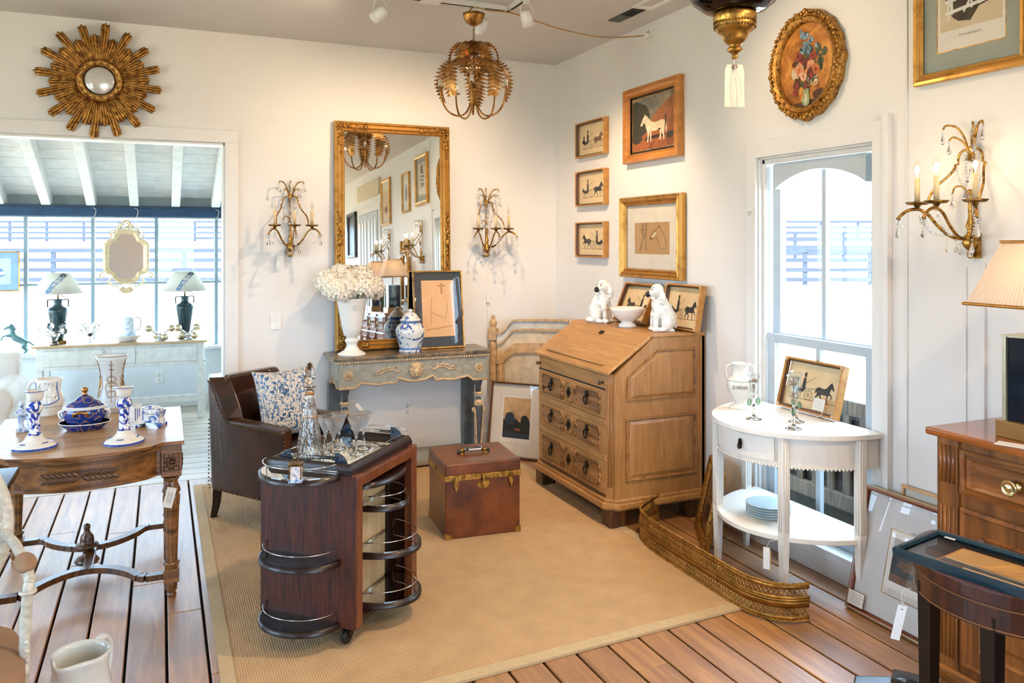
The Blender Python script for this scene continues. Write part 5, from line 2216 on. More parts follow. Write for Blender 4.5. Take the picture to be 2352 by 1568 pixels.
def fl(x, y, r, mi, seed, ry=None):
    lay[0] += 1
    d = -.0164 - .00003 * lay[0]
    b.flat(blob(x, y, r, ry or r, seed, 9, .3), lambda u, v: (OA * u, d, OB * v), mi)


fl(.05, -.72, .52, 1, 2, .07); fl(.38, -.58, .24, 1, 6, .09)
rr = random.Random(12)
for k in range(46):
    fl(rr.gauss(.03, .20), rr.uniform(-.36, .30), .055 + .03 * rr.random(), rr.choice([8, 9, 8]), k)
for k in range(34):
    yy = rr.uniform(.16, .66)
    fl(.02 + rr.gauss(0, .10) - (yy - .3) * .12, yy, .034, rr.choice([2, 3, 2, 13]), k + 60)
for k in range(10):
    fl(rr.uniform(.12, .34), rr.uniform(-.05, .34), .03, rr.choice([2, 13, 3]), k + 260)
for x, y, r, m in ((-.22, .18, .10, 4), (-.12, .06, .11, 5), (.06, .04, .11, 5), (.14, .0, .09, 4), (-.20, -.08, .14, 6), (.14, -.06, .13, 6), (-.33, -.14, .08, 10), (-.36, -.08, .06, 10), (.14, -.20, .13, 5), (-.08, -.20, .09, 7), (.28, -.12, .10, 11), (-.26, -.34, .10, 5), (.0, -.38, .10, 5), (.20, .14, .08, 4), (-.30, -.46, .07, 4), (.28, -.36, .06, 7), (.36, .0, .06, 8), (-.34, .06, .05, 5)):
    fl(x, y, r, m, int(abs(x * 100)) + 7)
    fl(x, y, r * .4, {4: 5, 5: 4, 6: 11, 7: 11, 10: 7, 11: 4, 8: 9}[m], int(abs(y * 100)) + 3)
for k in range(26):
    fl(rr.uniform(.05, .38), rr.uniform(-.40, -.24), .013, 10, k + 400)
lay[0] += 1
dz = -.0164 - .00003 * lay[0]
b.flat(fix([(-.07, -.46), (-.05, -.54), (-.10, -.64), (-.09, -.72), (0, -.76), (.10, -.72), (.12, -.62), (.08, -.53), (.10, -.45), (.02, -.43)]), lambda u, v: (OA * u, dz, OB * v), 12)
fl(.0, -.62, .04, 10, 77, .09)
b.build('canvas', am, ov)

# large print with show-jumping fence
GREYM = plain('grey_green_mount', '#9aa093', .8, var=.03)
PAPW = plain('white_print_paper', '#e2ddd3', .8, var=.02)
PBG = paint('print_tan_wash', [(.35, '#c9b694'), (.65, '#d8c9ac')], 5, .8)
PBLK = paint('print_dark_wash', [(.35, '#2a1f16'), (.65, '#54422f')], 16, .8)
PWH = plain('print_white', '#e8e4da', .8)
fa = [(1, [(.04, .20), (.96, .20), (.96, .97), (.04, .97)]), (2, blob(.46, .52, .30, .22, 3, 22, .25)), (2, blob(.5, .75, .2, .22, 8, 18, .3))]
for (x0, y0, x1, y1, w_) in ((.10, .62, .86, .68, .035), (.12, .50, .88, .56, .035), (.12, .38, .90, .44, .035), (.22, .36, .20, .78, .045), (.80, .40, .79, .80, .04), (.40, .36, .66, .66, .03), (.66, .40, .42, .66, .03), (.17, .30, .17, .74, .03), (.52, .38, .53, .70, .03)):
    fa.append((3, stroke(x0, y0, x1, y1, w_)))
big = picture('show_jumping_print', 'large print with white fence, grey-green mount and gilt frame at the top right', .505, .62, (XR - .002, 2.175, 2.25), RW, GOLD,
              [(0, .02), (.004, .03), (.016, .028), (.022, .036), (.032, .030), (.040, .034), (.046, .02)], [((.062, .075, .062), GREYM, 'mount'), ((.004, .004, .004), GOLDP, 'fillet')], PAPW, fa, [PBG, PBLK, PWH])
lettering('Show Jumpers', .017, lambda u, v: (u, -.0165, .168 + v), plain('grey_ink', '#8f8a82', .8), big)

# pictures, mirror and lamps along the same wall nearer the camera (they show in the big mirror)
picture('portrait_print', 'dark portrait print in a thin gilt and black frame above the bamboo mirror', .34, .52, (XR - .002, 1.47, 2.22), RW, GOLDP, [(0, .02), (.004, .028), (.02, .026), (.026, .015)],
        [((.07, .08, .07), CREAMP, 'mount')], PAPW, [(1, blob(.5, .45, .28, .36, 4, 18, .15)), (1, blob(.5, .72, .14, .13, 5))], [plain('print_grey', '#5e5a54', .8)])
picture('faded_print', 'tall faded print in a gilt frame beside the panelled door', .48, .66, (XR - .002, .45, 2.13), RW, GOLD, [(0, .02), (.004, .03), (.03, .028), (.04, .015)],
        [((.06, .07, .06), CREAMP, 'mount')], TANP, [(1, blob(.5, .25, .3, .12, 4)), (1, stroke(.5, .2, .52, .8, .02))], [SEPIA])
for k, (y, z, w, h) in enumerate(((-1.75, 1.75, .62, .75), (-1.80, .95, .5, .62))):
    picture('dark_portrait', ['upper dark oil portrait at the far end of the right wall', 'lower dark oil portrait in a gilt frame at the far end of the right wall'][k], w, h, (XR - .002, y, z), RW, GOLD if k else BLACK, [(0, .03), (.01, .045), (.05, .04), (.06, .02)], None, P_TREE,
            [(1, blob(.5, .42, .2, .3, 2)), (1, blob(.5, .75, .1, .12, 3))], [PDARK], glazed=False, cat='painting')
# bamboo mirror
bm = thing('bamboo_mirror', 'gilt bamboo mirror with arched glass between the lit wall sconces', 'mirror', (XR - .004, 1.42, 1.02), RW)
b = MB()
for x in (-.17, .17):
    b.tube([(x, -.022, 0), (x, -.022, .84)], .019, 10)
    for z in (.1, .3, .5, .7):
        b.lathe([(.019, z - .012), (.025, z), (.019, z + .012)], 10, (x, -.022, 0))
b.tube([(-.21, -.022, .06), (.21, -.022, .06)], .017, 10)
b.tube([(-.21, -.022, .70), (.21, -.022, .70)], .017, 10)
b.tube([(-.12, -.02, .10)] + [(.12 * math.cos(a), -.02, .46 + .20 * math.sin(a)) for a in [PI - PI * k / 16 for k in range(17)]] + [(.12, -.02, .10)], .014, 8)
b.build('frame', GOLD, bm)
b = MB()
for k in range(9):
    a = PI * k / 8
    b.tube([(0, -.02, .72), (.05 * math.cos(a), -.03, .76 + .03 * math.sin(a)), (.12 * math.cos(a), -.02, .75 + .10 * math.sin(a))], [.012, .012, .003], 6)
b.build('crest', GOLD, bm)
b = MB()
pts = [(-.115, .10)] + [(.115 * math.cos(a), .46 + .19 * math.sin(a)) for a in [PI - PI * k / 16 for k in range(17)]] + [(.115, .10)]
b.prism(pts[::-1], .004, (0, -.012, 0), (1, 0, 0), (0, 0, 1))
b.build('mirror_glass', SILVERM, bm)
# panelled door farther along
b = MB()
b.box(XR - .02, XR, -1.32, -1.22, 0, 2.42).box(XR - .02, XR, .02, .12, 0, 2.42).box(XR - .021, XR, -1.32, .12, 2.40, 2.50)
d1 = structure(b.build('door_1', TRIM, bevel=.003))
for k in range(2):
    y0 = -1.215 + .62 * k
    p = MB().box(XR - .03, XR - .002, y0, y0 + .61, .02, 2.39).build('door_leaf', plain('grey_door', '#b9bdbb', .5), d1, bevel=.003)
    for j in range(3):
        MB().box(XR - .04, XR - .029, y0 + .05 + .19 * j, y0 + .05 + .19 * j + .12, .12, 2.28).build('panel', TRIM, p, bevel=.004)
t = thing('wooden_sign_board', 'blank beige board fixed above the panelled door', 'board', (XR - .002, -.55, 2.62), RW)
MB().box(-.7, .7, -.04, 0, 0, .24).build('board', plain('beige_board', '#cdbfa0', .6, var=.05), t, bevel=.004)

# ---- big gilt mirror standing on the console
gm = thing('gilt_mirror', 'tall rectangular gilt mirror with carved corners standing on the console table', 'mirror', (1.572, 5.765, .815), 0, None, R(-1.6))
MW, MH = .872, 1.655
MB().ring(MW, MH, [(.002, -.01), (0, .02), (.006, .034), (.018, .038), (.024, .028), (.045, .034), (.055, .022), (.066, .026), (.074, .012), (.076, .004)]).build('frame', GOLD, gm)
MB().box(-MW / 2 + .07, MW / 2 - .07, -.008, -.004, .07, MH - .07).build('mirror_glass', SILVERM, gm)
b = MB()
for sx in (-1, 1):
    for z in [(.085 + .011 * k) for k in range(int((MH - .17) / .011))]:
        b.sphere((sx * (MW / 2 - .071), -.016, z), .0042, 6, 4)
for z in (.071, MH - .071):
    for k in range(int((MW - .16) / .011)):
        b.sphere((-MW / 2 + .085 + .011 * k, -.016, z), .0042, 6, 4)
o = b.build('beading', GOLD, gm)
o['kind'] = 'stuff'
for sx in (-1, 1):
    for z, sz in ((.04, 1), (MH - .04, -1)):
        b = MB()
        rr = random.Random(5)
        for k in range(26):
            f = rr.random() * .20
            w_ = (rr.random() - .5) * .05 * (1 - f * 3)
            if k % 2:
                c = (sx * (MW / 2 - .036 - f), -.036, z + w_)
            else:
                c = (sx * (MW / 2 - .036) + w_, -.036, z + sz * f)
            b.sphere(c, .008 + .006 * rr.random(), 7, 5, sc=(1.3 if k % 2 else .9, .7, .9 if k % 2 else 1.3))
        for k in range(6):
            a = 2 * PI * k / 6
            b.sphere((sx * (MW / 2 - .036) + .02 * math.cos(a), -.042, z + .02 * math.sin(a)), .011, 8, 6)
        b.sphere((sx * (MW / 2 - .036), -.046, z), .013, 8, 6)
        b.build('corner_carving', CARVEDGOLD, gm)
    b = MB()
    rr = random.Random(8)
    for k in range(30):
        f = (k / 29 - .5) * .44
        b.sphere((sx * (MW / 2 - .03) + (rr.random() - .5) * .026, -.036, MH * .47 + f), .007 + .007 * rr.random() * (1 - abs(f) * 3), 7, 5, sc=(1, .7, 1.5))
    b.sphere((sx * (MW / 2 - .03), -.044, MH * .47), .022, 10, 8, sc=(1, .7, 1.2))
    b.build('side_carving', CARVEDGOLD, gm)

# ---- sunburst mirror
sb = thing('sunburst_mirror', 'round gilt sunburst mirror with carved rays above the wide opening', 'mirror', (-.362, YB - .025, 2.632))
r_ = random.Random(2)
spec = []
for k in range(16):
    spec.append((2 * PI * (k + .02) / 16 + R(84), .365 + .012 * r_.random(), .037, .034))
    spec.append((2 * PI * (k + .52) / 16 + R(84), .285 + .015 * r_.random(), .038, .027))
for k in range(32):
    spec.append((2 * PI * (k + .5) / 32 + R(84), .245 + .02 * r_.random(), .026, .020))
for i, (a, L_, w_, dp) in enumerate(spec):
    b = MB()
    ca, sa = math.cos(a), math.sin(a)

    def W(r, t, d):
        return (r * ca - t * sa, -d, r * sa + t * ca)
    r0 = .115
    for e in (-1, 0, 1):
        t0, t1 = e * w_ * .36 * .62, e * w_ * .42 * 1.15
        le = L_ - (.008 if e else 0)
        P_ = [W(r0 + (le - r0) * q, t0 + (t1 - t0) * q, dp * (.55 + .2 * (1 - abs(e)))) for q in (0, .3, .6, .85, .97, 1.0)]
        b.tube(P_, [w_ * .15, w_ * .19, w_ * .235, w_ * .27, w_ * .22, w_ * .05], 7)
    b.add([W(r0, -w_ * .3, 0), W(L_ - .01, -w_ * .62, 0), W(L_ - .01, w_ * .62, 0), W(r0, w_ * .3, 0), W(r0, -w_ * .3, dp * .5), W(L_ - .012, -w_ * .62, dp * .5), W(L_ - .012, w_ * .62, dp * .5), W(r0, w_ * .3, dp * .5)],
          [(0, 3, 2, 1), (4, 5, 6, 7), (0, 1, 5, 4), (1, 2, 6, 5), (2, 3, 7, 6), (3, 0, 4, 7)])
    b.build('ray', SUNG, sb)
b = MB()
b.lathe([(.135, .0), (.135, .03), (.13, .042), (.122, .045), (.117, .036), (.108, .036), (.104, .046), (.098, .044), (.094, .03), (.094, .0)], 64, axis='y')
b.build('ring', SUNG, sb)
b = MB()
for k in range(17):
    a = 2 * PI * k / 17
    b.sphere((.1125 * math.cos(a), -.037, .1125 * math.sin(a)), .0055, 8, 6)
b.build('beads', GOLD, sb)
for k in range(17):
    a0 = 2 * PI * (k + .22) / 17
    a1 = 2 * PI * (k + .78) / 17
    b = MB()
    b.add([((.1175 if j > 3 else .108) * math.cos(a0 + (a1 - a0) * (j % 4) / 3), -.0385, (.1175 if j > 3 else .108) * math.sin(a0 + (a1 - a0) * (j % 4) / 3)) for j in range(8)], [(0, 1, 5, 4), (1, 2, 6, 5), (2, 3, 7, 6)])
    b.build('gilt_tablet', plain('bright_gilt', '#e3b56a', .25, .9, var=.05), sb)
b = MB()
b.lathe([(.0951, .026), (.08, .034), (.06, .0405), (.04, .0445), (.02, .0465), (.001, .047)], 48, axis='y')
b.build('convex_glass', plain('convex_mirror', '#d9d9d6', .16, .55, var=.03, scale=30), sb)

# ================================================================ SCONCES
CANDLE = plain('candle_sleeve', '#d8bd92', .5, var=.05)


def drop(b, p, L=.045, w=.011, n=6):
    b.lathe([(.0008, 0), (.0015, -.004), (w * .55, -L * .45), (w, -L * .75), (w * .75, -L * .93), (.001, -L)], n, p, sm=False, sy=.6)
    b.sphere((p[0], p[1], p[2] + .006), .0055, 6, 4)


def chain(b, p, q, sag, n=12, r=.0042):
    for k in range(n + 1):
        f = k / n
        c = Vector(p).lerp(Vector(q), f)
        c.z -= sag * 4 * f * (1 - f)
        b.sphere(tuple(c), r * (1.5 if k % 3 == 1 else 1), 6, 4)


def sconce(label, loc, rz, lit, watts=.55, group=None):
    t = thing('crystal_sconce', label, 'wall sconce', loc, rz, group)
    b = MB()
    b.lathe([(.001, -.012), (.010, -.004), (.012, .010), (.006, .02), (.022, .035), (.030, .05), (.024, .06), (.03, .07), (.012, .085), (.009, .10), (.016, .115), (.012, .13), (.007, .15), (.007, .24), (.011, .25), (.004, .26)], 16, (0, -.035, .03))
    b.box(-.022, .022, -.018, 0, .02, .12)
    b.tube(spline([(0, -.035, .27), (-.02, -.05, .30), (-.045, -.06, .30), (-.055, -.062, .275)], 4), .0035, 6)
    b.build('stem', BRASS, t)
    b = MB()
    for s in (-1, 1):
        P_ = spline([(s * .105, -.135, .236), (s * .108, -.125, .262), (s * .10, -.095, .305), (s * .075, -.06, .345), (s * .062, -.04, .375), (s * .064, -.034, .390)], 6)
        b.tube(P_, .005, 6)
        b.tube([(s * .064, -.034, .390), (s * .052, -.033, .393), (s * .052, -.033, .412)], .0045, 6)
        b.tube(spline([(s * .052, -.033, .412), (s * .044, -.032, .435), (s * .025, -.03, .446), (0, -.03, .44), (-s * .004, -.03, .425)], 5), .005, 6)
        b.tube(spline([(s * .012, -.03, .44), (s * .022, -.035, .49), (s * .045, -.05, .535), (s * .075, -.07, .545), (s * .085, -.078, .53)], 6), .0045, 6)
        b.tube(spline([(s * .010, -.03, .44), (s * .018, -.05, .475), (s * .040, -.075, .495), (s * .052, -.085, .482)], 5), .004, 6)
    b.tube(spline([(0, -.03, .43), (0, -.012, .47), (0, -.012, .52), (0, -.02, .555)], 5), .005, 6)
    b.tube(spline([(0, -.03, .40), (0, -.026, .44), (0, -.03, .46)], 4), [.012] * 8 + [.004], 8)
    b.tube([(0, -.012, .08), (0, -.012, .44)], .004, 6)
    b.build('scroll_frame', BRASS, t)
    for ang in (-42, 0, 42):
        a = R(ang)
        d = Vector((math.sin(a), -math.cos(a), 0))
        base = Vector((0, -.035, 0))
        W = lambda r, z: tuple(base + d * (r * 1.30) + Vector((0, 0, z)))
        b = MB()
        P_ = spline([W(.015, .095), W(.05, .105), W(.085, .145), (W(.112, .19)), W(.14, .213), W(.17, .208), W(.192, .185), W(.197, .172)], 6)
        b.tube(P_, .0065, 8, flat=.8)
        arm = b.build('arm', BRASS, t)
        cx, cy, _ = W(.143, 0)
        b = MB()
        b.lathe([(.004, .211), (.008, .220), (.013, .226), (.012, .230), (.036, .232), (.043, .241), (.038, .243), (.012, .239)], 24, (cx, cy, 0), mod=lambda q, z: 1 + (.06 * math.cos(12 * q) if z > .233 else 0))
        b.build('drip_pan', BRASSD, arm)
        MB().lathe([(.0105, .238), (.0105, .338), (.008, .339)], 14, (cx, cy, 0)).build('candle', CANDLE, arm)
        MB().lathe([(.008, .338), (.0085, .346), (.0155, .368), (.0135, .385), (.006, .405), (.0012, .416)], 14, (cx, cy, 0)).build('bulb', BULB, arm)
        f = MB().lathe([(.002, .345), (.0024, .352), (.0072, .364), (.0036, .380), (.001, .384)], 8, (cx, cy, 0))
        f.build('filament', HOT if lit else plain('cold_filament', '#c9c4b8', .3), arm)
        if lit:
            p = Matrix.Rotation(rz, 3, 'Z') @ Vector((cx, cy, .372))
            bulb_light('sconce_bulb', (loc[0] + p.x, loc[1] + p.y, loc[2] + p.z), watts, .012)
        tip = W(.197, .166)
        b = MB()
        for k in range(7):
            q = 2 * PI * k / 7
            b.sphere((tip[0] + .011 * math.cos(q), tip[1] + .011 * math.cos(q) * 0, tip[2] + .011 * math.sin(q)), .006, 6, 4)
        b.sphere(tip, .005, 6, 4)
        drop(b, (tip[0], tip[1], tip[2] - .018), .048, .013)
        b.build('crystal_pendant', CRYSTAL, arm)
        b = MB()
        chain(b, W(.143, .205), W(.065, .115), .035, 10)
        chain(b, W(.195, .165), W(.143, .12), .02, 6)
        b.build('bead_chain', CRYSTAL, arm)['kind'] = 'stuff'
        b = MB()
        drop(b, W(.06, .085), .045, .011)
        b.build('crystal_pendant', CRYSTAL, arm)
    for p, L_ in (((.085, -.078, .520), .05), ((-.085, -.078, .520), .05), ((.052, -.085, .472), .045), ((-.052, -.085, .472), .045), ((0, -.02, .545), .05), ((0, -.05, .43), .04), ((-.055, -.062, .265), .05), ((0, -.055, .30), .06), ((.02, -.06, .07), .045), ((-.02, -.06, .07), .04)):
        b = MB()
        drop(b, p, L_, .012 if L_ < .055 else .018)
        b.build('crystal_pendant', CRYSTAL, t)
    b = MB()
    for s in (-1, 1):
        chain(b, (s * .064, -.034, .385), (0, -.04, .27), .02, 11)
        chain(b, (s * .02, -.035, .42), (0, -.05, .32), .0, 7)
    b.build('bead_chain', CRYSTAL, t)['kind'] = 'stuff'
    return t


sconce('unlit brass candle sconce with crystal drops on the back wall left of the gilt mirror', (.832, YB - .002, 1.475), 0, False)
sconce('unlit brass candle sconce with crystal drops on the back wall between gilt mirror and corner', (2.315, YB - .002, 1.462), 0, False)
sconce('lit three-candle crystal sconce on the right wall beside the sash window', (XR - .002, 2.16, 1.515), RW, True)
sconce('lit crystal sconce on the right wall beyond the bamboo mirror', (XR - .002, .66, 1.515), RW, True)
for nm, lb, (px, py, pz), y in (('sconce', 'white price tag hanging from the left unlit sconce', (.765, YB - .04, 1.53), .11),):
    t = thing('price_tag', lb, 'tag', (px, py, pz))
    o = MB().box(-.021, .021, -.001, .001, -.105, 0).build('card', PAPER, t)
    o.rotation_euler = (0, R(8), 0)
    MB().tube([(0, 0, -.005), (.02, .005, .03), (.05, .008, .035)], .001, 5).build('string', STRING, t)

# ---- cord cover, switch plate, outlets
t = thing('sconce_cord', 'white lamp cord with inline switch running down from the right unlit sconce', 'cord', (2.335, YB, 0))
MB().tube([(0, -.006, 1.46), (.002, -.006, 1.18), (0, -.006, 1.0), (-.002, -.006, .40)], .004, 6).build('wire', PAPER, t)
MB().box(-.013, .013, -.02, -.001, 1.125, 1.195).build('switch', PAPER, t, bevel=.004)
t = thing('sconce_cord', 'white cord cover running down the wall below the lit sconce', 'cord', (XR, 2.125, 0))
MB().box(-.014, 0, -.007, .007, .2, 1.52).build('cord_cover', WALL, t, bevel=.002)
t = thing('light_switch', 'white single toggle switch plate on the back wall by the opening', 'switch', (.735, YB, 1.042))
MB().box(-.037, .037, -.007, 0, -.058, .058).build('plate', plain('switch_white', '#ece9e4', .35), t, bevel=.003)
MB().box(-.005, .005, -.018, -.004, -.002, .014).build('toggle', plain('switch_white', '#ece9e4', .35), t, bevel=.002)


def outlet(lb, loc, rz):
    t = thing('wall_outlet', lb, 'outlet', loc, rz)
    MB().box(-.036, .036, -.006, 0, -.058, .058).build('plate', plain('switch_white', '#ece9e4', .35), t, bevel=.003)
    for z in (-.02, .02):
        r = MB().lathe([(.017, 0), (.017, .008), (0, .008)], 20, (0, 0, z), axis='y').build('socket', plain('switch_white', '#ece9e4', .35), t)
        b = MB().box(-.007, -.0045, -.0086, -.007, z + .001, z + .010).box(.0045, .007, -.0086, -.007, z + .001, z + .009).box(-.002, .002, -.0086, -.007, z - .011, z - .007)
        b.build('slot', INK, r)
    return t


outlet('white duplex outlet on the back wall under the console table', (1.682, YB, .352), 0)
outlet('white outlet high on the right wall near the ceiling vent', (XR, 4.465, 2.947), RW)
outlet('white outlet on the far sunroom wall under the white console', (-.02, YS, .30), 0)
t = thing('wall_note', 'small white printed note stuck on the left casing of the sash window', 'note', (XR - .0215, 3.455, 1.73), RW)
MB().box(-.03, .03, -.001, 0, 0, .045).build('paper', PAPER, t)
b = MB()
for k in range(3):
    b.box(-.022, .02 - .008 * k, -.0014, -.001, .030 - .010 * k, .032 - .010 * k)
b.build('print', INK, t)

# ================================================================ CEILING FITTINGS
tr = thing('lighting_track', 'white L-shaped lighting track fixed to the ceiling', 'track light', (0, 0, CH))
b = MB()
b.box(.2, 1.95, 4.47, 4.505, -.03, 0)
b.build('rail', TRIM, tr, bevel=.002)
MB().box(1.92, 1.955, -1.0, 4.505, -.03, 0).build('rail', TRIM, tr, bevel=.002)
MB().box(.2, 1.9, 4.480, 4.495, -.032, -.029).box(1.93, 1.945, -1.0, 4.45, -.032, -.029).build('channel', INK, tr)
MB().box(1.38, 1.50, 4.43, 4.53, -.035, 0).build('feed_box', TRIM, tr, bevel=.004)
HOTL = glow('spot_lens', '#ffdcae', 12)


def track_head(label, loc, target, watts, angle, lit=True):
    t = thing('track_spotlight', label, 'spotlight', loc, 0, 'white spotlights on the ceiling track')
    d = (Vector(target) - Vector(loc)).normalized()
    q = d.to_track_quat('-Z', 'Y').to_matrix().to_4x4()
    b = MB()
    b.T = q
    b.lathe([(.0, .045), (.02, .045), (.031, .03), (.034, .0), (.034, -.018), (.032, -.020), (.034, -.022), (.034, -.050), (.030, -.050), (.029, -.032)], 24)
    b.build('lamp_can', plain('white_metal', '#e9e8e5', .3), t)
    b = MB()
    b.T = q
    b.lathe([(.029, -.040), (.0, -.040)], 20)
    b.build('lens', HOTL, t)
    b = MB()
    b.tube([(-.036, 0, .0), (-.038, 0, .05), (-.02, 0, .085), (.02, 0, .085), (.038, 0, .05), (.036, 0, 0)], .003, 6)
    b.box(-.012, .012, -.02, .02, .085, .105)
    b.build('yoke', plain('white_metal', '#e9e8e5', .3), t)
    spot('track_spot', Vector(loc) + d * .055, target, watts, angle)
    return t


track_head('leftmost track spotlight aimed at the sunburst end of the back wall', (1.139, 4.487, 2.895), (-.1, 5.83, 1.9), 15, 130)
track_head('track spotlight just behind the chandelier canopy aimed at the gilt mirror', (1.76, 4.487, 2.895), (1.5, 5.83, 1.2), 68, 125)
track_head('glowing track spotlight near the corner of the track aimed at the bureau', (1.937, 4.23, 2.895), (2.6, 4.7, 1.5), 85, 100)
for k, (y, tg_, w_, an) in enumerate(((3.3, (2.93, 2.9, 2.1), 20, 90), (2.4, (.9, 3.6, .2), 140, 105), (1.3, (2.93, 1.8, 1.6), 12, 90), (.3, (1.5, 2.6, 0), 90, 90))):  # unseen heads added further along the track as fill
    track_head(['first', 'second', 'third', 'fourth'][k] + ' spotlight along the track towards the camera, unseen, added for fill', (1.937, y, 2.895), tg_, w_, an)

t = thing('ceiling_vent', 'white rectangular air vent in the ceiling by the right wall', 'vent', (2.69, 4.36, CH), R(0))
MB().ring(.14, .36, [(0, 0), (0, .012), (.022, .010), (.026, .0)]).build('frame', TRIM, t).rotation_euler = (R(90), 0, 0)
b = t.children[0]
b.location = (0, -.18, 0)
MB().box(-.045, .045, -.154, .154, -.004, -.001).build('opening', INK, t)
for k in range(7):
    x = -.04 + .0133 * k
    b = MB()
    b.add([(x, -.154, -.008), (x + .009, -.154, -.002), (x + .009, -.0, -.002), (x, -.0, -.008), (x, .154, -.008), (x + .003, .154, -.002), (x + .003, 0, -.002)], [(0, 3, 2, 1), (3, 4, 5, 6)])
    b.build('louvre', TRIM, t)

# ---- palm chandelier
chx, chy, chz = 1.684, 4.42, 2.335
ch = thing('palm_chandelier', 'gilt palm frond chandelier with five candle arms hanging from the ceiling', 'chandelier', (chx, chy, chz), R(20))
LEAFG = gilt('leaf_gilt', '#b98443', '#6b3f15', .34, .85, 22, .1, .35, .62)
b = MB()
b.lathe([(.006, .10), (.02, .115), (.024, .125), (.03, .135), (.030, .145), (.024, .148), (.030, .152), (.030, .165), (.022, .17), (.012, .18), (.007, .20), (.007, .40), (.012, .405), (.006, .415)], 18)
b.build('stem', LEAFG, ch)
for k in range(5):
    a = 2 * PI * k / 5 + R(10)
    W = lambda r, z: (r * math.cos(a), r * math.sin(a), z)
    b = MB()
    b.tube(spline([W(.012, .12), W(.022, .07), W(.05, .018), (W(.095, .0)), W(.15, .02), W(.185, .07), W(.198, .13), W(.20, .158)], 6), .0055, 8)
    arm = b.build('arm', LEAFG, ch)
    c = W(.20, 0)
    b = MB()
    for j in range(8):
        q = 2 * PI * j / 8
        for (r1, z1, w_) in ((.038, .168, .011), (.016, .192, .008)):
            dx, dy = math.cos(q + (.3 if r1 < .02 else 0)), math.sin(q + (.3 if r1 < .02 else 0))
            z0 = .156
            m = (r1 * .6, z0 + (z1 - z0) * (.25 if r1 > .02 else .6))
            b.add([(c[0] + dx * .004 - dy * w_ * .4, c[1] + dy * .004 + dx * w_ * .4, z0), (c[0] + dx * .004 + dy * w_ * .4, c[1] + dy * .004 - dx * w_ * .4, z0),
                   (c[0] + dx * m[0] + dy * w_ * .6, c[1] + dy * m[0] - dx * w_ * .6, m[1]), (c[0] + dx * m[0] - dy * w_ * .6, c[1] + dy * m[0] + dx * w_ * .6, m[1]), (c[0] + dx * r1, c[1] + dy * r1, z1)],
                  [(0, 1, 2, 3), (3, 2, 4)])
    b.build('flower_cup', LEAFG, arm)
    MB().lathe([(.0125, .16), (.0125, .205), (.009, .206)], 14, (c[0], c[1], 0)).build('candle', plain('ivory_sleeve', '#e6dcc8', .5), arm)
    MB().lathe([(.009, .205), (.010, .212), (.017, .232), (.0145, .25), (.006, .27), (.001, .282)], 14, (c[0], c[1], 0)).build('bulb', BULB, arm)


def frond(pts, wid, nleaf=15):
    P_ = spline(pts, 8)
    b = MB()
    b.tube(P_, [.0045 - .003 * k / len(P_) for k in range(len(P_))], 6)
    Vp = [Vector(p) for p in P_]
    n = len(Vp)
    hw = .44 * sum((q - p).length for p, q in zip(Vp[:-1], Vp[1:])) / nleaf
    for s in (-1, 1):
        for j in range(nleaf):
            f = (j + .5) / nleaf
            i = min(int(f * (n - 1)), n - 2)
            p = Vp[i].lerp(Vp[i + 1], f * (n - 1) - i)
            d = (Vp[i + 1] - Vp[i]).normalized()
            side = Vector((0, 1, 0)) * s
            up = d.cross(Vector((0, 1, 0)))
            L_ = wid * (math.sin(PI * min(max(.14 + .80 * f, 0), 1)) ** .5)
            tip = p + side * L_ + d * L_ * .30 + up * L_ * .12
            h = d * hw
            mid = p + (tip - p) * .55 - up * .008
            b.add([tuple(p - h), tuple(p + h), tuple(mid + h), tuple(tip), tuple(mid - h)], [(0, 1, 2, 4), (4, 2, 3)], 0, False)
    return b.mesh('frond', [LEAFG])


fu = frond([(.0, 0, .36), (.03, 0, .41), (.08, 0, .425), (.125, 0, .395), (.145, 0, .34), (.14, 0, .285)], .052, 16)
fl_ = frond([(.008, 0, .20), (.05, 0, .285), (.11, 0, .32), (.17, 0, .30), (.212, 0, .235), (.215, 0, .165), (.195, 0, .10)], .078, 20)
for me, n, off in ((fu, 6, 15), (fl_, 5, 46)):
    for k in range(n):
        o = bpy.data.objects.new('frond', me)
        COL.objects.link(o)
        o.parent = ch
        o.rotation_euler = (0, 0, 2 * PI * k / n + R(off))
b = MB()
b.lathe([(.004, .53), (.02, .535), (.045, .555), (.058, .59), (.062, .605), (.056, .60), (.03, .56), (.0, .55)], 48, mod=lambda q, z: 1 + .07 * math.cos(16 * q) * (1 if z > .54 else 0))
b.build('canopy', LEAFG, ch)
for k in range(5):
    z = .43 + .022 * k
    b = MB()
    b.tube([((.006 if k % 2 else 0) * math.cos(q) + 0, (.006 * math.cos(q) if not k % 2 else 0), z + .015 * math.sin(q)) if True else 0 for q in [2 * PI * j / 14 for j in range(14)]], .0017, 6, closed=True)
    b.build('chain_link', BRASSD, ch)
b = MB()
b.tube([(.018 * math.cos(q), 0, .425 + .012 * math.sin(q)) for q in [2 * PI * j / 16 for j in range(16)]], .002, 6, closed=True)
b.build('hanging_ring', BRASSD, ch)
b = MB().tube([(0, 0, .55), (0, 0, .63), (.012, 0, .65), (.012, 0, .67), (-.008, 0, .695)], .0035, 6)
b.build('ceiling_hook', plain('white_metal', '#e9e8e5', .3), ch)
t = thing('chandelier_cord', 'gold fabric lamp cord looping across the ceiling from chandelier to high outlet', 'cord')
P_ = spline([(1.684, 4.42, 2.90), (1.66, 4.44, 2.94), (1.70, 4.46, 2.99), (1.80, 4.47, 2.985), (1.92, 4.475, 2.99), (2.02, 4.47, 2.975), (2.25, 4.47, 2.93), (2.5, 4.468, 2.905), (2.7, 4.467, 2.915), (2.885, 4.465, 2.945)], 8)
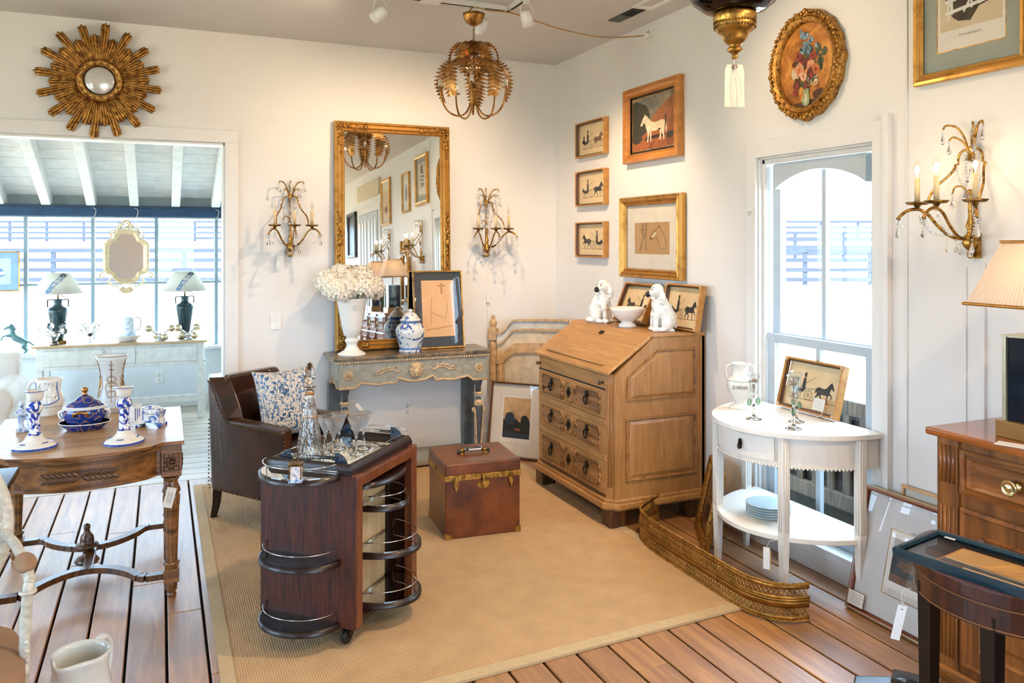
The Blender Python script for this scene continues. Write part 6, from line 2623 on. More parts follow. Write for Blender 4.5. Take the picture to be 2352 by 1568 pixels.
MB().tube(P_, .0042, 6).build('cord', plain('gold_cord', '#a8803f', .6, var=.1), t)
MB().box(2.885, 2.92, 4.45, 4.48, 2.93, 2.96).build('plug', plain('switch_white', '#ece9e4', .35), t, bevel=.004)

# ---- bell-jar lantern at the top edge
SMOKE = NT('smoked_glass')
g_ = SMOKE.n('ShaderNodeBsdfGlossy'); g_.inputs['Roughness'].default_value = .03
tr_ = SMOKE.n('ShaderNodeBsdfTransparent'); tr_.inputs[0].default_value = lin('#e2c394')
fr_ = SMOKE.n('ShaderNodeLayerWeight'); fr_.inputs[0].default_value = .35
ms_ = SMOKE.n('ShaderNodeMixShader')
SMOKE.l(fr_.outputs[0], ms_.inputs[0]); SMOKE.l(tr_.outputs[0], ms_.inputs[1]); SMOKE.l(g_.outputs[0], ms_.inputs[2]); SMOKE.l(ms_.outputs[0], SMOKE.out.inputs[0])
ln = thing('bell_jar_lantern', 'smoked glass bell jar lantern with brass finial hanging at the top edge', 'lantern', (1.307, 1.61, 2.05))
b = MB()
b.lathe([(.05, .118), (.075, .126), (.10, .145), (.12, .175), (.132, .22), (.135, .28), (.128, .36), (.12, .42), (.125, .44)], 40)
b.lathe([(.122, .44), (.117, .42), (.125, .36), (.132, .28), (.129, .22), (.117, .177), (.098, .149), (.074, .13), (.05, .122)], 40)
b.build('glass_bowl', SMOKE.m, ln)
b = MB()
b.lathe([(.0, .118), (.048, .118), (.053, .114), (.053, .100), (.050, .096), (.050, .09), (.052, .087), (.046, .076), (.040, .07), (.034, .066), (.031, .055), (.02, .042), (.016, .040), (.012, .036), (.018, .030), (.020, .026), (.012, .020), (.006, .016), (.003, .012)], 36)
b.sphere((0, 0, .010), .008, 12, 8)
b.build('finial', BRASS, ln)
b = MB()
for k in range(40):
    a = 2 * PI * k / 40
    b.sphere((.049 * math.cos(a), .049 * math.sin(a), .082), .0034, 6, 4)
    b.sphere((.051 * math.cos(a), .051 * math.sin(a), .093), .002, 5, 4)
o = b.build('gadroon_band', BRASSD, ln)
o['kind'] = 'stuff'
b = MB()
b.lathe([(.0, .16), (.04, .16), (.045, .17), (.035, .18), (.02, .20), (.02, .30), (.0, .31)], 20)
b.build('candle_socket', BRASS, ln)
b = MB()
b.lathe([(.134, .43), (.138, .435), (.138, .455), (.130, .46)], 40)
for k in range(3):
    a = 2 * PI * k / 3
    b.tube([(.13 * math.cos(a), .13 * math.sin(a), .45), (.0, .0, .85)], .002, 6)
b.tube([(0, 0, .85), (0, 0, .975)], .003, 6)
b.build('chain_rig', BRASS, ln)
t = thing('price_tag', 'cream paper price tag hanging below the bell jar lantern', 'tag', (1.305, 1.608, 2.05), R(-23))
b = MB()
b.grid(lambda u, v: ((u - .5) * (.050 - .012 * max(0, v - .85) / .15), .006 * math.sin(3 * v) * (u - .3), -.115 + .105 * v), 6, 8)
o = b.build('card', plain('cream_tag', '#e6dcc4', .7, var=.02), t)
o2 = MB().grid(lambda u, v: (.006 + (u - .5) * .044, .012 + .01 * u, -.110 + .10 * v), 4, 6).build('card', plain('cream_tag', '#e6dcc4', .7, var=.02), t)
MB().lathe([(.003, -.001), (.007, -.001), (.007, .001), (.003, .001)], 16, (0, -.001, -.016), axis='y').build('eyelet', plain('eyelet', '#8a6a5a', .5), t)
b = MB()
b.tube([(0, 0, .012), (-.003, -.003, -.006), (0, -.003, -.017)], .001, 5)
b.tube(spline([(0, -.004, -.017), (-.006, -.005, -.06), (.002, -.006, -.125)], 5), .0009, 5)
b.tube(spline([(0, -.004, -.017), (.012, -.006, -.05), (.014, -.006, -.09), (.004, -.006, -.115)], 5), .0009, 5)
b.build('string', STRING, t)

# ================================================================ SMALL THINGS
FAIENCE = plain('faience_white', '#e3ddd2', .12, var=.05, scale=14)
DELFT = blotch('delft_blue_on_white', '#e4e0d8', '#1f3f9c', 26, .50, .53, 1.2, .12)
DELFTD = blotch('delft_dense_blue', '#e0dfe0', '#1a3190', 34, .49, .53, 1.0, .12)
PATTB = blotch('blue_figured_band', '#dfdfe0', '#3a62ac', 48, .50, .53, .8, .15, extra='#5d6a50')
TZ = .711
# candlesticks
for k, (x, y, lb) in enumerate(((-.499, 3.991, 'blue and white faience candlestick nearest the left edge of the carved table'), (-.15, 3.937, 'blue and white faience candlestick in front of the small painted casket'))):
    t = thing('candlestick', lb, 'candlestick', (x, y, TZ), R(20 + 30 * k), 'pair of blue and white candlesticks')
    b = MB()
    b.lathe([(.0, 0), (.080, 0), (.083, .006), (.082, .012), (.07, .022), (.045, .033), (.032, .045), (.027, .06)], 36, sx=1.05, sy=.95)
    b.build('base', FAIENCE, t)
    MB().lathe([(.0835, .004), (.0845, .008), (.0825, .013)], 36, sx=1.05, sy=.95).build('blue_rim', BLUEGLAZE, t)
    MB().lathe([(.027, .058), (.022, .07), (.021, .10), (.021, .148), (.023, .155)], 24).build('stem', DELFTD, t)
    MB().lathe([(.022, .153), (.031, .166), (.034, .178), (.030, .192), (.022, .20), (.022, .204)], 24).build('knop', DELFT, t)
    MB().lathe([(.022, .203), (.032, .215), (.034, .235), (.036, .243), (.040, .246), (.038, .249), (.028, .247), (.022, .23), (.0, .225)], 28).build('cup', FAIENCE, t)
    MB().tube([(.0385 * math.cos(a), .0385 * math.sin(a), .2475) for a in [2 * PI * j / 28 for j in range(28)]], .0018, 5, closed=True).build('blue_rim', BLUEGLAZE, t)
    b = MB()
    for j in range(4):
        a = 2 * PI * j / 4 + .5
        for q in (-.35, -.15, .15, .35):
            p = Vector((.058 * math.cos(a + q * .5) * 1.05, .058 * math.sin(a + q * .5) * .95, .0285 + .001 * abs(q)))
            b.sphere(tuple(p), .005, 6, 4, sc=(1, 1, .35))
    b.build('leaf_motif', BLUEGLAZE, t)
t = thing('price_tag', 'white price tag with blue writing hanging behind the right candlestick', 'tag', (-.112, 3.965, .875), R(-10))
MB().box(-.002, .034, 0, .0012, -.09, .0).build('card', PAPER, t)
b = MB()
for k in range(3):
    b.box(.006 + .008 * k, .009 + .008 * k, -.0004, 0, -.075 + .01 * k, -.02)
b.build('writing', BLUEGLAZE, t)
MB().tube(spline([(.01, 0, -.004), (-.02, -.01, .018), (-.045, -.02, .01), (-.06, -.012, -.02)], 5), .001, 5).build('string', STRING, t)

# pitcher
t = thing('faience_pitcher', 'white faience jug with blue chequered flower panel on the carved table', 'jug', (-.53, 4.74, TZ), R(-15))
b = MB()
b.lathe([(.0, 0), (.052, 0), (.054, .008), (.062, .035), (.072, .065), (.068, .095), (.058, .12), (.054, .145), (.056, .17), (.060, .188), (.057, .188), (.053, .17), (.05, .145), (.054, .12), (.05, .08), (.0, .06)], 36, mod=lambda a, z: 1 + (.12 * max(0, math.cos(a)) ** 10 if z > .16 else 0))
b.build('body', FAIENCE, t)
GRIDP = NT('chequer_panel')
v_ = GRIDP.coords(kind='Object')
br = GRIDP.n('ShaderNodeTexBrick')
br.offset = 0
br.inputs['Color1'].default_value = lin('#e3ddd2'); br.inputs['Color2'].default_value = lin('#e3ddd2'); br.inputs['Mortar'].default_value = lin('#6f86a8')
br.inputs['Scale'].default_value = 60
br.inputs['Mortar Size'].default_value = .02
br.inputs['Brick Width'].default_value = 1.0; br.inputs['Row Height'].default_value = 1.0
mp_ = GRIDP.n('ShaderNodeCombineXYZ')
sp_ = GRIDP.n('ShaderNodeSeparateXYZ')
GRIDP.l(v_, sp_.inputs[0]); GRIDP.l(sp_.outputs[0], mp_.inputs[0]); GRIDP.l(sp_.outputs[2], mp_.inputs[1])
GRIDP.l(mp_.outputs[0], br.inputs[0])
dots = GRIDP.noise(v_, 90, 2, .5, 0)
GRIDP.bsdf(GRIDP.mix(GRIDP.ramp(dots, [(.62, (0, 0, 0)), (.65, (1, 1, 1))]), br.outputs[0], lin('#5d6f4f')), .15)


def jugr(z):
    pts = [(0, .052), (.008, .054), (.035, .062), (.065, .072), (.095, .068), (.12, .058), (.145, .054), (.17, .056), (.188, .060)]
    for (z0, r0), (z1, r1) in zip(pts[:-1], pts[1:]):
        if z <= z1:
            return r0 + (r1 - r0) * (z - z0) / (z1 - z0)
    return .06


def jp(u, v, e=.0008):
    a = R(-90 - 62 + 124 * u)
    lo = .085 - .022 * (1 - (2 * u - 1) ** 2)
    z = lo + (.172 - lo) * v
    r = jugr(z) + e
    return (r * math.cos(a), r * math.sin(a), z)


MB().grid(lambda u, v: jp(u, v), 24, 12).build('chequer_panel', GRIDP.m, t)
MB().tube([jp(k / 20, 0, .001) for k in range(21)], .0028, 6).tube([jp(0, k / 8, .001) for k in range(9)], .0028, 6).tube([jp(1, k / 8, .001) for k in range(9)], .0028, 6).build('blue_line', plain('soft_blue_glaze', '#4368ab', .15, var=.1), t)
b = MB()
for k in range(22):
    a = R(-90 - 75 + 150 * k / 21)
    z = .048 + .002 * (k % 2)
    b.sphere((jugr(z) * math.cos(a), jugr(z) * math.sin(a), z), .0028, 6, 4)
b.build('zigzag_line', plain('grey_green_glaze', '#7d8a86', .3), t)
MB().tube(spline([(-.052, 0, .168), (-.085, 0, .165), (-.098, 0, .13), (-.092, 0, .09), (-.07, 0, .065)], 6), .0085, 10, flat=1.3).build('handle', FAIENCE, t)

# tureen on its stand
GBLUE = NT('gilded_cobalt')
v_ = GBLUE.coords()
vo = GBLUE.voro(v_, 19, 'F1')
vd = GBLUE.n('ShaderNodeMath', operation='PINGPONG'); vd.inputs[1].default_value = .21
GBLUE.l(vo, vd.inputs[0])
goldm = GBLUE.ramp(vd.outputs[0], [(.0, (1, 1, 1)), (.018, (1, 1, 1)), (.04, (0, 0, 0))])
GBLUE.bsdf(GBLUE.mix(goldm, lin('#16307a'), lin('#b08245')), .12)
GILTC = plain('gilt_china', '#b07a3a', .2, .8, var=.1)
t = thing('tureen_stand', 'deep oval cobalt blue stand with white inside under the tureen', 'dish', (-.333, 4.314, TZ), R(-8))
MB().lathe([(.0, 0), (.075, 0), (.080, .004), (.105, .028), (.112, .034)], 44, sx=1.0, sy=.78).build('outside', GBLUE.m, t)
MB().lathe([(.112, .034), (.106, .034), (.08, .012), (.0, .010)], 44, sx=1.0, sy=.78).build('inside', DELFT, t)
MB().tube([(.1105 * math.cos(a), .1105 * .78 * math.sin(a), .0345) for a in [2 * PI * j / 44 for j in range(44)]], .0022, 6, closed=True).build('rim', PORC, t)
t = thing('blue_tureen', 'cobalt blue lidded tureen with gilt flowers, knob and handles on the carved table', 'tureen', (-.333, 4.314, TZ + .011), R(-8))
MB().lathe([(.0, 0), (.05, 0), (.056, .006), (.072, .02), (.09, .045), (.096, .068), (.092, .088), (.090, .092), (.085, .092), (.0, .088)], 44, sx=1, sy=.82).build('bowl', GBLUE.m, t)
MB().tube([(.0915 * math.cos(a), .0915 * .82 * math.sin(a), .093) for a in [2 * PI * j / 44 for j in range(44)]], .004, 6, closed=True).build('rim', PORC, t)
ld_ = MB().lathe([(.086, .097), (.084, .105), (.062, .118), (.045, .125), (.028, .142), (.012, .150), (.0, .151)], 44, sx=1, sy=.82).build('lid', GBLUE.m, t)
MB().lathe([(.0, .150), (.012, .151), (.013, .156), (.007, .160), (.010, .164), (.0155, .172), (.013, .182), (.006, .187), (.0, .188)], 20).build('knob', GILTC, ld_)
MB().lathe([(.080, .0965), (.0875, .0975), (.0865, .102)], 44, sx=1, sy=.82).build('lid_rim', PORC, ld_)
MB().tube(spline([(-.028, -.078, .062), (-.026, -.092, .078), (0, -.098, .084), (.026, -.092, .078), (.028, -.078, .062)], 5), .006, 8).build('handle', GILTC, t)
for s in (-1, 1):
    MB().tube(spline([(s * .086, -.02, .085), (s * .108, -.01, .07), (s * .098, 0, .04)], 5), .007, 8).build('handle', PORC, t)

# frosted hurricane glass
FROST = NT('frosted_glass')
tl = FROST.n('ShaderNodeBsdfTranslucent'); tl.inputs[0].default_value = lin('#eef0f0')
df = FROST.n('ShaderNodeBsdfPrincipled'); df.inputs['Base Color'].default_value = lin('#e9ebea'); df.inputs['Roughness'].default_value = .12
ms_ = FROST.n('ShaderNodeMixShader'); ms_.inputs[0].default_value = .5
FROST.l(tl.outputs[0], ms_.inputs[1]); FROST.l(df.outputs[0], ms_.inputs[2]); FROST.l(ms_.outputs[0], FROST.out.inputs[0])
t = thing('hurricane_shade', 'tall frosted white glass hurricane shade with gold scroll decoration', 'vase', (-.239, 4.736, TZ), R(0))


def hr(z):
    f = z / .29
    return .072 - .016 * math.sin(PI * (f * 1.05 - .12)) ** 2 * (1 if .1 < f else .3) + (.006 * max(0, f - .8) / .2)


prof = [(hr(.29 * k / 18), .29 * k / 18) for k in range(19)]
MB().lathe([(.0, 0), (.07, 0)] + prof[1:] + [(r - .003, z) for r, z in prof[:3:-1]], 40).build('glass', FROST.m, t)
b = MB()
for z in (.012, .020, .289):
    MB().tube([(hr(z) * 1.008 * math.cos(a), hr(z) * 1.008 * math.sin(a), z) for a in [2 * PI * j / 40 for j in range(40)]], .0016, 5, closed=True).build('gold_band', GILTC, t)
b = MB()
for col in (-90, -25, -155, 40, 140):
    a0 = R(col)
    sc_l = 1 if col == -90 else .7

    def H(x, z):
        z = min(max(z, .02), .28)
        a = a0 + x / .06
        r = hr(z) + .0012
        return (r * math.cos(a), r * math.sin(a), z)
    for pts in ([(0, .27), (0, .20), (0, .12), (0, .07)], [(0, .19), (.018, .18), (.022, .165), (.010, .160)], [(0, .15), (.022, .15), (.03, .125), (.02, .11)], [(0, .11), (.018, .105), (.015, .085), (.004, .08)], [(0, .165), (.012, .150), (.01, .135)], [(.0, .25), (.01, .245)], [(0, .225), (.012, .22)]):
        for s in (-1, 1):
            q = spline([(x * s * sc_l, z, 0) for x, z in pts], 4)
            b.tube([H(x, z) for x, z, _ in q], .0017, 5)
    b.sphere(H(0, .135), .006, 8, 6)
    b.sphere(H(0, .06), .004, 8, 6)
b.build('gold_scrolls', GILTC, t)

# painted casket
t = thing('faience_casket', 'small blue and white painted faience casket with domed lid and scroll feet', 'box', (-.043, 4.257, TZ), R(-22))
poly = [(-.055, .0), (-.046, .0), (-.030, .016), (-.012, .022), (.012, .022), (.030, .016), (.046, .0), (.055, .0), (.052, .02), (.047, .04), (.054, .06), (.050, .066), (-.050, .066), (-.054, .06), (-.047, .04), (-.052, .02)]
b = MB()
b.prism(poly, .085, (0, .0425, 0), (1, 0, 0), (0, 0, 1))
b.build('box', PATTB, t, bevel=.003)
b = MB()
b.grid(lambda u, v: ((-.050 + .10 * u) * (1 - .12 * math.sin(PI * v) * 0), -.042 + .084 * v, .074 + .024 * math.sin(PI * v) ** .7 * math.sin(PI * min(max(u, .0), 1)) ** .4), 16, 14)
b.box(-.052, .052, -.044, .044, .066, .075)
b.build('lid', PATTB, t)
MB().box(-.053, .053, -.0445, .0445, .064, .067).build('gilt_band', plain('dull_gilt_band', '#8f8a6a', .3, .6), t)
b = MB()
for sx in (-1, 1):
    for sy in (-1, 1):
        b.sphere((sx * .053, sy * .041, .005), .0075, 8, 6)
b.build('blue_feet', BLUEGLAZE, t)

# porcelain figurine with tree stump
t = thing('blue_figurine', 'small pale blue porcelain figure beside a tree stump on the carved table', 'figurine', (-.585, 4.37, TZ), R(0))
FIGP = blotch('pale_blue_porcelain', '#c3cede', '#5f7cab', 30, .5, .58, .6, .15)
b = MB()
b.box(-.035, .045, -.025, .025, 0, .018)
b.lathe([(.024, .01), (.022, .05), (.024, .085), (.02, .09)], 12, (.026, 0, 0))
b.sphere((.026, 0, .095), .018, 8, 6)
b.lathe([(.014, .01), (.010, .045), (.017, .06), (.011, .085), (.015, .1), (.008, .112)], 12, (-.016, 0, 0))
b.sphere((-.016, -.002, .123), .0115, 10, 8)
b.lathe([(.015, .128), (.009, .134), (.006, .145), (.0, .15)], 10, (-.016, 0, 0))
b.tube([(-.028, 0, .1), (-.04, -.01, .085), (-.022, -.02, .078)], .005, 6).tube([(-.004, 0, .1), (.008, -.012, .088), (-.008, -.02, .08)], .005, 6)
b.tube([(-.022, -.004, .05), (-.024, -.008, .015)], .006, 6)
b.sphere((.028, -.004, .11), .006, 6, 4)
remesh(b.build('body', FIGP, t), .0035, 1)
# price tag on the table leg
t = thing('price_tag', 'cream paper price tag tied to the right front leg of the carved table', 'tag', (.045, 3.905, .50), R(-8))
o = MB().box(-.02, .02, -.001, .001, -.09, 0).build('card', PAPER, t)
o.rotation_euler = (0, R(14), 0)
b = MB()
for k in range(3):
    b.box(-.008 + .008 * k, -.0065 + .008 * k, -.0014, -.001, -.07, -.02)
o = b.build('writing', INK, t)
o.rotation_euler = (0, R(14), 0)
MB().tube([(0, 0, -.008), (.004, .01, .02), (.0, .03, .025)], .001, 5).build('string', STRING, t)

# ---- on the trolley
CUT = NT('cut_crystal')
g_ = CUT.n('ShaderNodeBsdfGlass'); g_.inputs['IOR'].default_value = 1.5; g_.inputs['Roughness'].default_value = .02
CUT.l(CUT.bump(CUT.voro(CUT.coords((1, 1, .6)), 75, 'DISTANCE_TO_EDGE'), .5, .003), g_.inputs['Normal'])
CUT.l(g_.outputs[0], CUT.out.inputs[0])
ETCH = NT('etched_glass')
g_ = ETCH.n('ShaderNodeBsdfGlass'); g_.inputs['IOR'].default_value = 1.35; g_.inputs['Roughness'].default_value = .12
tr_ = ETCH.n('ShaderNodeBsdfTransparent')
df_ = ETCH.n('ShaderNodeBsdfTranslucent'); df_.inputs[0].default_value = (.85, .88, .9, 1)
ms1 = ETCH.n('ShaderNodeMixShader'); ms1.inputs[0].default_value = .22
ms2 = ETCH.n('ShaderNodeMixShader'); ms2.inputs[0].default_value = .22
ETCH.l(tr_.outputs[0], ms1.inputs[1]); ETCH.l(g_.outputs[0], ms1.inputs[2]); ETCH.l(ms1.outputs[0], ms2.inputs[1]); ETCH.l(df_.outputs[0], ms2.inputs[2]); ETCH.l(ms2.outputs[0], ETCH.out.inputs[0])
TRZ = .7035
t = thing('cut_glass_decanter', 'tall conical cut glass decanter with faceted stopper on the trolley tray', 'decanter', (.556, 3.34, TRZ), R(10))
outer = [(.0, 0), (.054, 0), (.056, .006), (.055, .03), (.050, .065), (.042, .125), (.033, .18), (.028, .215), (.0225, .235), (.0185, .255), (.0175, .30)]
b = MB()
b.lathe(outer, 24, mod=lambda a, z: 1 + .02 * math.cos(12 * a), sm=False)
b.lathe([(.0145, .30), (.0145, .255), (.018, .235), (.024, .213), (.029, .178), (.038, .124), (.046, .065), (.050, .03), (.048, .018), (.0, .014)], 24)
b.build('body', CUT.m, t)
b = MB()
b.lathe([(.0175, .299), (.026, .303), (.027, .306), (.018, .308), (.0145, .306), (.0145, .299)], 28)
b.build('lip', CRYSTAL, t)
b = MB()
b.tube([(.0268 * math.cos(a), .0268 * math.sin(a), .3045) for a in [2 * PI * j / 28 for j in range(28)]], .0012, 5, closed=True)
b.build('gold_rim', GILTC, t)
for z, r in ((.2785, .0186), (.184, .0336)):
    MB().lathe([(r, z - (.005 if z > .2 else .0015)), (r + .0006, z), (r, z + (.005 if z > .2 else .0015))], 28).build('gold_band', GILTC, t)
b = MB()
b.lathe([(.0, .30), (.012, .30), (.013, .312), (.012, .316), (.020, .325), (.0255, .338), (.019, .375), (.009, .400), (.0, .405)], 8, sm=False)
b.build('stopper', CRYSTAL, t)
for k, (x, y, lb) in enumerate(((.641, 3.46, 'leftmost of five etched gilt-rimmed glasses on the trolley'), (.66, 3.376, 'etched gilt-rimmed glass in front, beside the decanter'), (.707, 3.494, 'etched gilt-rimmed glass at the back, middle of the five'), (.756, 3.379, 'etched gilt-rimmed glass in front at the right of the five'), (.804, 3.452, 'rightmost of five etched gilt-rimmed glasses on the trolley'))):
    t = thing('stemmed_glass', lb, 'glass', (x, y, TRZ), R(30 * k), 'etched cordial glasses on the trolley tray')
    MB().lathe([(.0, 0), (.028, 0), (.028, .002), (.012, .005), (.0055, .012), (.005, .02), (.0055, .055), (.005, .072), (.007, .078), (.0, .082)], 20).build('stem', CRYSTAL, t)
    MB().lathe([(.006, .077), (.018, .105), (.037, .155), (.0362, .155), (.0165, .106), (.0, .082)], 28).build('bowl', ETCH.m, t)
    MB().tube([(.0368 * math.cos(a), .0368 * math.sin(a), .1552) for a in [2 * PI * j / 28 for j in range(28)]], .0011, 5, closed=True).build('gilt_rim', GILTC, t)
t = thing('carriage_clock', 'miniature painted porcelain carriage clock with brass frame and handle', 'clock', (.468, 3.118, .692), R(-18))
CLP = blotch('painted_porcelain_panel', '#e6e2dc', '#8aa0bd', 70, .56, .59, .8, .2, extra='#c58a74')
MB().box(-.021, .021, -.018, .018, .012, .062).build('case', CLP, t)
b = MB()
for sx in (-1, 1):
    for sy in (-1, 1):
        b.box(sx * .021 - .002, sx * .021 + .002, sy * .018 - .002, sy * .018 + .002, .01, .064)
b.box(-.026, .026, -.023, .023, .062, .065).box(-.024, .024, -.021, .021, .065, .068).box(-.028, .028, -.025, .025, .068, .0705)
b.build('frame', BRASSD, t, bevel=.0006)
MB().box(-.025, .025, -.022, .022, 0, .012).build('plinth', blotch('blue_plinth', '#c9d4de', '#4f7fb0', 80, .5, .54, .6, .2), t)
MB().tube(spline([(-.010, 0, .070), (-.012, 0, .078), (-.009, 0, .084), (-.009, 0, .094), (0, 0, .100), (.009, 0, .094), (.009, 0, .084), (.012, 0, .078), (.010, 0, .070)], 4), .0014, 6).build('handle', BRASSD, t)

# ---- on the console
CZ = .812
t = thing('white_urn_vase', 'tall white footed vase with relief rosette on the left of the console', 'vase', (1.222, 5.60, CZ), R(0))
b = MB()
b.lathe([(.0, 0), (.098, 0), (.099, .006), (.085, .016), (.055, .032), (.040, .055), (.036, .075), (.046, .088), (.050, .100), (.044, .112), (.034, .118), (.040, .124), (.058, .140), (.072, .200), (.090, .300), (.104, .385), (.107, .395), (.100, .393), (.085, .30), (.0, .16)], 44)
b.build('body', PORC, t)
b = MB()
for k in range(10):
    a = 2 * PI * k / 10
    b.sphere((.018 * math.cos(a) + .0, -.0955, .335 + .018 * math.sin(a)), .005, 6, 5)
    b.sphere((.010 * math.cos(a), -.0955, .335 + .010 * math.sin(a)), .004, 6, 5)
b.sphere((0, -.094, .335), .006, 8, 6)
b.build('relief_rosette', PORC, t)
# hydrangea heads: every stem its own thing
HYD = NT('hydrangea_petal')
oi = HYD.coords()
HYD_c = HYD.ramp(HYD.noise(oi, 26, 3), [(.35, lin('#fbf6ea')), (.6, lin('#f8f2e6')), (.78, lin('#f0e2bc'))])
hb_ = HYD.n('ShaderNodeBsdfPrincipled'); HYD.l(HYD_c, hb_.inputs['Base Color']); hb_.inputs['Roughness'].default_value = .7
ht_ = HYD.n('ShaderNodeBsdfTranslucent'); HYD.l(HYD_c, ht_.inputs[0])
ms_ = HYD.n('ShaderNodeMixShader'); ms_.inputs[0].default_value = .3
HYD.l(hb_.outputs[0], ms_.inputs[1]); HYD.l(ht_.outputs[0], ms_.inputs[2]); HYD.l(ms_.outputs[0], HYD.out.inputs[0])
STEMG = plain('green_stem', '#4d6b35', .6)


def hydrangea(seed, R0):
    r = random.Random(seed)
    b = MB()
    N = 78
    for i in range(N):
        z = 1 - 1.62 * (i + .5) / N
        q = math.sqrt(max(0, 1 - z * z))
        a = i * 2.39996
        n = Vector((q * math.cos(a), q * math.sin(a), z))
        c = n * R0 * (1 + .10 * (r.random() - .5)) * (1 if z > -.3 else .92)
        t1 = n.orthogonal().normalized()
        t2 = n.cross(t1)
        sp = r.random() * 2 * PI
        s_ = R0 * (.25 + .07 * r.random())
        for k in range(4):
            w = sp + PI / 2 * k
            d = t1 * math.cos(w) + t2 * math.sin(w)
            e = n.cross(d)
            lift = n * s_ * (-.15 + .75 * r.random())
            b.add([tuple(c), tuple(c + d * s_ * .55 + e * s_ * .48 + lift * .5), tuple(c + d * s_ * 1.05 + e * s_ * .18 + lift), tuple(c + d * s_ * 1.05 - e * s_ * .18 + lift), tuple(c + d * s_ * .55 - e * s_ * .48 + lift * .6)],
                  [(0, 4, 3, 2, 1)], 0, True)
    return b.mesh('flower_head', [HYD.m])


hm = [hydrangea(k, .088) for k in range(3)]
for k, (dx, dy, dz, lb) in enumerate(((-.150, -.02, .118, 'leftmost white hydrangea head in the tall white vase'), (-.055, .03, .165, 'white hydrangea head rising at the upper left of the vase'), (-.03, -.075, .105, 'white hydrangea head in front over the vase rim'),
                                      (.085, .02, .150, 'white hydrangea head at the upper right of the bouquet'), (.150, -.02, .085, 'rightmost white hydrangea head in the tall white vase'), (.075, -.085, .088, 'lower front right white hydrangea head of the bouquet'), (-.11, -.085, .075, 'lower front left white hydrangea head of the bouquet'))):
    t = thing('hydrangea', lb, 'flower', (1.205, 5.60, CZ + .375), 0, 'white hydrangeas in the tall vase')
    o = bpy.data.objects.new('flower_head', hm[k % 3])
    COL.objects.link(o)
    o.parent = t
    o.location = (dx, dy, dz)
    o.rotation_euler = (dy * 3, -dx * 3, k)
    MB().tube(spline([(.017, .0, -.15), (.017 + dx * .3, dy * .3, .0), (dx, dy, dz)], 5), .004, 6).build('stem', STEMG, t)
# ginger jar
JARM = blotch('blue_blossom_porcelain', '#d9dcd8', '#2c529b', 15, .545, .575, 1.8, .12)
t = thing('ginger_jar', 'blue and white lidded ginger jar with blossom painting on the console', 'jar', (1.643, 5.595, CZ), R(30))
b = MB()
b.lathe([(.0, 0), (.080, 0), (.082, .006), (.078, .02), (.080, .045), (.094, .09), (.104, .13), (.104, .155), (.095, .180), (.075, .200), (.066, .205), (.066, .222), (.06, .222), (.06, .2), (.0, .19)], 44)
b.build('body', JARM, t)
b = MB()
for k in range(36):
    a = 2 * PI * k / 36
    b.sphere((.0805 * math.cos(a), .0805 * math.sin(a), .03 + .012 * (k % 3)), .012, 7, 5, sc=(.5, .5, 1.2))
MB().lathe([(.0785, .018), (.0795, .02), (.0805, .034)], 44).build('blue_foot_band', plain('soft_cobalt', '#5c7fb8', .12, var=.2, scale=60), t)
MB().lathe([(.0665, .206), (.0672, .214), (.0665, .221)], 44).build('blue_neck_band', plain('soft_cobalt', '#5c7fb8', .12, var=.2, scale=60), t)
l_ = MB().lathe([(.068, .222), (.076, .223), (.077, .228), (.066, .234), (.056, .248), (.044, .268), (.022, .282), (.014, .284), (.014, .288), (.022, .291), (.022, .295), (.012, .300), (.006, .305), (.0, .306)], 40).build('lid', blotch('blue_sprig_porcelain', '#dcdcd6', '#3a5fa6', 18, .60, .63, 1.2, .12), t)
# framed picture with dark mount
DMOUNT = plain('charcoal_mount', '#262b33', .5, var=.06)
sk = [(1, stroke(.62, .95, .62, .75, .06)), (1, stroke(.5, .90, .75, .90, .03)), (1, stroke(.1, .12, .9, .18, .02)), (1, stroke(.3, .7, .25, .2, .02)), (1, stroke(.8, .6, .7, .25, .02)), (1, stroke(.2, .45, .7, .32, .015))]
picture('dark_mounted_picture', 'picture with charcoal mount in a thin gold frame leaning on the gilt mirror', .385, .575, (1.888, 5.66, CZ), 0, GOLDP, [(0, .018), (.003, .022), (.010, .02), (.012, .012)],
        [((.058, .078, .062), DMOUNT, 'mount')], plain('peach_drawing_paper', '#dfb183', .8, var=.05), sk, [plain('faint_sepia', '#b98a5f', .8)], rx=R(-8))
t = thing('price_tag', 'small white tag tied round the left carved leg of the console', 'tag', (1.205, 5.49, .47), R(0))
o = MB().box(-.012, .012, -.001, .001, -.065, 0).build('card', PAPER, t)
o.rotation_euler = (0, R(-38), 0)
o.location = (.02, -.02, .02)
MB().tube([(-.048 + .037 + .038 * math.cos(a), .025 + .042 * math.sin(a), .03 + .012 * math.cos(a)) for a in [2 * PI * j / 16 for j in range(16)]], .0012, 5, closed=True).build('string', STRING, t)

# ---- on the bureau
BZ = 1.0735


def TB(T):
    b = MB()
    b.T = T
    return b


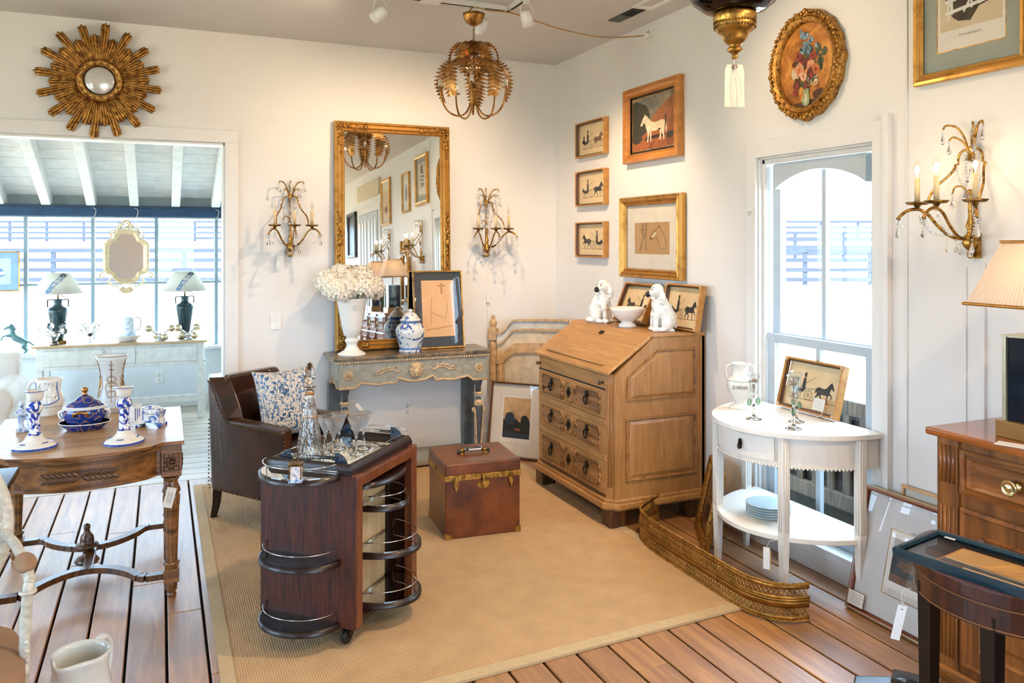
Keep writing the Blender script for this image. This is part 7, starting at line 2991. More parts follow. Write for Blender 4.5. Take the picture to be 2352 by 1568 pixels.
def dog(label, loc, rz, turn):
    t = thing('spaniel_figurine', label, 'figurine', loc, rz, 'pair of white china spaniels')
    b = MB()
    # faces -X local, then head turned towards the room
    b.box(-.055, .07, -.038, .038, 0, .014)
    b.sphere((.035, 0, .065), .058, 14, 10, sc=(1, .85, 1))
    b.tube(spline([(.035, 0, .07), (.02, 0, .12), (-.005, 0, .17), (-.018, 0, .20)], 5), [.056] * 4 + [.050] * 4 + [.044] * 4 + [.037] * 4, 12)
    b.sphere((-.018, 0, .15), .045, 12, 10)
    for w in (-1, 1):
        b.tube(spline([(-.028, w * .026, .13), (-.042, w * .028, .08), (-.045, w * .028, .03), (-.047, w * .028, .012)], 5), [.022] * 5 + [.017] * 5 + [.014] * 6, 8)
        b.sphere((-.053, w * .028, .014), .016, 8, 6, sc=(1.3, 1, .8))
        b.sphere((.02, w * .042, .05), .036, 10, 8, sc=(1.05, .55, 1.1))
        b.sphere((-.012, w * .045, .014), .018, 8, 6, sc=(1.6, .9, .8))
    HT = Matrix.Translation((-.02, 0, 0)) @ Matrix.Rotation(turn, 4, 'Z') @ Matrix.Translation((.02, 0, 0))
    b.T = HT
    b.sphere((-.026, 0, .238), .041, 14, 10, sc=(1, .95, 1.05))
    b.tube([(-.036, 0, .232), (-.062, 0, .222), (-.072, 0, .217)], [.028, .020, .017], 10)
    for w in (-1, 1):
        b.tube(spline([(-.014, w * .035, .255), (-.004, w * .047, .22), (-.002, w * .048, .185), (-.006, w * .044, .165)], 5), [.013] * 5 + [.019] * 5 + [.015] * 6, 8)
    b.T = None
    r = random.Random(9)
    for k in range(90):
        a = r.uniform(0, 2 * PI)
        z = r.uniform(.10, .20)
        b.sphere((-.02 + .043 * math.cos(a) + (.2 - z) * .25, .040 * math.sin(a), z), .008, 5, 4)
    b.tube(spline([(.085, 0, .03), (.09, .03, .02), (.06, .05, .018), (.03, .052, .02)], 4), .012, 8)
    body = remesh(b.build('body', PORC, t), .0045, 2)
    NOSE = plain('black_enamel', '#0e0f12', .15)
    TB(HT).sphere((-.080, 0, .218), .0165, 10, 8, sc=(1, 1, 1.15)).build('muzzle', NOSE, t)
    for w in (-1, 1):
        TB(HT).sphere((-.0585, w * .018, .247), .0058, 8, 6).build('eye', plain('amber_eye', '#9a5a1c', .2), t)
        TB(HT).tube(spline([(-.056, w * .012, .257), (-.055, w * .019, .260), (-.05, w * .026, .256)], 4), .0016, 5).build('brow', NOSE, t)
        b = MB()
        for e in (-.008, 0, .008):
            b.sphere((-.071, w * .028 + e, .010), .0022, 6, 4)
        b.build('claws', NOSE, t)
    return t


dog('white china spaniel figurine at the far left of the bureau top', (2.625, 4.56, BZ), R(120), R(-112))
dog('white china spaniel figurine at the right, in front of the two leaning prints', (2.70, 3.985, BZ), R(-16), R(-8))
t = thing('footed_bowl', 'white footed bowl between the two china spaniels on the bureau', 'bowl', (2.645, 4.275, BZ), 0)
MB().lathe([(.0, 0), (.055, 0), (.057, .006), (.050, .018), (.036, .028), (.036, .034), (.058, .045), (.085, .068), (.102, .100), (.110, .118), (.107, .120), (.098, .100), (.078, .068), (.04, .048), (.0, .044)], 44, mod=lambda a, z: 1 + (.012 * math.cos(8 * a) if z > .09 else 0)).build('body', PORC, t)
carriage_frame((2.785, 4.449, BZ), RW, 'carriage print leaning on the wall between the china dogs behind the bowl', 3, True, .36, .262, R(-22))
carriage_frame((2.85, 3.994, BZ), RW, 'carriage print leaning at the right end of the bureau top', 1, False, .36, .27, R(-10))

# ---- print leaning in the corner behind trunk and bureau
LAND = paint('print_landscape', [(.3, '#9a7c55'), (.55, '#cda877'), (.75, '#b9936a')], 5, .7)
la = [(1, [(0, 0), (1, 0), (1, .42), (.7, .36), (.45, .48), (.2, .40), (0, .46)]), (2, blob(.25, .48, .18, .16, 3, 16)), (1, blob(.8, .45, .16, .12, 6, 16)), (3, blob(.55, .22, .13, .03, 4)), (2, [(0, 0), (1, 0), (1, .12), (0, .16)])]
picture('landscape_print', 'brown-framed landscape print standing on the floor against the painted headboard', .44, .55, (2.395, 5.44, .0), R(-48), wood('walnut_frame', '#4f2c14', '#7d4c25', .35, 'z'), [(0, .02), (.004, .028), (.012, .026), (.016, .014)],
        [((.085, .10, .085), CREAMP, 'mount'), ((.012, .03, .012), PAPW, 'margin')], LAND, la, [plain('ink_dark_green', '#23251c', .7, var=.2), plain('ink_slate', '#2f3a44', .7, var=.2), plain('ink_rust', '#8f4a28', .7)], rx=R(-9))

# ---- on the demi-lune table
DZ = .7605
t = thing('lettered_apothecary_jar', 'white handled urn lettered in black at the back left of the half-round table', 'urn', (2.685, 3.265, DZ), R(0))
b = MB()
b.lathe([(.0, 0), (.052, 0), (.053, .006), (.045, .014), (.026, .026), (.024, .036), (.034, .046), (.056, .075), (.066, .110), (.066, .135), (.060, .150), (.044, .160), (.040, .170), (.040, .205), (.045, .222), (.048, .226), (.042, .226), (.036, .205), (.036, .17), (.0, .15)], 40)
b.build('body', plain('creamware', '#dedad2', .15, var=.04), t)
MB().lathe([(.0665, .140), (.0685, .145), (.0655, .15)], 40).build('shoulder_band', plain('creamware', '#dedad2', .15, var=.04), t)
for s in (-1, 1):
    aa = R(-38) + (0 if s > 0 else PI)
    MB().tube([tuple(Matrix.Rotation(aa, 3, 'Z') @ Vector(p)) for p in spline([(.042, 0, .215), (.062, 0, .212), (.068, 0, .185), (.062, 0, .15)], 5)], .0055, 8, flat=1.4).build('handle', plain('creamware', '#dedad2', .15, var=.04), t)


def jl(u, v):
    a = R(-129) + u / .066
    r = .0668
    return (r * math.cos(a), r * math.sin(a), .104 + v)


lettering('JUANA', .025, jl, plain('black_lettering', '#16161a', .3), t)
t_s = plain('amber_glass_petals', '#b4784a', .3, var=.2, scale=40)
for k, (x, y, h, lb) in enumerate(((2.572, 3.03, .215, 'left glass goblet with flower stem on the half-round table'), (2.60, 2.80, .24, 'front glass goblet with spiral flower stem on the half-round table'), (2.715, 2.905, .235, 'rear glass goblet partly hidden behind the front one'))):
    t = thing('flower_goblet', lb, 'goblet', (x, y, DZ), R(40 * k), 'flower-stemmed glass goblets on the half-round table')
    MB().lathe([(.0, 0), (.036, 0), (.036, .002), (.018, .008), (.007, .018), (.006, .026), (.010, .034), (.006, .042), (.009, .05), (.006, .058), (.006, .07)], 20).build('foot', CRYSTAL, t)
    b = MB()
    for s in (0, PI):
        b.tube([(.011 * math.sin(PI * f) * math.cos(s + 5 * f), .011 * math.sin(PI * f) * math.sin(s + 5 * f), .06 + .05 * f) for f in [j / 16 for j in range(17)]], .0035, 6)
    b.build('spiral_stem', CRYSTAL, t)
    b = MB()
    for s in (-1, 1):
        for j in range(9):
            q = 2 * PI * j / 9
            b.sphere((s * .026 + .011 * math.cos(q), 0, .082 + .013 * math.sin(q)), .005, 6, 4, sc=(1, .7, 1.2))
        b.sphere((s * .026, 0, .082), .006, 8, 6)
    b.build('flower', glass('green_glass', '#cfe6d4', 0, 1.45), t)
    MB().lathe([(.006, .108), (.012, .113), (.018, .122), (.0205, .15), (.024, h - .02), (.031, h), (.0302, h), (.0228, h - .02), (.0192, .15), (.0165, .124), (.0, .118)], 28, mod=lambda a, z: 1 + .012 * math.cos(10 * a)).build('bowl', pane('thin_goblet_glass', 1.1, '#fafcfb'), t)
    b = MB()
    r = random.Random(k)
    b.lathe([(.001, .125), (.006, .15), (.008, .165)], 6)
    for j in range(46):
        p = Vector((r.gauss(0, .010), r.gauss(0, .010), h - .045 + .018 * r.random()))
        if math.hypot(p.x, p.y) > .020:
            continue
        d = Vector((r.gauss(0, 1), r.gauss(0, 1), r.random() + .3)).normalized() * .011
        b.tube([tuple(p), tuple(p + d)], [.0022, .0006], 4)
    o = b.build('dried_seedheads', [plain('dried_sprig', '#b59a8c', .8, var=.25, scale=60)], t)
carriage_frame((2.905, 3.02, DZ), RW, 'carriage print with a white card propped in the sash window', 1, False, .385, .255, R(-15))
t = thing('price_card', 'white price card leaning on the print in the sash window', 'card', (2.869, 2.93, DZ + .036), RW, None, R(-15))
MB().box(-.035, .035, -.001, 0, 0, .055).build('card', PAPER, t)
b = MB()
for k in range(5):
    b.box(-.028, .026 - .006 * (k % 2), -.0014, -.001, .045 - .009 * k, .0465 - .009 * k)
b.build('writing', plain('faint_ink', '#8f8f96', .8), t)
MB().tube(spline([(.034, -.001, .004), (.036, -.012, -.02), (.02, -.025, -.034)], 4), .0018, 5).build('ribbon', STRING, t)
PLT = plain('pale_blue_plate', '#c6d8dc', .12, var=.05, scale=6)
for k in range(5):
    z = .3005 + .0115 * k
    t = thing('plate', ['bottom plate of the stack on the lower shelf', 'second plate up in the stack on the lower shelf', 'middle plate of the stack on the lower shelf', 'fourth plate up in the stack on the lower shelf', 'top pale blue flowered plate of the stack on the lower shelf'][k], 'plate', (2.64, 3.01, z), 0, 'stack of plates on the lower shelf')
    MB().lathe([(.0, 0), (.055, 0), (.060, .003), (.080, .010), (.102, .016)], 40).build('underside', PORC, t)
    MB().lathe([(.102, .0162), (.099, .0175), (.078, .0125), (.058, .0065), (.0, .0055)], 40).build('face', PLT, t)
    if k == 4:
        b = MB()
        r = random.Random(3)
        for j in range(26):
            b.sphere((.01 + r.gauss(0, .022), -.01 + r.gauss(0, .014), .0062), .0045, 6, 3, sc=(1, 1, .12), mi=r.choice([0, 1, 2]))
        b.build('painted_flowers', [plain('pink_enamel', '#c98b8b', .3), plain('green_enamel', '#7f9a78', .3), plain('blue_enamel', '#7d9cc4', .3)], t)
t = thing('price_tag', 'white price tags tied to the front leg of the half-round table', 'tag', (2.425, 2.775, .285), R(-55))
o = MB().box(-.014, .014, -.001, .001, -.115, -.02).build('card', PAPER, t)
o = MB().box(.002, .018, .002, .0035, -.12, -.03).build('card', plain('tan_tag', '#c9a06a', .8), t)
MB().tube([(-.0, 0, -.022), (.01, .01, .005), (.04, .02, .012)], .001, 5).build('string', STRING, t)

# ---- leaning frames on the right
picture('gilt_empty_frame', 'narrow worn gilt frame leaning between bureau and white table', .40, .41, (2.678, 3.545, 0), R(-121), CARVEDGOLD, [(0, .025), (.006, .04), (.03, .035), (.04, .028), (.046, .02)], None, plain('dusty_canvas', '#6b4a2a', .7, var=.2, scale=5), [(1, blob(.5, .4, .3, .2, 3))], [plain('dusty_dark', '#4a3220', .7, var=.2)], rx=R(-12), glazed=True)
HUNT = paint('print_stormy_sky', [(.3, '#8d8f90'), (.55, '#b9b2a6'), (.75, '#cfc4b4')], 4, .7)
hu = [(1, [(0, 0), (1, 0), (1, .30), (.6, .28), (.3, .2), (0, .22)]), (2, [(0, .18), (.25, .18), (.5, .28), (1, .35), (1, .62), (.75, .55), (.55, .66), (.3, .60), (.16, .66), (0, .60)]), (2, blob(.14, .72, .10, .14, 3, 18, .35)), (2, blob(.30, .72, .08, .08, 7, 18, .4)),
      (3, blob(.22, .45, .14, .12, 5, 18, .3)), (4, blob(.62, .52, .05, .20, 6, 14, .2)), (4, blob(.56, .62, .07, .05, 8)), (4, blob(.70, .36, .05, .10, 9)), (5, blob(.60, .14, .05, .05, 2)), (4, stroke(.52, .30, .57, .16, .05)), (4, stroke(.62, .24, .58, .15, .03)), (2, blob(.48, .07, .03, .03, 3)), (6, blob(.66, .06, .02, .05, 4))]
lp_ = picture('hunting_print', 'large hunting print in a thin red-brown frame leaning on the right wall', .72, .535, (2.765, 2.285, 0), RW, wood('red_brown_frame', '#5a2412', '#8f4a2c', .3, 'x'), [(0, .018), (.004, .024), (.012, .022), (.018, .018), (.022, .010)],
              [((.135, .105, .125), plain('pale_grey_mount', '#cfcdcb', .8, var=.02), 'mount'), ((.003, .003, .003), GOLDP, 'fillet'), ((.022, .055, .03), PAPW, 'margin')], HUNT, hu,
              [plain('ink_umber', '#6a4a34', .7, var=.2), plain('ink_storm', '#34363a', .7, var=.25), plain('ink_bramble', '#6e5038', .7, var=.3, scale=60), plain('ink_pale_horse', '#d5cdc4', .7), plain('ink_red_coat', '#a8503c', .7), plain('ink_blue', '#3f567d', .7)], rx=R(-13.5))
MB().ring(.722, .537, [(0, .0), (0, .0205), (.006, .0235), (.011, .023)]).build('silver_edge', plain('silver_gilt', '#c9b394', .35, .6, var=.05), lp_)
b = MB().box(-.345, -.265, -.0275, -.026, .024, .082)
b.build('price_label', PAPER, lp_)
b = MB()
for k in range(5):
    b.box(-.338, -.278 + .008 * (k % 2), -.0279, -.0275, .070 - .009 * k, .0715 - .009 * k)
b.build('label_writing', INK, lp_)
b = MB()
for k in range(4):
    b.box(-.19, .03 - .05 * (k % 2), -.0185, -.0183, .150 - .008 * k, .1513 - .008 * k)
b.box(-.10, .12, -.0185, -.0183, .398, .403)
b.build('caption_lines', plain('faint_ink', '#8f8f96', .8), lp_)
picture('second_leaning_frame', 'pale wood frame standing just behind the large hunting print', .62, .565, (2.866, 2.18, 0), RW, plain('pale_wood_frame', '#cda676', .4, var=.06), [(0, .016), (.004, .02), (.014, .018), (.016, .01)], None, CREAMP, [], [], rx=R(-5.8))

# ---- framed marine print lying on the half-round table
TEAL = plain('dark_teal_frame', '#12313d', .2, var=.08)
SEA = paint('print_evening_sky', [(.3, '#b98a4a'), (.55, '#dba85e'), (.75, '#8f8a84')], 4, .6)
sh = [(1, [(0, 0), (1, 0), (1, .20), (.6, .24), (.3, .26), (0, .30)]), (2, [(0, .26), (.4, .20), (1, .13), (1, .17), (.4, .25), (0, .30)]),
      (3, [(.22, .30), (.34, .92), (.52, .96), (.60, .80), (.55, .34)]), (3, [(.62, .84), (.82, .90), (.88, .55), (.78, .50)]), (4, [(.58, .74), (.78, .56), (.80, .50), (.57, .68)]), (3, [(.55, .66), (.80, .48), (.98, .20), (.62, .28)]), (4, [(.55, .42), (.72, .30), (.73, .25), (.55, .36)]), (1, stroke(.20, .27, .96, .17, .02)), (1, stroke(.60, .95, .57, .26, .008)), (1, stroke(.3, .28, .60, .95, .004)), (1, stroke(.4, .27, .60, .93, .004))]
ms_p = picture('sailing_ship_print', 'sailing ship print in a dark teal frame lying flat on the half-round table', .60, .245, (1.955, 1.362, .7112), R(-79), TEAL, [(0, .020), (.003, .026), (.010, .024), (.014, .016)],
               [((.085, .038, .034), plain('navy_mount', '#0e1820', .25, var=.1), 'mount'), ((.003, .003, .003), plain('copper_fillet', '#b06a34', .4, .5), 'fillet')], SEA, sh, [plain('print_sea', '#3d4644', .6, var=.3, scale=40), plain('print_foam', '#c3bba8', .6), plain('print_sail', '#dda558', .6, var=.1, scale=10), plain('print_shadow_sail', '#8a6838', .6)], rx=R(-90))
MB().box(-.265, -.235, -.0185, -.0175, .215, .225).build('label', PAPER, ms_p)
MB().box(-.12, .08, -.0185, -.0175, .028, .034).build('title_strip', plain('title_strip', '#d9b98f', .6), ms_p)
t = thing('price_tag', 'long white price tag hanging from the left leg of the dark half-round table', 'tag', (1.945, 1.66, .60), R(-60))
b = MB()
b.grid(lambda u, v: ((u - .5) * .024 - .022 * v, -.004 * math.sin(4 * v), -.04 - .105 * v), 4, 10)
b.build('card', PAPER, t)
MB().tube(spline([(0, 0, -.045), (.004, .002, -.02), (.014, .0, -.008), (.03, .004, -.012)], 4), .0012, 5).tube(spline([(0, 0, -.045), (-.004, .0, -.02), (.002, .0, .004), (.02, .01, .01)], 4), .0012, 5).build('string', STRING, t)
MB().lathe([(.002, -.0008), (.005, -.0008), (.005, .0008), (.002, .0008)], 12, (-.002, -.001, -.055), axis='y').build('eyelet', plain('rust_eyelet', '#8a4a30', .5), t)

# ---- lamps on the cabinet
SHADE = NT('pleated_silk')
tl = SHADE.n('ShaderNodeBsdfTranslucent'); tl.inputs[0].default_value = lin('#f4dcc0')
df = SHADE.n('ShaderNodeBsdfDiffuse'); df.inputs[0].default_value = lin('#efe4d8')
ms_ = SHADE.n('ShaderNodeMixShader'); ms_.inputs[0].default_value = .5
SHADE.l(df.outputs[0], ms_.inputs[1]); SHADE.l(tl.outputs[0], ms_.inputs[2]); SHADE.l(ms_.outputs[0], SHADE.out.inputs[0])
NAVYG = plain('navy_glass', '#071826', .08, var=.1)
CLEARE = plain('pale_metal_edge', '#c9c3a8', .25, .8, var=.05)


def cab_lamp(label, x, y, watts):
    t = thing('table_lamp', label, 'lamp', (x, y, .9515), R(-90), 'pair of navy slab lamps on the cabinet')
    MB().box(-.105, .105, -.095, .095, 0, .055).build('base', plain('amber_perspex', '#a47f4d', .1, .4, var=.05), t, bevel=.002)
    MB().box(-.078, .078, -.075, .075, .055, .330).build('body', NAVYG, t, bevel=.002)
    b = MB()
    for sx in (-1, 1):
        for sy in (-1, 1):
            b.box(sx * .082 - .006, sx * .082 + .006, sy * .079 - .006, sy * .079 + .006, .055, .336)
    b.build('edge_strip', CLEARE, t, bevel=.001)
    MB().box(-.092, .092, -.089, .089, .334, .340).build('cap', CLEARE, t, bevel=.001)
    MB().tube([(0, 0, .34), (0, 0, .56)], .006, 10).build('stem', BRASS, t)
    b = MB()
    zb, zt, hb_, htp = .434, .652, .165, .085
    NP = 26
    for (dx, dy) in ((0, -1), (1, 0), (0, 1), (-1, 0)):
        tx, ty = -dy, dx

        def sf(u, v, dx=dx, dy=dy, tx=tx, ty=ty):
            h = hb_ + (htp - hb_) * v
            pl = .0035 * (1 if int(round(u * 2 * NP)) % 2 else -.4) * (1 if .0 < u < 1 else 0)
            q = (2 * u - 1) * h
            return (dx * (h + pl) + tx * q, dy * (h + pl) + ty * q, zb + (zt - zb) * v)
        b.grid(sf, 2 * NP, 3, sm=False)
    b.build('shade', SHADE.m, t)
    for z, h in ((zb + .006, hb_ + .003), (zt - .004, htp + .004)):
        MB().tube([(h, -h, z), (h, h, z), (-h, h, z), (-h, -h, z)], .0055, 6, closed=True, sm=False).build('gold_braid', GILTC, t)
    b = MB()
    for k in range(60):
        q = -hb_ + 2 * hb_ * k / 59
        b.sphere((q, -hb_ - .005, zb + .006), .0042, 6, 4)
        b.sphere((-hb_ - .005, q, zb + .006), .0042, 6, 4)
    o = b.build('braid_twist', GOLD, t)
    o['kind'] = 'stuff'
    MB().lathe([(.010, .47), (.012, .49), (.03, .53), (.024, .56), (.0, .575)], 14).build('bulb', BULB, t)
    bulb_light('lamp_bulb', (x, y, .9515 + .525), watts, .028)
    return t


cab_lamp('lit table lamp with pleated silk shade nearest the sash window, on the brown cabinet', 2.655, 1.715, 1.0)
cab_lamp('lit table lamp with pleated silk shade at the far end of the brown cabinet', 2.655, .87, 1.0)
t = thing('price_card', 'small cream card lying on the front edge of the brown cabinet top', 'card', (2.50, 1.70, .9515), R(-70))
MB().box(-.06, .06, -.035, .02, 0, .0015).build('card', PAPER, t)
t = thing('daffodil_vase', 'clear glass of yellow daffodils on the brown cabinet', 'vase', (2.62, 1.33, .9515))
MB().lathe([(.0, 0), (.035, 0), (.035, .19), (.033, .19), (.033, .008), (.0, .008)], 24).build('glass', pane('thin_goblet_glass', 1.1, '#fafcfb'), t)
b = MB()
r = random.Random(6)
for k in range(9):
    b.tube([(r.gauss(0, .012), r.gauss(0, .012), .01), (r.gauss(0, .03), r.gauss(0, .03), .25)], .003, 5)
b.build('stems', STEMG, t)
hm2 = hydrangea(11, .05)
YEL = plain('daffodil_yellow', '#e5a72e', .6, var=.15, scale=30)
hm2.materials.clear(); hm2.materials.append(YEL)
for k in range(4):
    o = bpy.data.objects.new('flower_head', hm2)
    COL.objects.link(o)
    o.parent = t
    o.location = (.05 * math.cos(1.6 * k), .05 * math.sin(1.6 * k), .26 + .02 * (k % 2))

# ---- big jug on the floor, lower left
t = thing('cream_floor_jug', 'big cream pottery jug with pinched spout and painted letters on the floor at bottom left', 'jug', (-.235, 2.88, .0), R(-120))


def lip(a, z):
    if z < .22:
        return 1
    k = (z - .22) / .08
    d = ((a + PI) % (2 * PI)) - PI
    return 1 + k * (.22 * math.exp(-(d / .30) ** 2) - .10 * math.exp(-((abs(d) - .75) / .32) ** 2))


JUGP = plain('crazed_cream_glaze', '#d3d6d2', .15, var=.06, scale=8)
MB().lathe([(.0, 0), (.075, 0), (.080, .01), (.092, .06), (.097, .12), (.092, .18), (.083, .22), (.080, .25), (.084, .285), (.088, .30), (.082, .302), (.076, .285), (.073, .25), (.08, .2), (.088, .12), (.07, .03), (.0, .02)], 48, mod=lip).build('body', JUGP, t)
MB().tube(spline([(-.078, 0, .285), (-.115, 0, .292), (-.145, 0, .26), (-.14, 0, .19), (-.10, 0, .13)], 7), .012, 10, flat=1.3).build('handle', JUGP, t)
for cen, sgn in ((R(35), 1), (R(-38), -1)):
    b = MB()
    for (w_, off, mi) in ((.004, 0, 0), (.0022, .012, 1)):
        pts = []
        for j in range(26):
            f = j / 25
            q = 1.6 * PI * (1.15 * f)
            x = (.012 + .034 * f) * math.cos(q) * .8
            z = .19 + off + (.012 + .034 * f) * math.sin(q)
            a = cen + x / .09
            rad = .0925 - .04 * max(0, z - .18)
            pts.append((rad * math.cos(a), rad * math.sin(a), z))
        b.tube(pts, w_, 5, flat=.5, mi=mi)
    b.build('painted_letter', [plain('ochre_glaze', '#b59a4a', .3, var=.1), plain('dark_glaze', '#3a372f', .3)], t)

# ================================================================ SUNROOM THINGS
SZ = .7075
MIRF = plain('cream_gilt_frame', '#e0c9a0', .4, .3, var=.12, scale=40, bump=.2)
t = thing('cartouche_mirror', 'cream and gilt scalloped mirror hanging in front of the sunroom glazing', 'mirror', (-.30, 8.36, 1.455))
t.scale = (1.26, 1, 1.13)
half = [(.0, .235), (.06, .225), (.085, .19), (.095, .16), (.13, .14), (.155, .11), (.155, 0), (.155, -.10), (.135, -.135), (.10, -.15), (.085, -.185), (.055, -.215), (0, -.225)]
out_ = [(x, z) for x, z in half] + [(-x, z) for x, z in half[-2:0:-1]]
inn_ = [(x * .74, z * .82) for x, z in out_]
b = MB()
n = len(out_)
vs = [(x, 0, z) for x, z in out_] + [(x, -.025, z) for x, z in out_] + [(x * .9, -.032, z * .93) for x, z in out_] + [(x, -.016, z) for x, z in inn_]
b.add(vs, [(j * n + (k + 1) % n, j * n + k, (j + 1) * n + k, (j + 1) * n + (k + 1) % n) for j in range(3) for k in range(n)])
b.build('frame', MIRF, t)
b = MB()
b.prism(fix(inn_), .004, (0, -.010, 0), (1, 0, 0), (0, 0, 1))
b.build('mirror_glass', SILVERM, t)
b = MB()
for k in range(26):
    a = PI * .12 + PI * .76 * k / 25
    rr_ = 1.0 + .06 * math.sin(k * 1.7)
    b.tube([(.15 * math.cos(a) * rr_ * .8, -.01, .10 + .135 * math.sin(a) * rr_), (.15 * math.cos(a) * .8 + .012 * math.cos(k), -.014, .115 + .15 * math.sin(a) * rr_)], .005, 5)
    b.sphere((.15 * math.cos(a) * .8 + .012 * math.cos(k), -.014, .125 + .155 * math.sin(a) * rr_), .007, 6, 4)
b.tube(spline([(-.05, -.01, .24), (-.03, -.02, .27), (0, -.02, .305), (.03, -.02, .27), (.05, -.01, .24)], 4), .010, 6)
b.build('crest', MIRF, t)
b = MB()
for k in range(9):
    a = -PI * .15 - PI * .7 * k / 8
    b.tube([(.02 * math.cos(a), -.012, -.235 + .02 * math.sin(a)), (.055 * math.cos(a), -.012, -.245 + .055 * math.sin(a))], .007, 6)
for s in (-1, 1):
    b.tube(spline([(s * .15, -.01, -.12), (s * .175, -.012, -.14), (s * .17, -.012, -.165), (s * .14, -.012, -.16)], 4), .007, 6)
    b.tube(spline([(s * .10, -.01, -.17), (s * .12, -.012, -.20), (s * .085, -.012, -.235), (s * .05, -.012, -.24)], 4), .007, 6)
b.build('shell_scrolls', MIRF, t)
MB().tube([(-.02, -.0, .29), (-.03, .0, .4), (0, .0, .43)], .002, 5).build('cord', STRING, t)
# bird lamps
VASEG = plain('deep_teal_glaze', '#1d3d42', .12, var=.25, scale=9)
LSH = NT('parchment_shade')
tl = LSH.n('ShaderNodeBsdfTranslucent'); tl.inputs[0].default_value = lin('#e8e2d2')
df = LSH.n('ShaderNodeBsdfDiffuse'); df.inputs[0].default_value = lin('#e6e3da')
ms_ = LSH.n('ShaderNodeMixShader'); ms_.inputs[0].default_value = .35
LSH.l(df.outputs[0], ms_.inputs[1]); LSH.l(tl.outputs[0], ms_.inputs[2]); LSH.l(ms_.outputs[0], LSH.out.inputs[0])
BIRD = [(-.30, -.42), (-.20, -.40), (-.08, -.18), (.06, .0), (.20, .16), (.28, .30), (.42, .36), (.30, .40), (.22, .46), (.10, .40), (.02, .22), (-.12, .08), (-.22, -.14), (-.34, -.34)]
for k, (x, lb) in enumerate(((-.83, 'green urn lamp with bird print shade at the left end of the white console'), (.20, 'green urn lamp with bird print shade at the right end of the white console'))):
    t = thing('bird_lamp', lb, 'lamp', (x, 8.05, SZ), R(10), 'pair of bird print lamps on the white console')
    t.scale = (1.22, 1.22, 1)
    MB().box(-.05, .05, -.05, .05, 0, .03).build('base', BRASSD, t, bevel=.004)
    MB().lathe([(.0, .03), (.034, .03), (.036, .04), (.046, .12), (.060, .22), (.068, .28), (.066, .305), (.050, .322), (.032, .33), (.028, .345), (.028, .375), (.036, .39), (.03, .392), (.0, .39)], 28).build('urn', VASEG, t)
    for s in (-1, 1):
        MB().tube(spline([(s * .032, 0, .385), (s * .062, 0, .385), (s * .066, 0, .36), (s * .064, 0, .32)], 5), .005, 8).build('handle', VASEG, t)
    MB().tube([(0, 0, .39), (0, 0, .47)], .006, 8).build('stem', BRASS, t)
    MB().lathe([(.162, .44), (.075, .62)], 40).build('shade', LSH.m, t)
    b = MB()

    def cone(u, v, e=.0012):
        z = .53 + v * .19
        r = .162 + (.075 - .162) * (z - .44) / .18 + e
        a = R(-100) + u * .19 / r
        return (r * math.cos(a), r * math.sin(a), z)
    b.flat(fix(BIRD), cone, 0)
    b.flat(fix(blob(.24, .36, .11, .08, 2)), lambda u, v: cone(u, v, .002), 1)
    b.flat(fix([(-.36, -.36), (-.10, -.30), (.40, -.16), (.42, -.20), (-.10, -.34)]), lambda u, v: cone(u, v, .0008), 2)
    for j in range(10):
        f = j / 9
        b.flat(fix(blob(-.28 + .6 * f, -.36 + .2 * math.sin(5 * f), .05, .025, j)), lambda u, v: cone(u, v, .0006), 2)
    b.build('bird_print', [plain('bird_blue', '#5a80ad', .7), plain('bird_head', '#3b4650', .7), plain('twig_grey', '#b9b5a6', .8)], t)
# pitcher and basin
t = thing('wash_basin', 'white oval wash basin on the white console', 'basin', (-.275, 8.0, SZ))
MB().lathe([(.0, 0), (.065, 0), (.075, .008), (.095, .03), (.115, .052), (.118, .056), (.112, .056), (.09, .032), (.0, .014)], 36).build('body', PORC, t)
t = thing('wash_pitcher', 'white pitcher with pale blue flowers standing in the wash basin', 'jug', (-.275, 8.0, SZ + .0145), R(0))
t.scale = (1.2, 1.2, 1.2)
MB().lathe([(.0, 0), (.05, 0), (.058, .02), (.062, .05), (.052, .085), (.047, .12), (.05, .165), (.046, .165), (.044, .12), (.0, .08)], 32).build('body', blotch('pale_blue_flowers', '#dfe3e4', '#9bb6d6', 16, .56, .6, 1.0, .15), t)
MB().tube(spline([(.046, 0, .16), (.08, 0, .16), (.09, 0, .12), (.075, 0, .075), (.05, 0, .07)], 6), .0055, 8).build('handle', PORC, t)
# crystal and chrome ornaments
for k, (x, y, lb) in enumerate(((-.845, 7.95, 'cut crystal starburst candle holder in front of the left bird lamp'), (-.575, 7.99, 'cut crystal starburst candle holder left of the wash basin'))):
    t = thing('crystal_starburst', lb, 'candle holder', (x, y, SZ), R(30 * k), 'crystal starburst holders on the white console')
    t.scale = (1.3, 1.3, 1.3)
    r = random.Random(k + 2)
    core = MB()
    core.sphere((0, 0, .045), .022, 8, 6)
    core.lathe([(.0, 0), (.03, 0), (.026, .01), (.012, .03)], 10)
    core.build('base', CRYSTAL, t)
    for j in range(8):
        a = 2 * PI * j / 8 + r.random() * .4
        el = R(5 + 55 * r.random())
        L_ = .085 + .03 * r.random()
        d = Vector((math.cos(a) * math.cos(el), math.sin(a) * math.cos(el) * .6, math.sin(el)))
        p = Vector((0, 0, .045)) + d * L_
        if p.z < .03:
            p.z = .03
        s_ = MB().tube([(0, 0, .045), tuple(p)], .0035, 6).build('spoke', CHROME, t)
        b = MB()
        b.sphere(tuple(p), .024, 8, 6)
        b.build('crystal_head', CRYSTAL, s_)
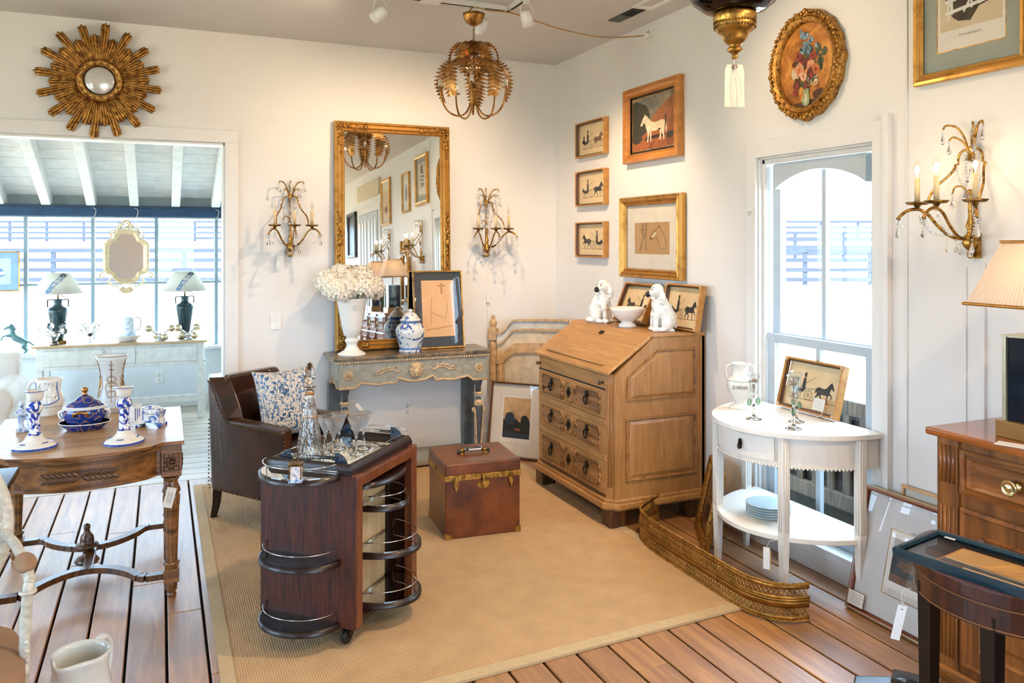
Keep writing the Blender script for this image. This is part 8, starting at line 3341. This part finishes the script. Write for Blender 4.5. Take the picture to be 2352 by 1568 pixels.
for k, (x, y, lb) in enumerate(((-.01, 7.93, 'chrome ball candle holder right of the wash basin'), (.225, 7.93, 'chrome ball candle holder in front of the right bird lamp'))):
    t = thing('chrome_ball_holder', lb, 'candle holder', (x, y, SZ), R(25 * k), 'chrome ball holders on the white console')
    t.scale = (1.25, 1.25, 1.25)
    MB().lathe([(.0, 0), (.035, 0), (.03, .008), (.01, .02)], 16).sphere((0, 0, .035), .02, 12, 8).build('base', CHROME, t)
    for dx, dy, dz in ((-.075, 0, .09), (.075, .01, .085), (-.02, .05, .03), (.03, -.04, .03)):
        s_ = MB().tube([(0, 0, .035), (dx, dy, dz)], .008, 8).build('arm', CHROME, t)
        MB().sphere((dx, dy, dz), .027, 14, 10).build('ball', plain('champagne_chrome', '#d9cdb0', .1, 1.0, var=.03), s_)
# rearing horse
t = thing('rearing_horse_sculpture', 'bronze-green rearing horse sculpture on a pale plinth by the sunroom glazing', 'sculpture', (-1.175, 8.25, .585), R(0))
MB().box(-.10, .13, -.05, .05, 0, .025).build('plinth', plain('pale_stone', '#c9d2d4', .6), t, bevel=.003)
b = MB()
b.tube(spline([(.085, 0, .11), (.05, 0, .135), (.0, 0, .165), (-.03, 0, .20)], 5), [.030] * 4 + [.028] * 4 + [.030] * 4 + [.027] * 4, 10)
b.tube(spline([(-.025, 0, .195), (-.03, 0, .235), (-.045, 0, .265)], 5), [.026] * 4 + [.020] * 4 + [.015] * 3, 10)
b.tube([(-.04, 0, .268), (-.07, 0, .258), (-.095, 0, .245)], [.015, .012, .008], 8)
for w in (-1, 1):
    b.tube(spline([(-.03, w * .014, .185), (-.075, w * .016, .19), (-.105, w * .016, .175), (-.11 - .01 * w, w * .016, .145)], 5), [.013] * 5 + [.008] * 5 + [.006] * 6, 8)
    b.tube(spline([(.08, w * .015, .11), (.055, w * .018, .08), (.085, w * .018, .055), (.06, w * .018, .028)], 5), [.020] * 5 + [.011] * 5 + [.008] * 6, 8)
    b.tube([(-.045, w * .007, .278), (-.043, w * .009, .292)], [.005, .002], 6)
b.tube(spline([(.10, 0, .125), (.13, 0, .10), (.16, 0, .075), (.19, 0, .06)], 5), [.008] * 6 + [.007] * 6 + [.003] * 4, 8)
b.tube(spline([(-.04, 0, .29), (-.02, 0, .27), (-.005, 0, .235)], 5), .010, 6)
remesh(b.build('body', plain('verdigris_bronze', '#5d7f80', .5, .5, var=.15, scale=20), t), .004, 2)
# blue framed print hanging at the left in the sunroom
picture('blue_swan_print', 'blue mounted swan print in a gold frame hanging at the left edge of the sunroom', .42, .36, (-1.375, 8.40, 1.155), 0, GOLDP, [(0, .014), (.003, .018), (.010, .016), (.012, .008)], [((.06, .055, .055), plain('sky_blue_mount', '#8fb2d8', .8), 'mount')], plain('pale_blue_paper', '#c3d3e6', .8),
        [(1, blob(.5, .45, .32, .26, 3)), (2, blob(.5, .40, .12, .08, 4)), (2, blob(.72, .42, .10, .08, 5)), (1, [(.4, .6), (.6, .6), (.5, .95)])], [plain('print_mid_blue', '#5f86bd', .8), plain('print_swan', '#dfe6ee', .8)], glazed=False)
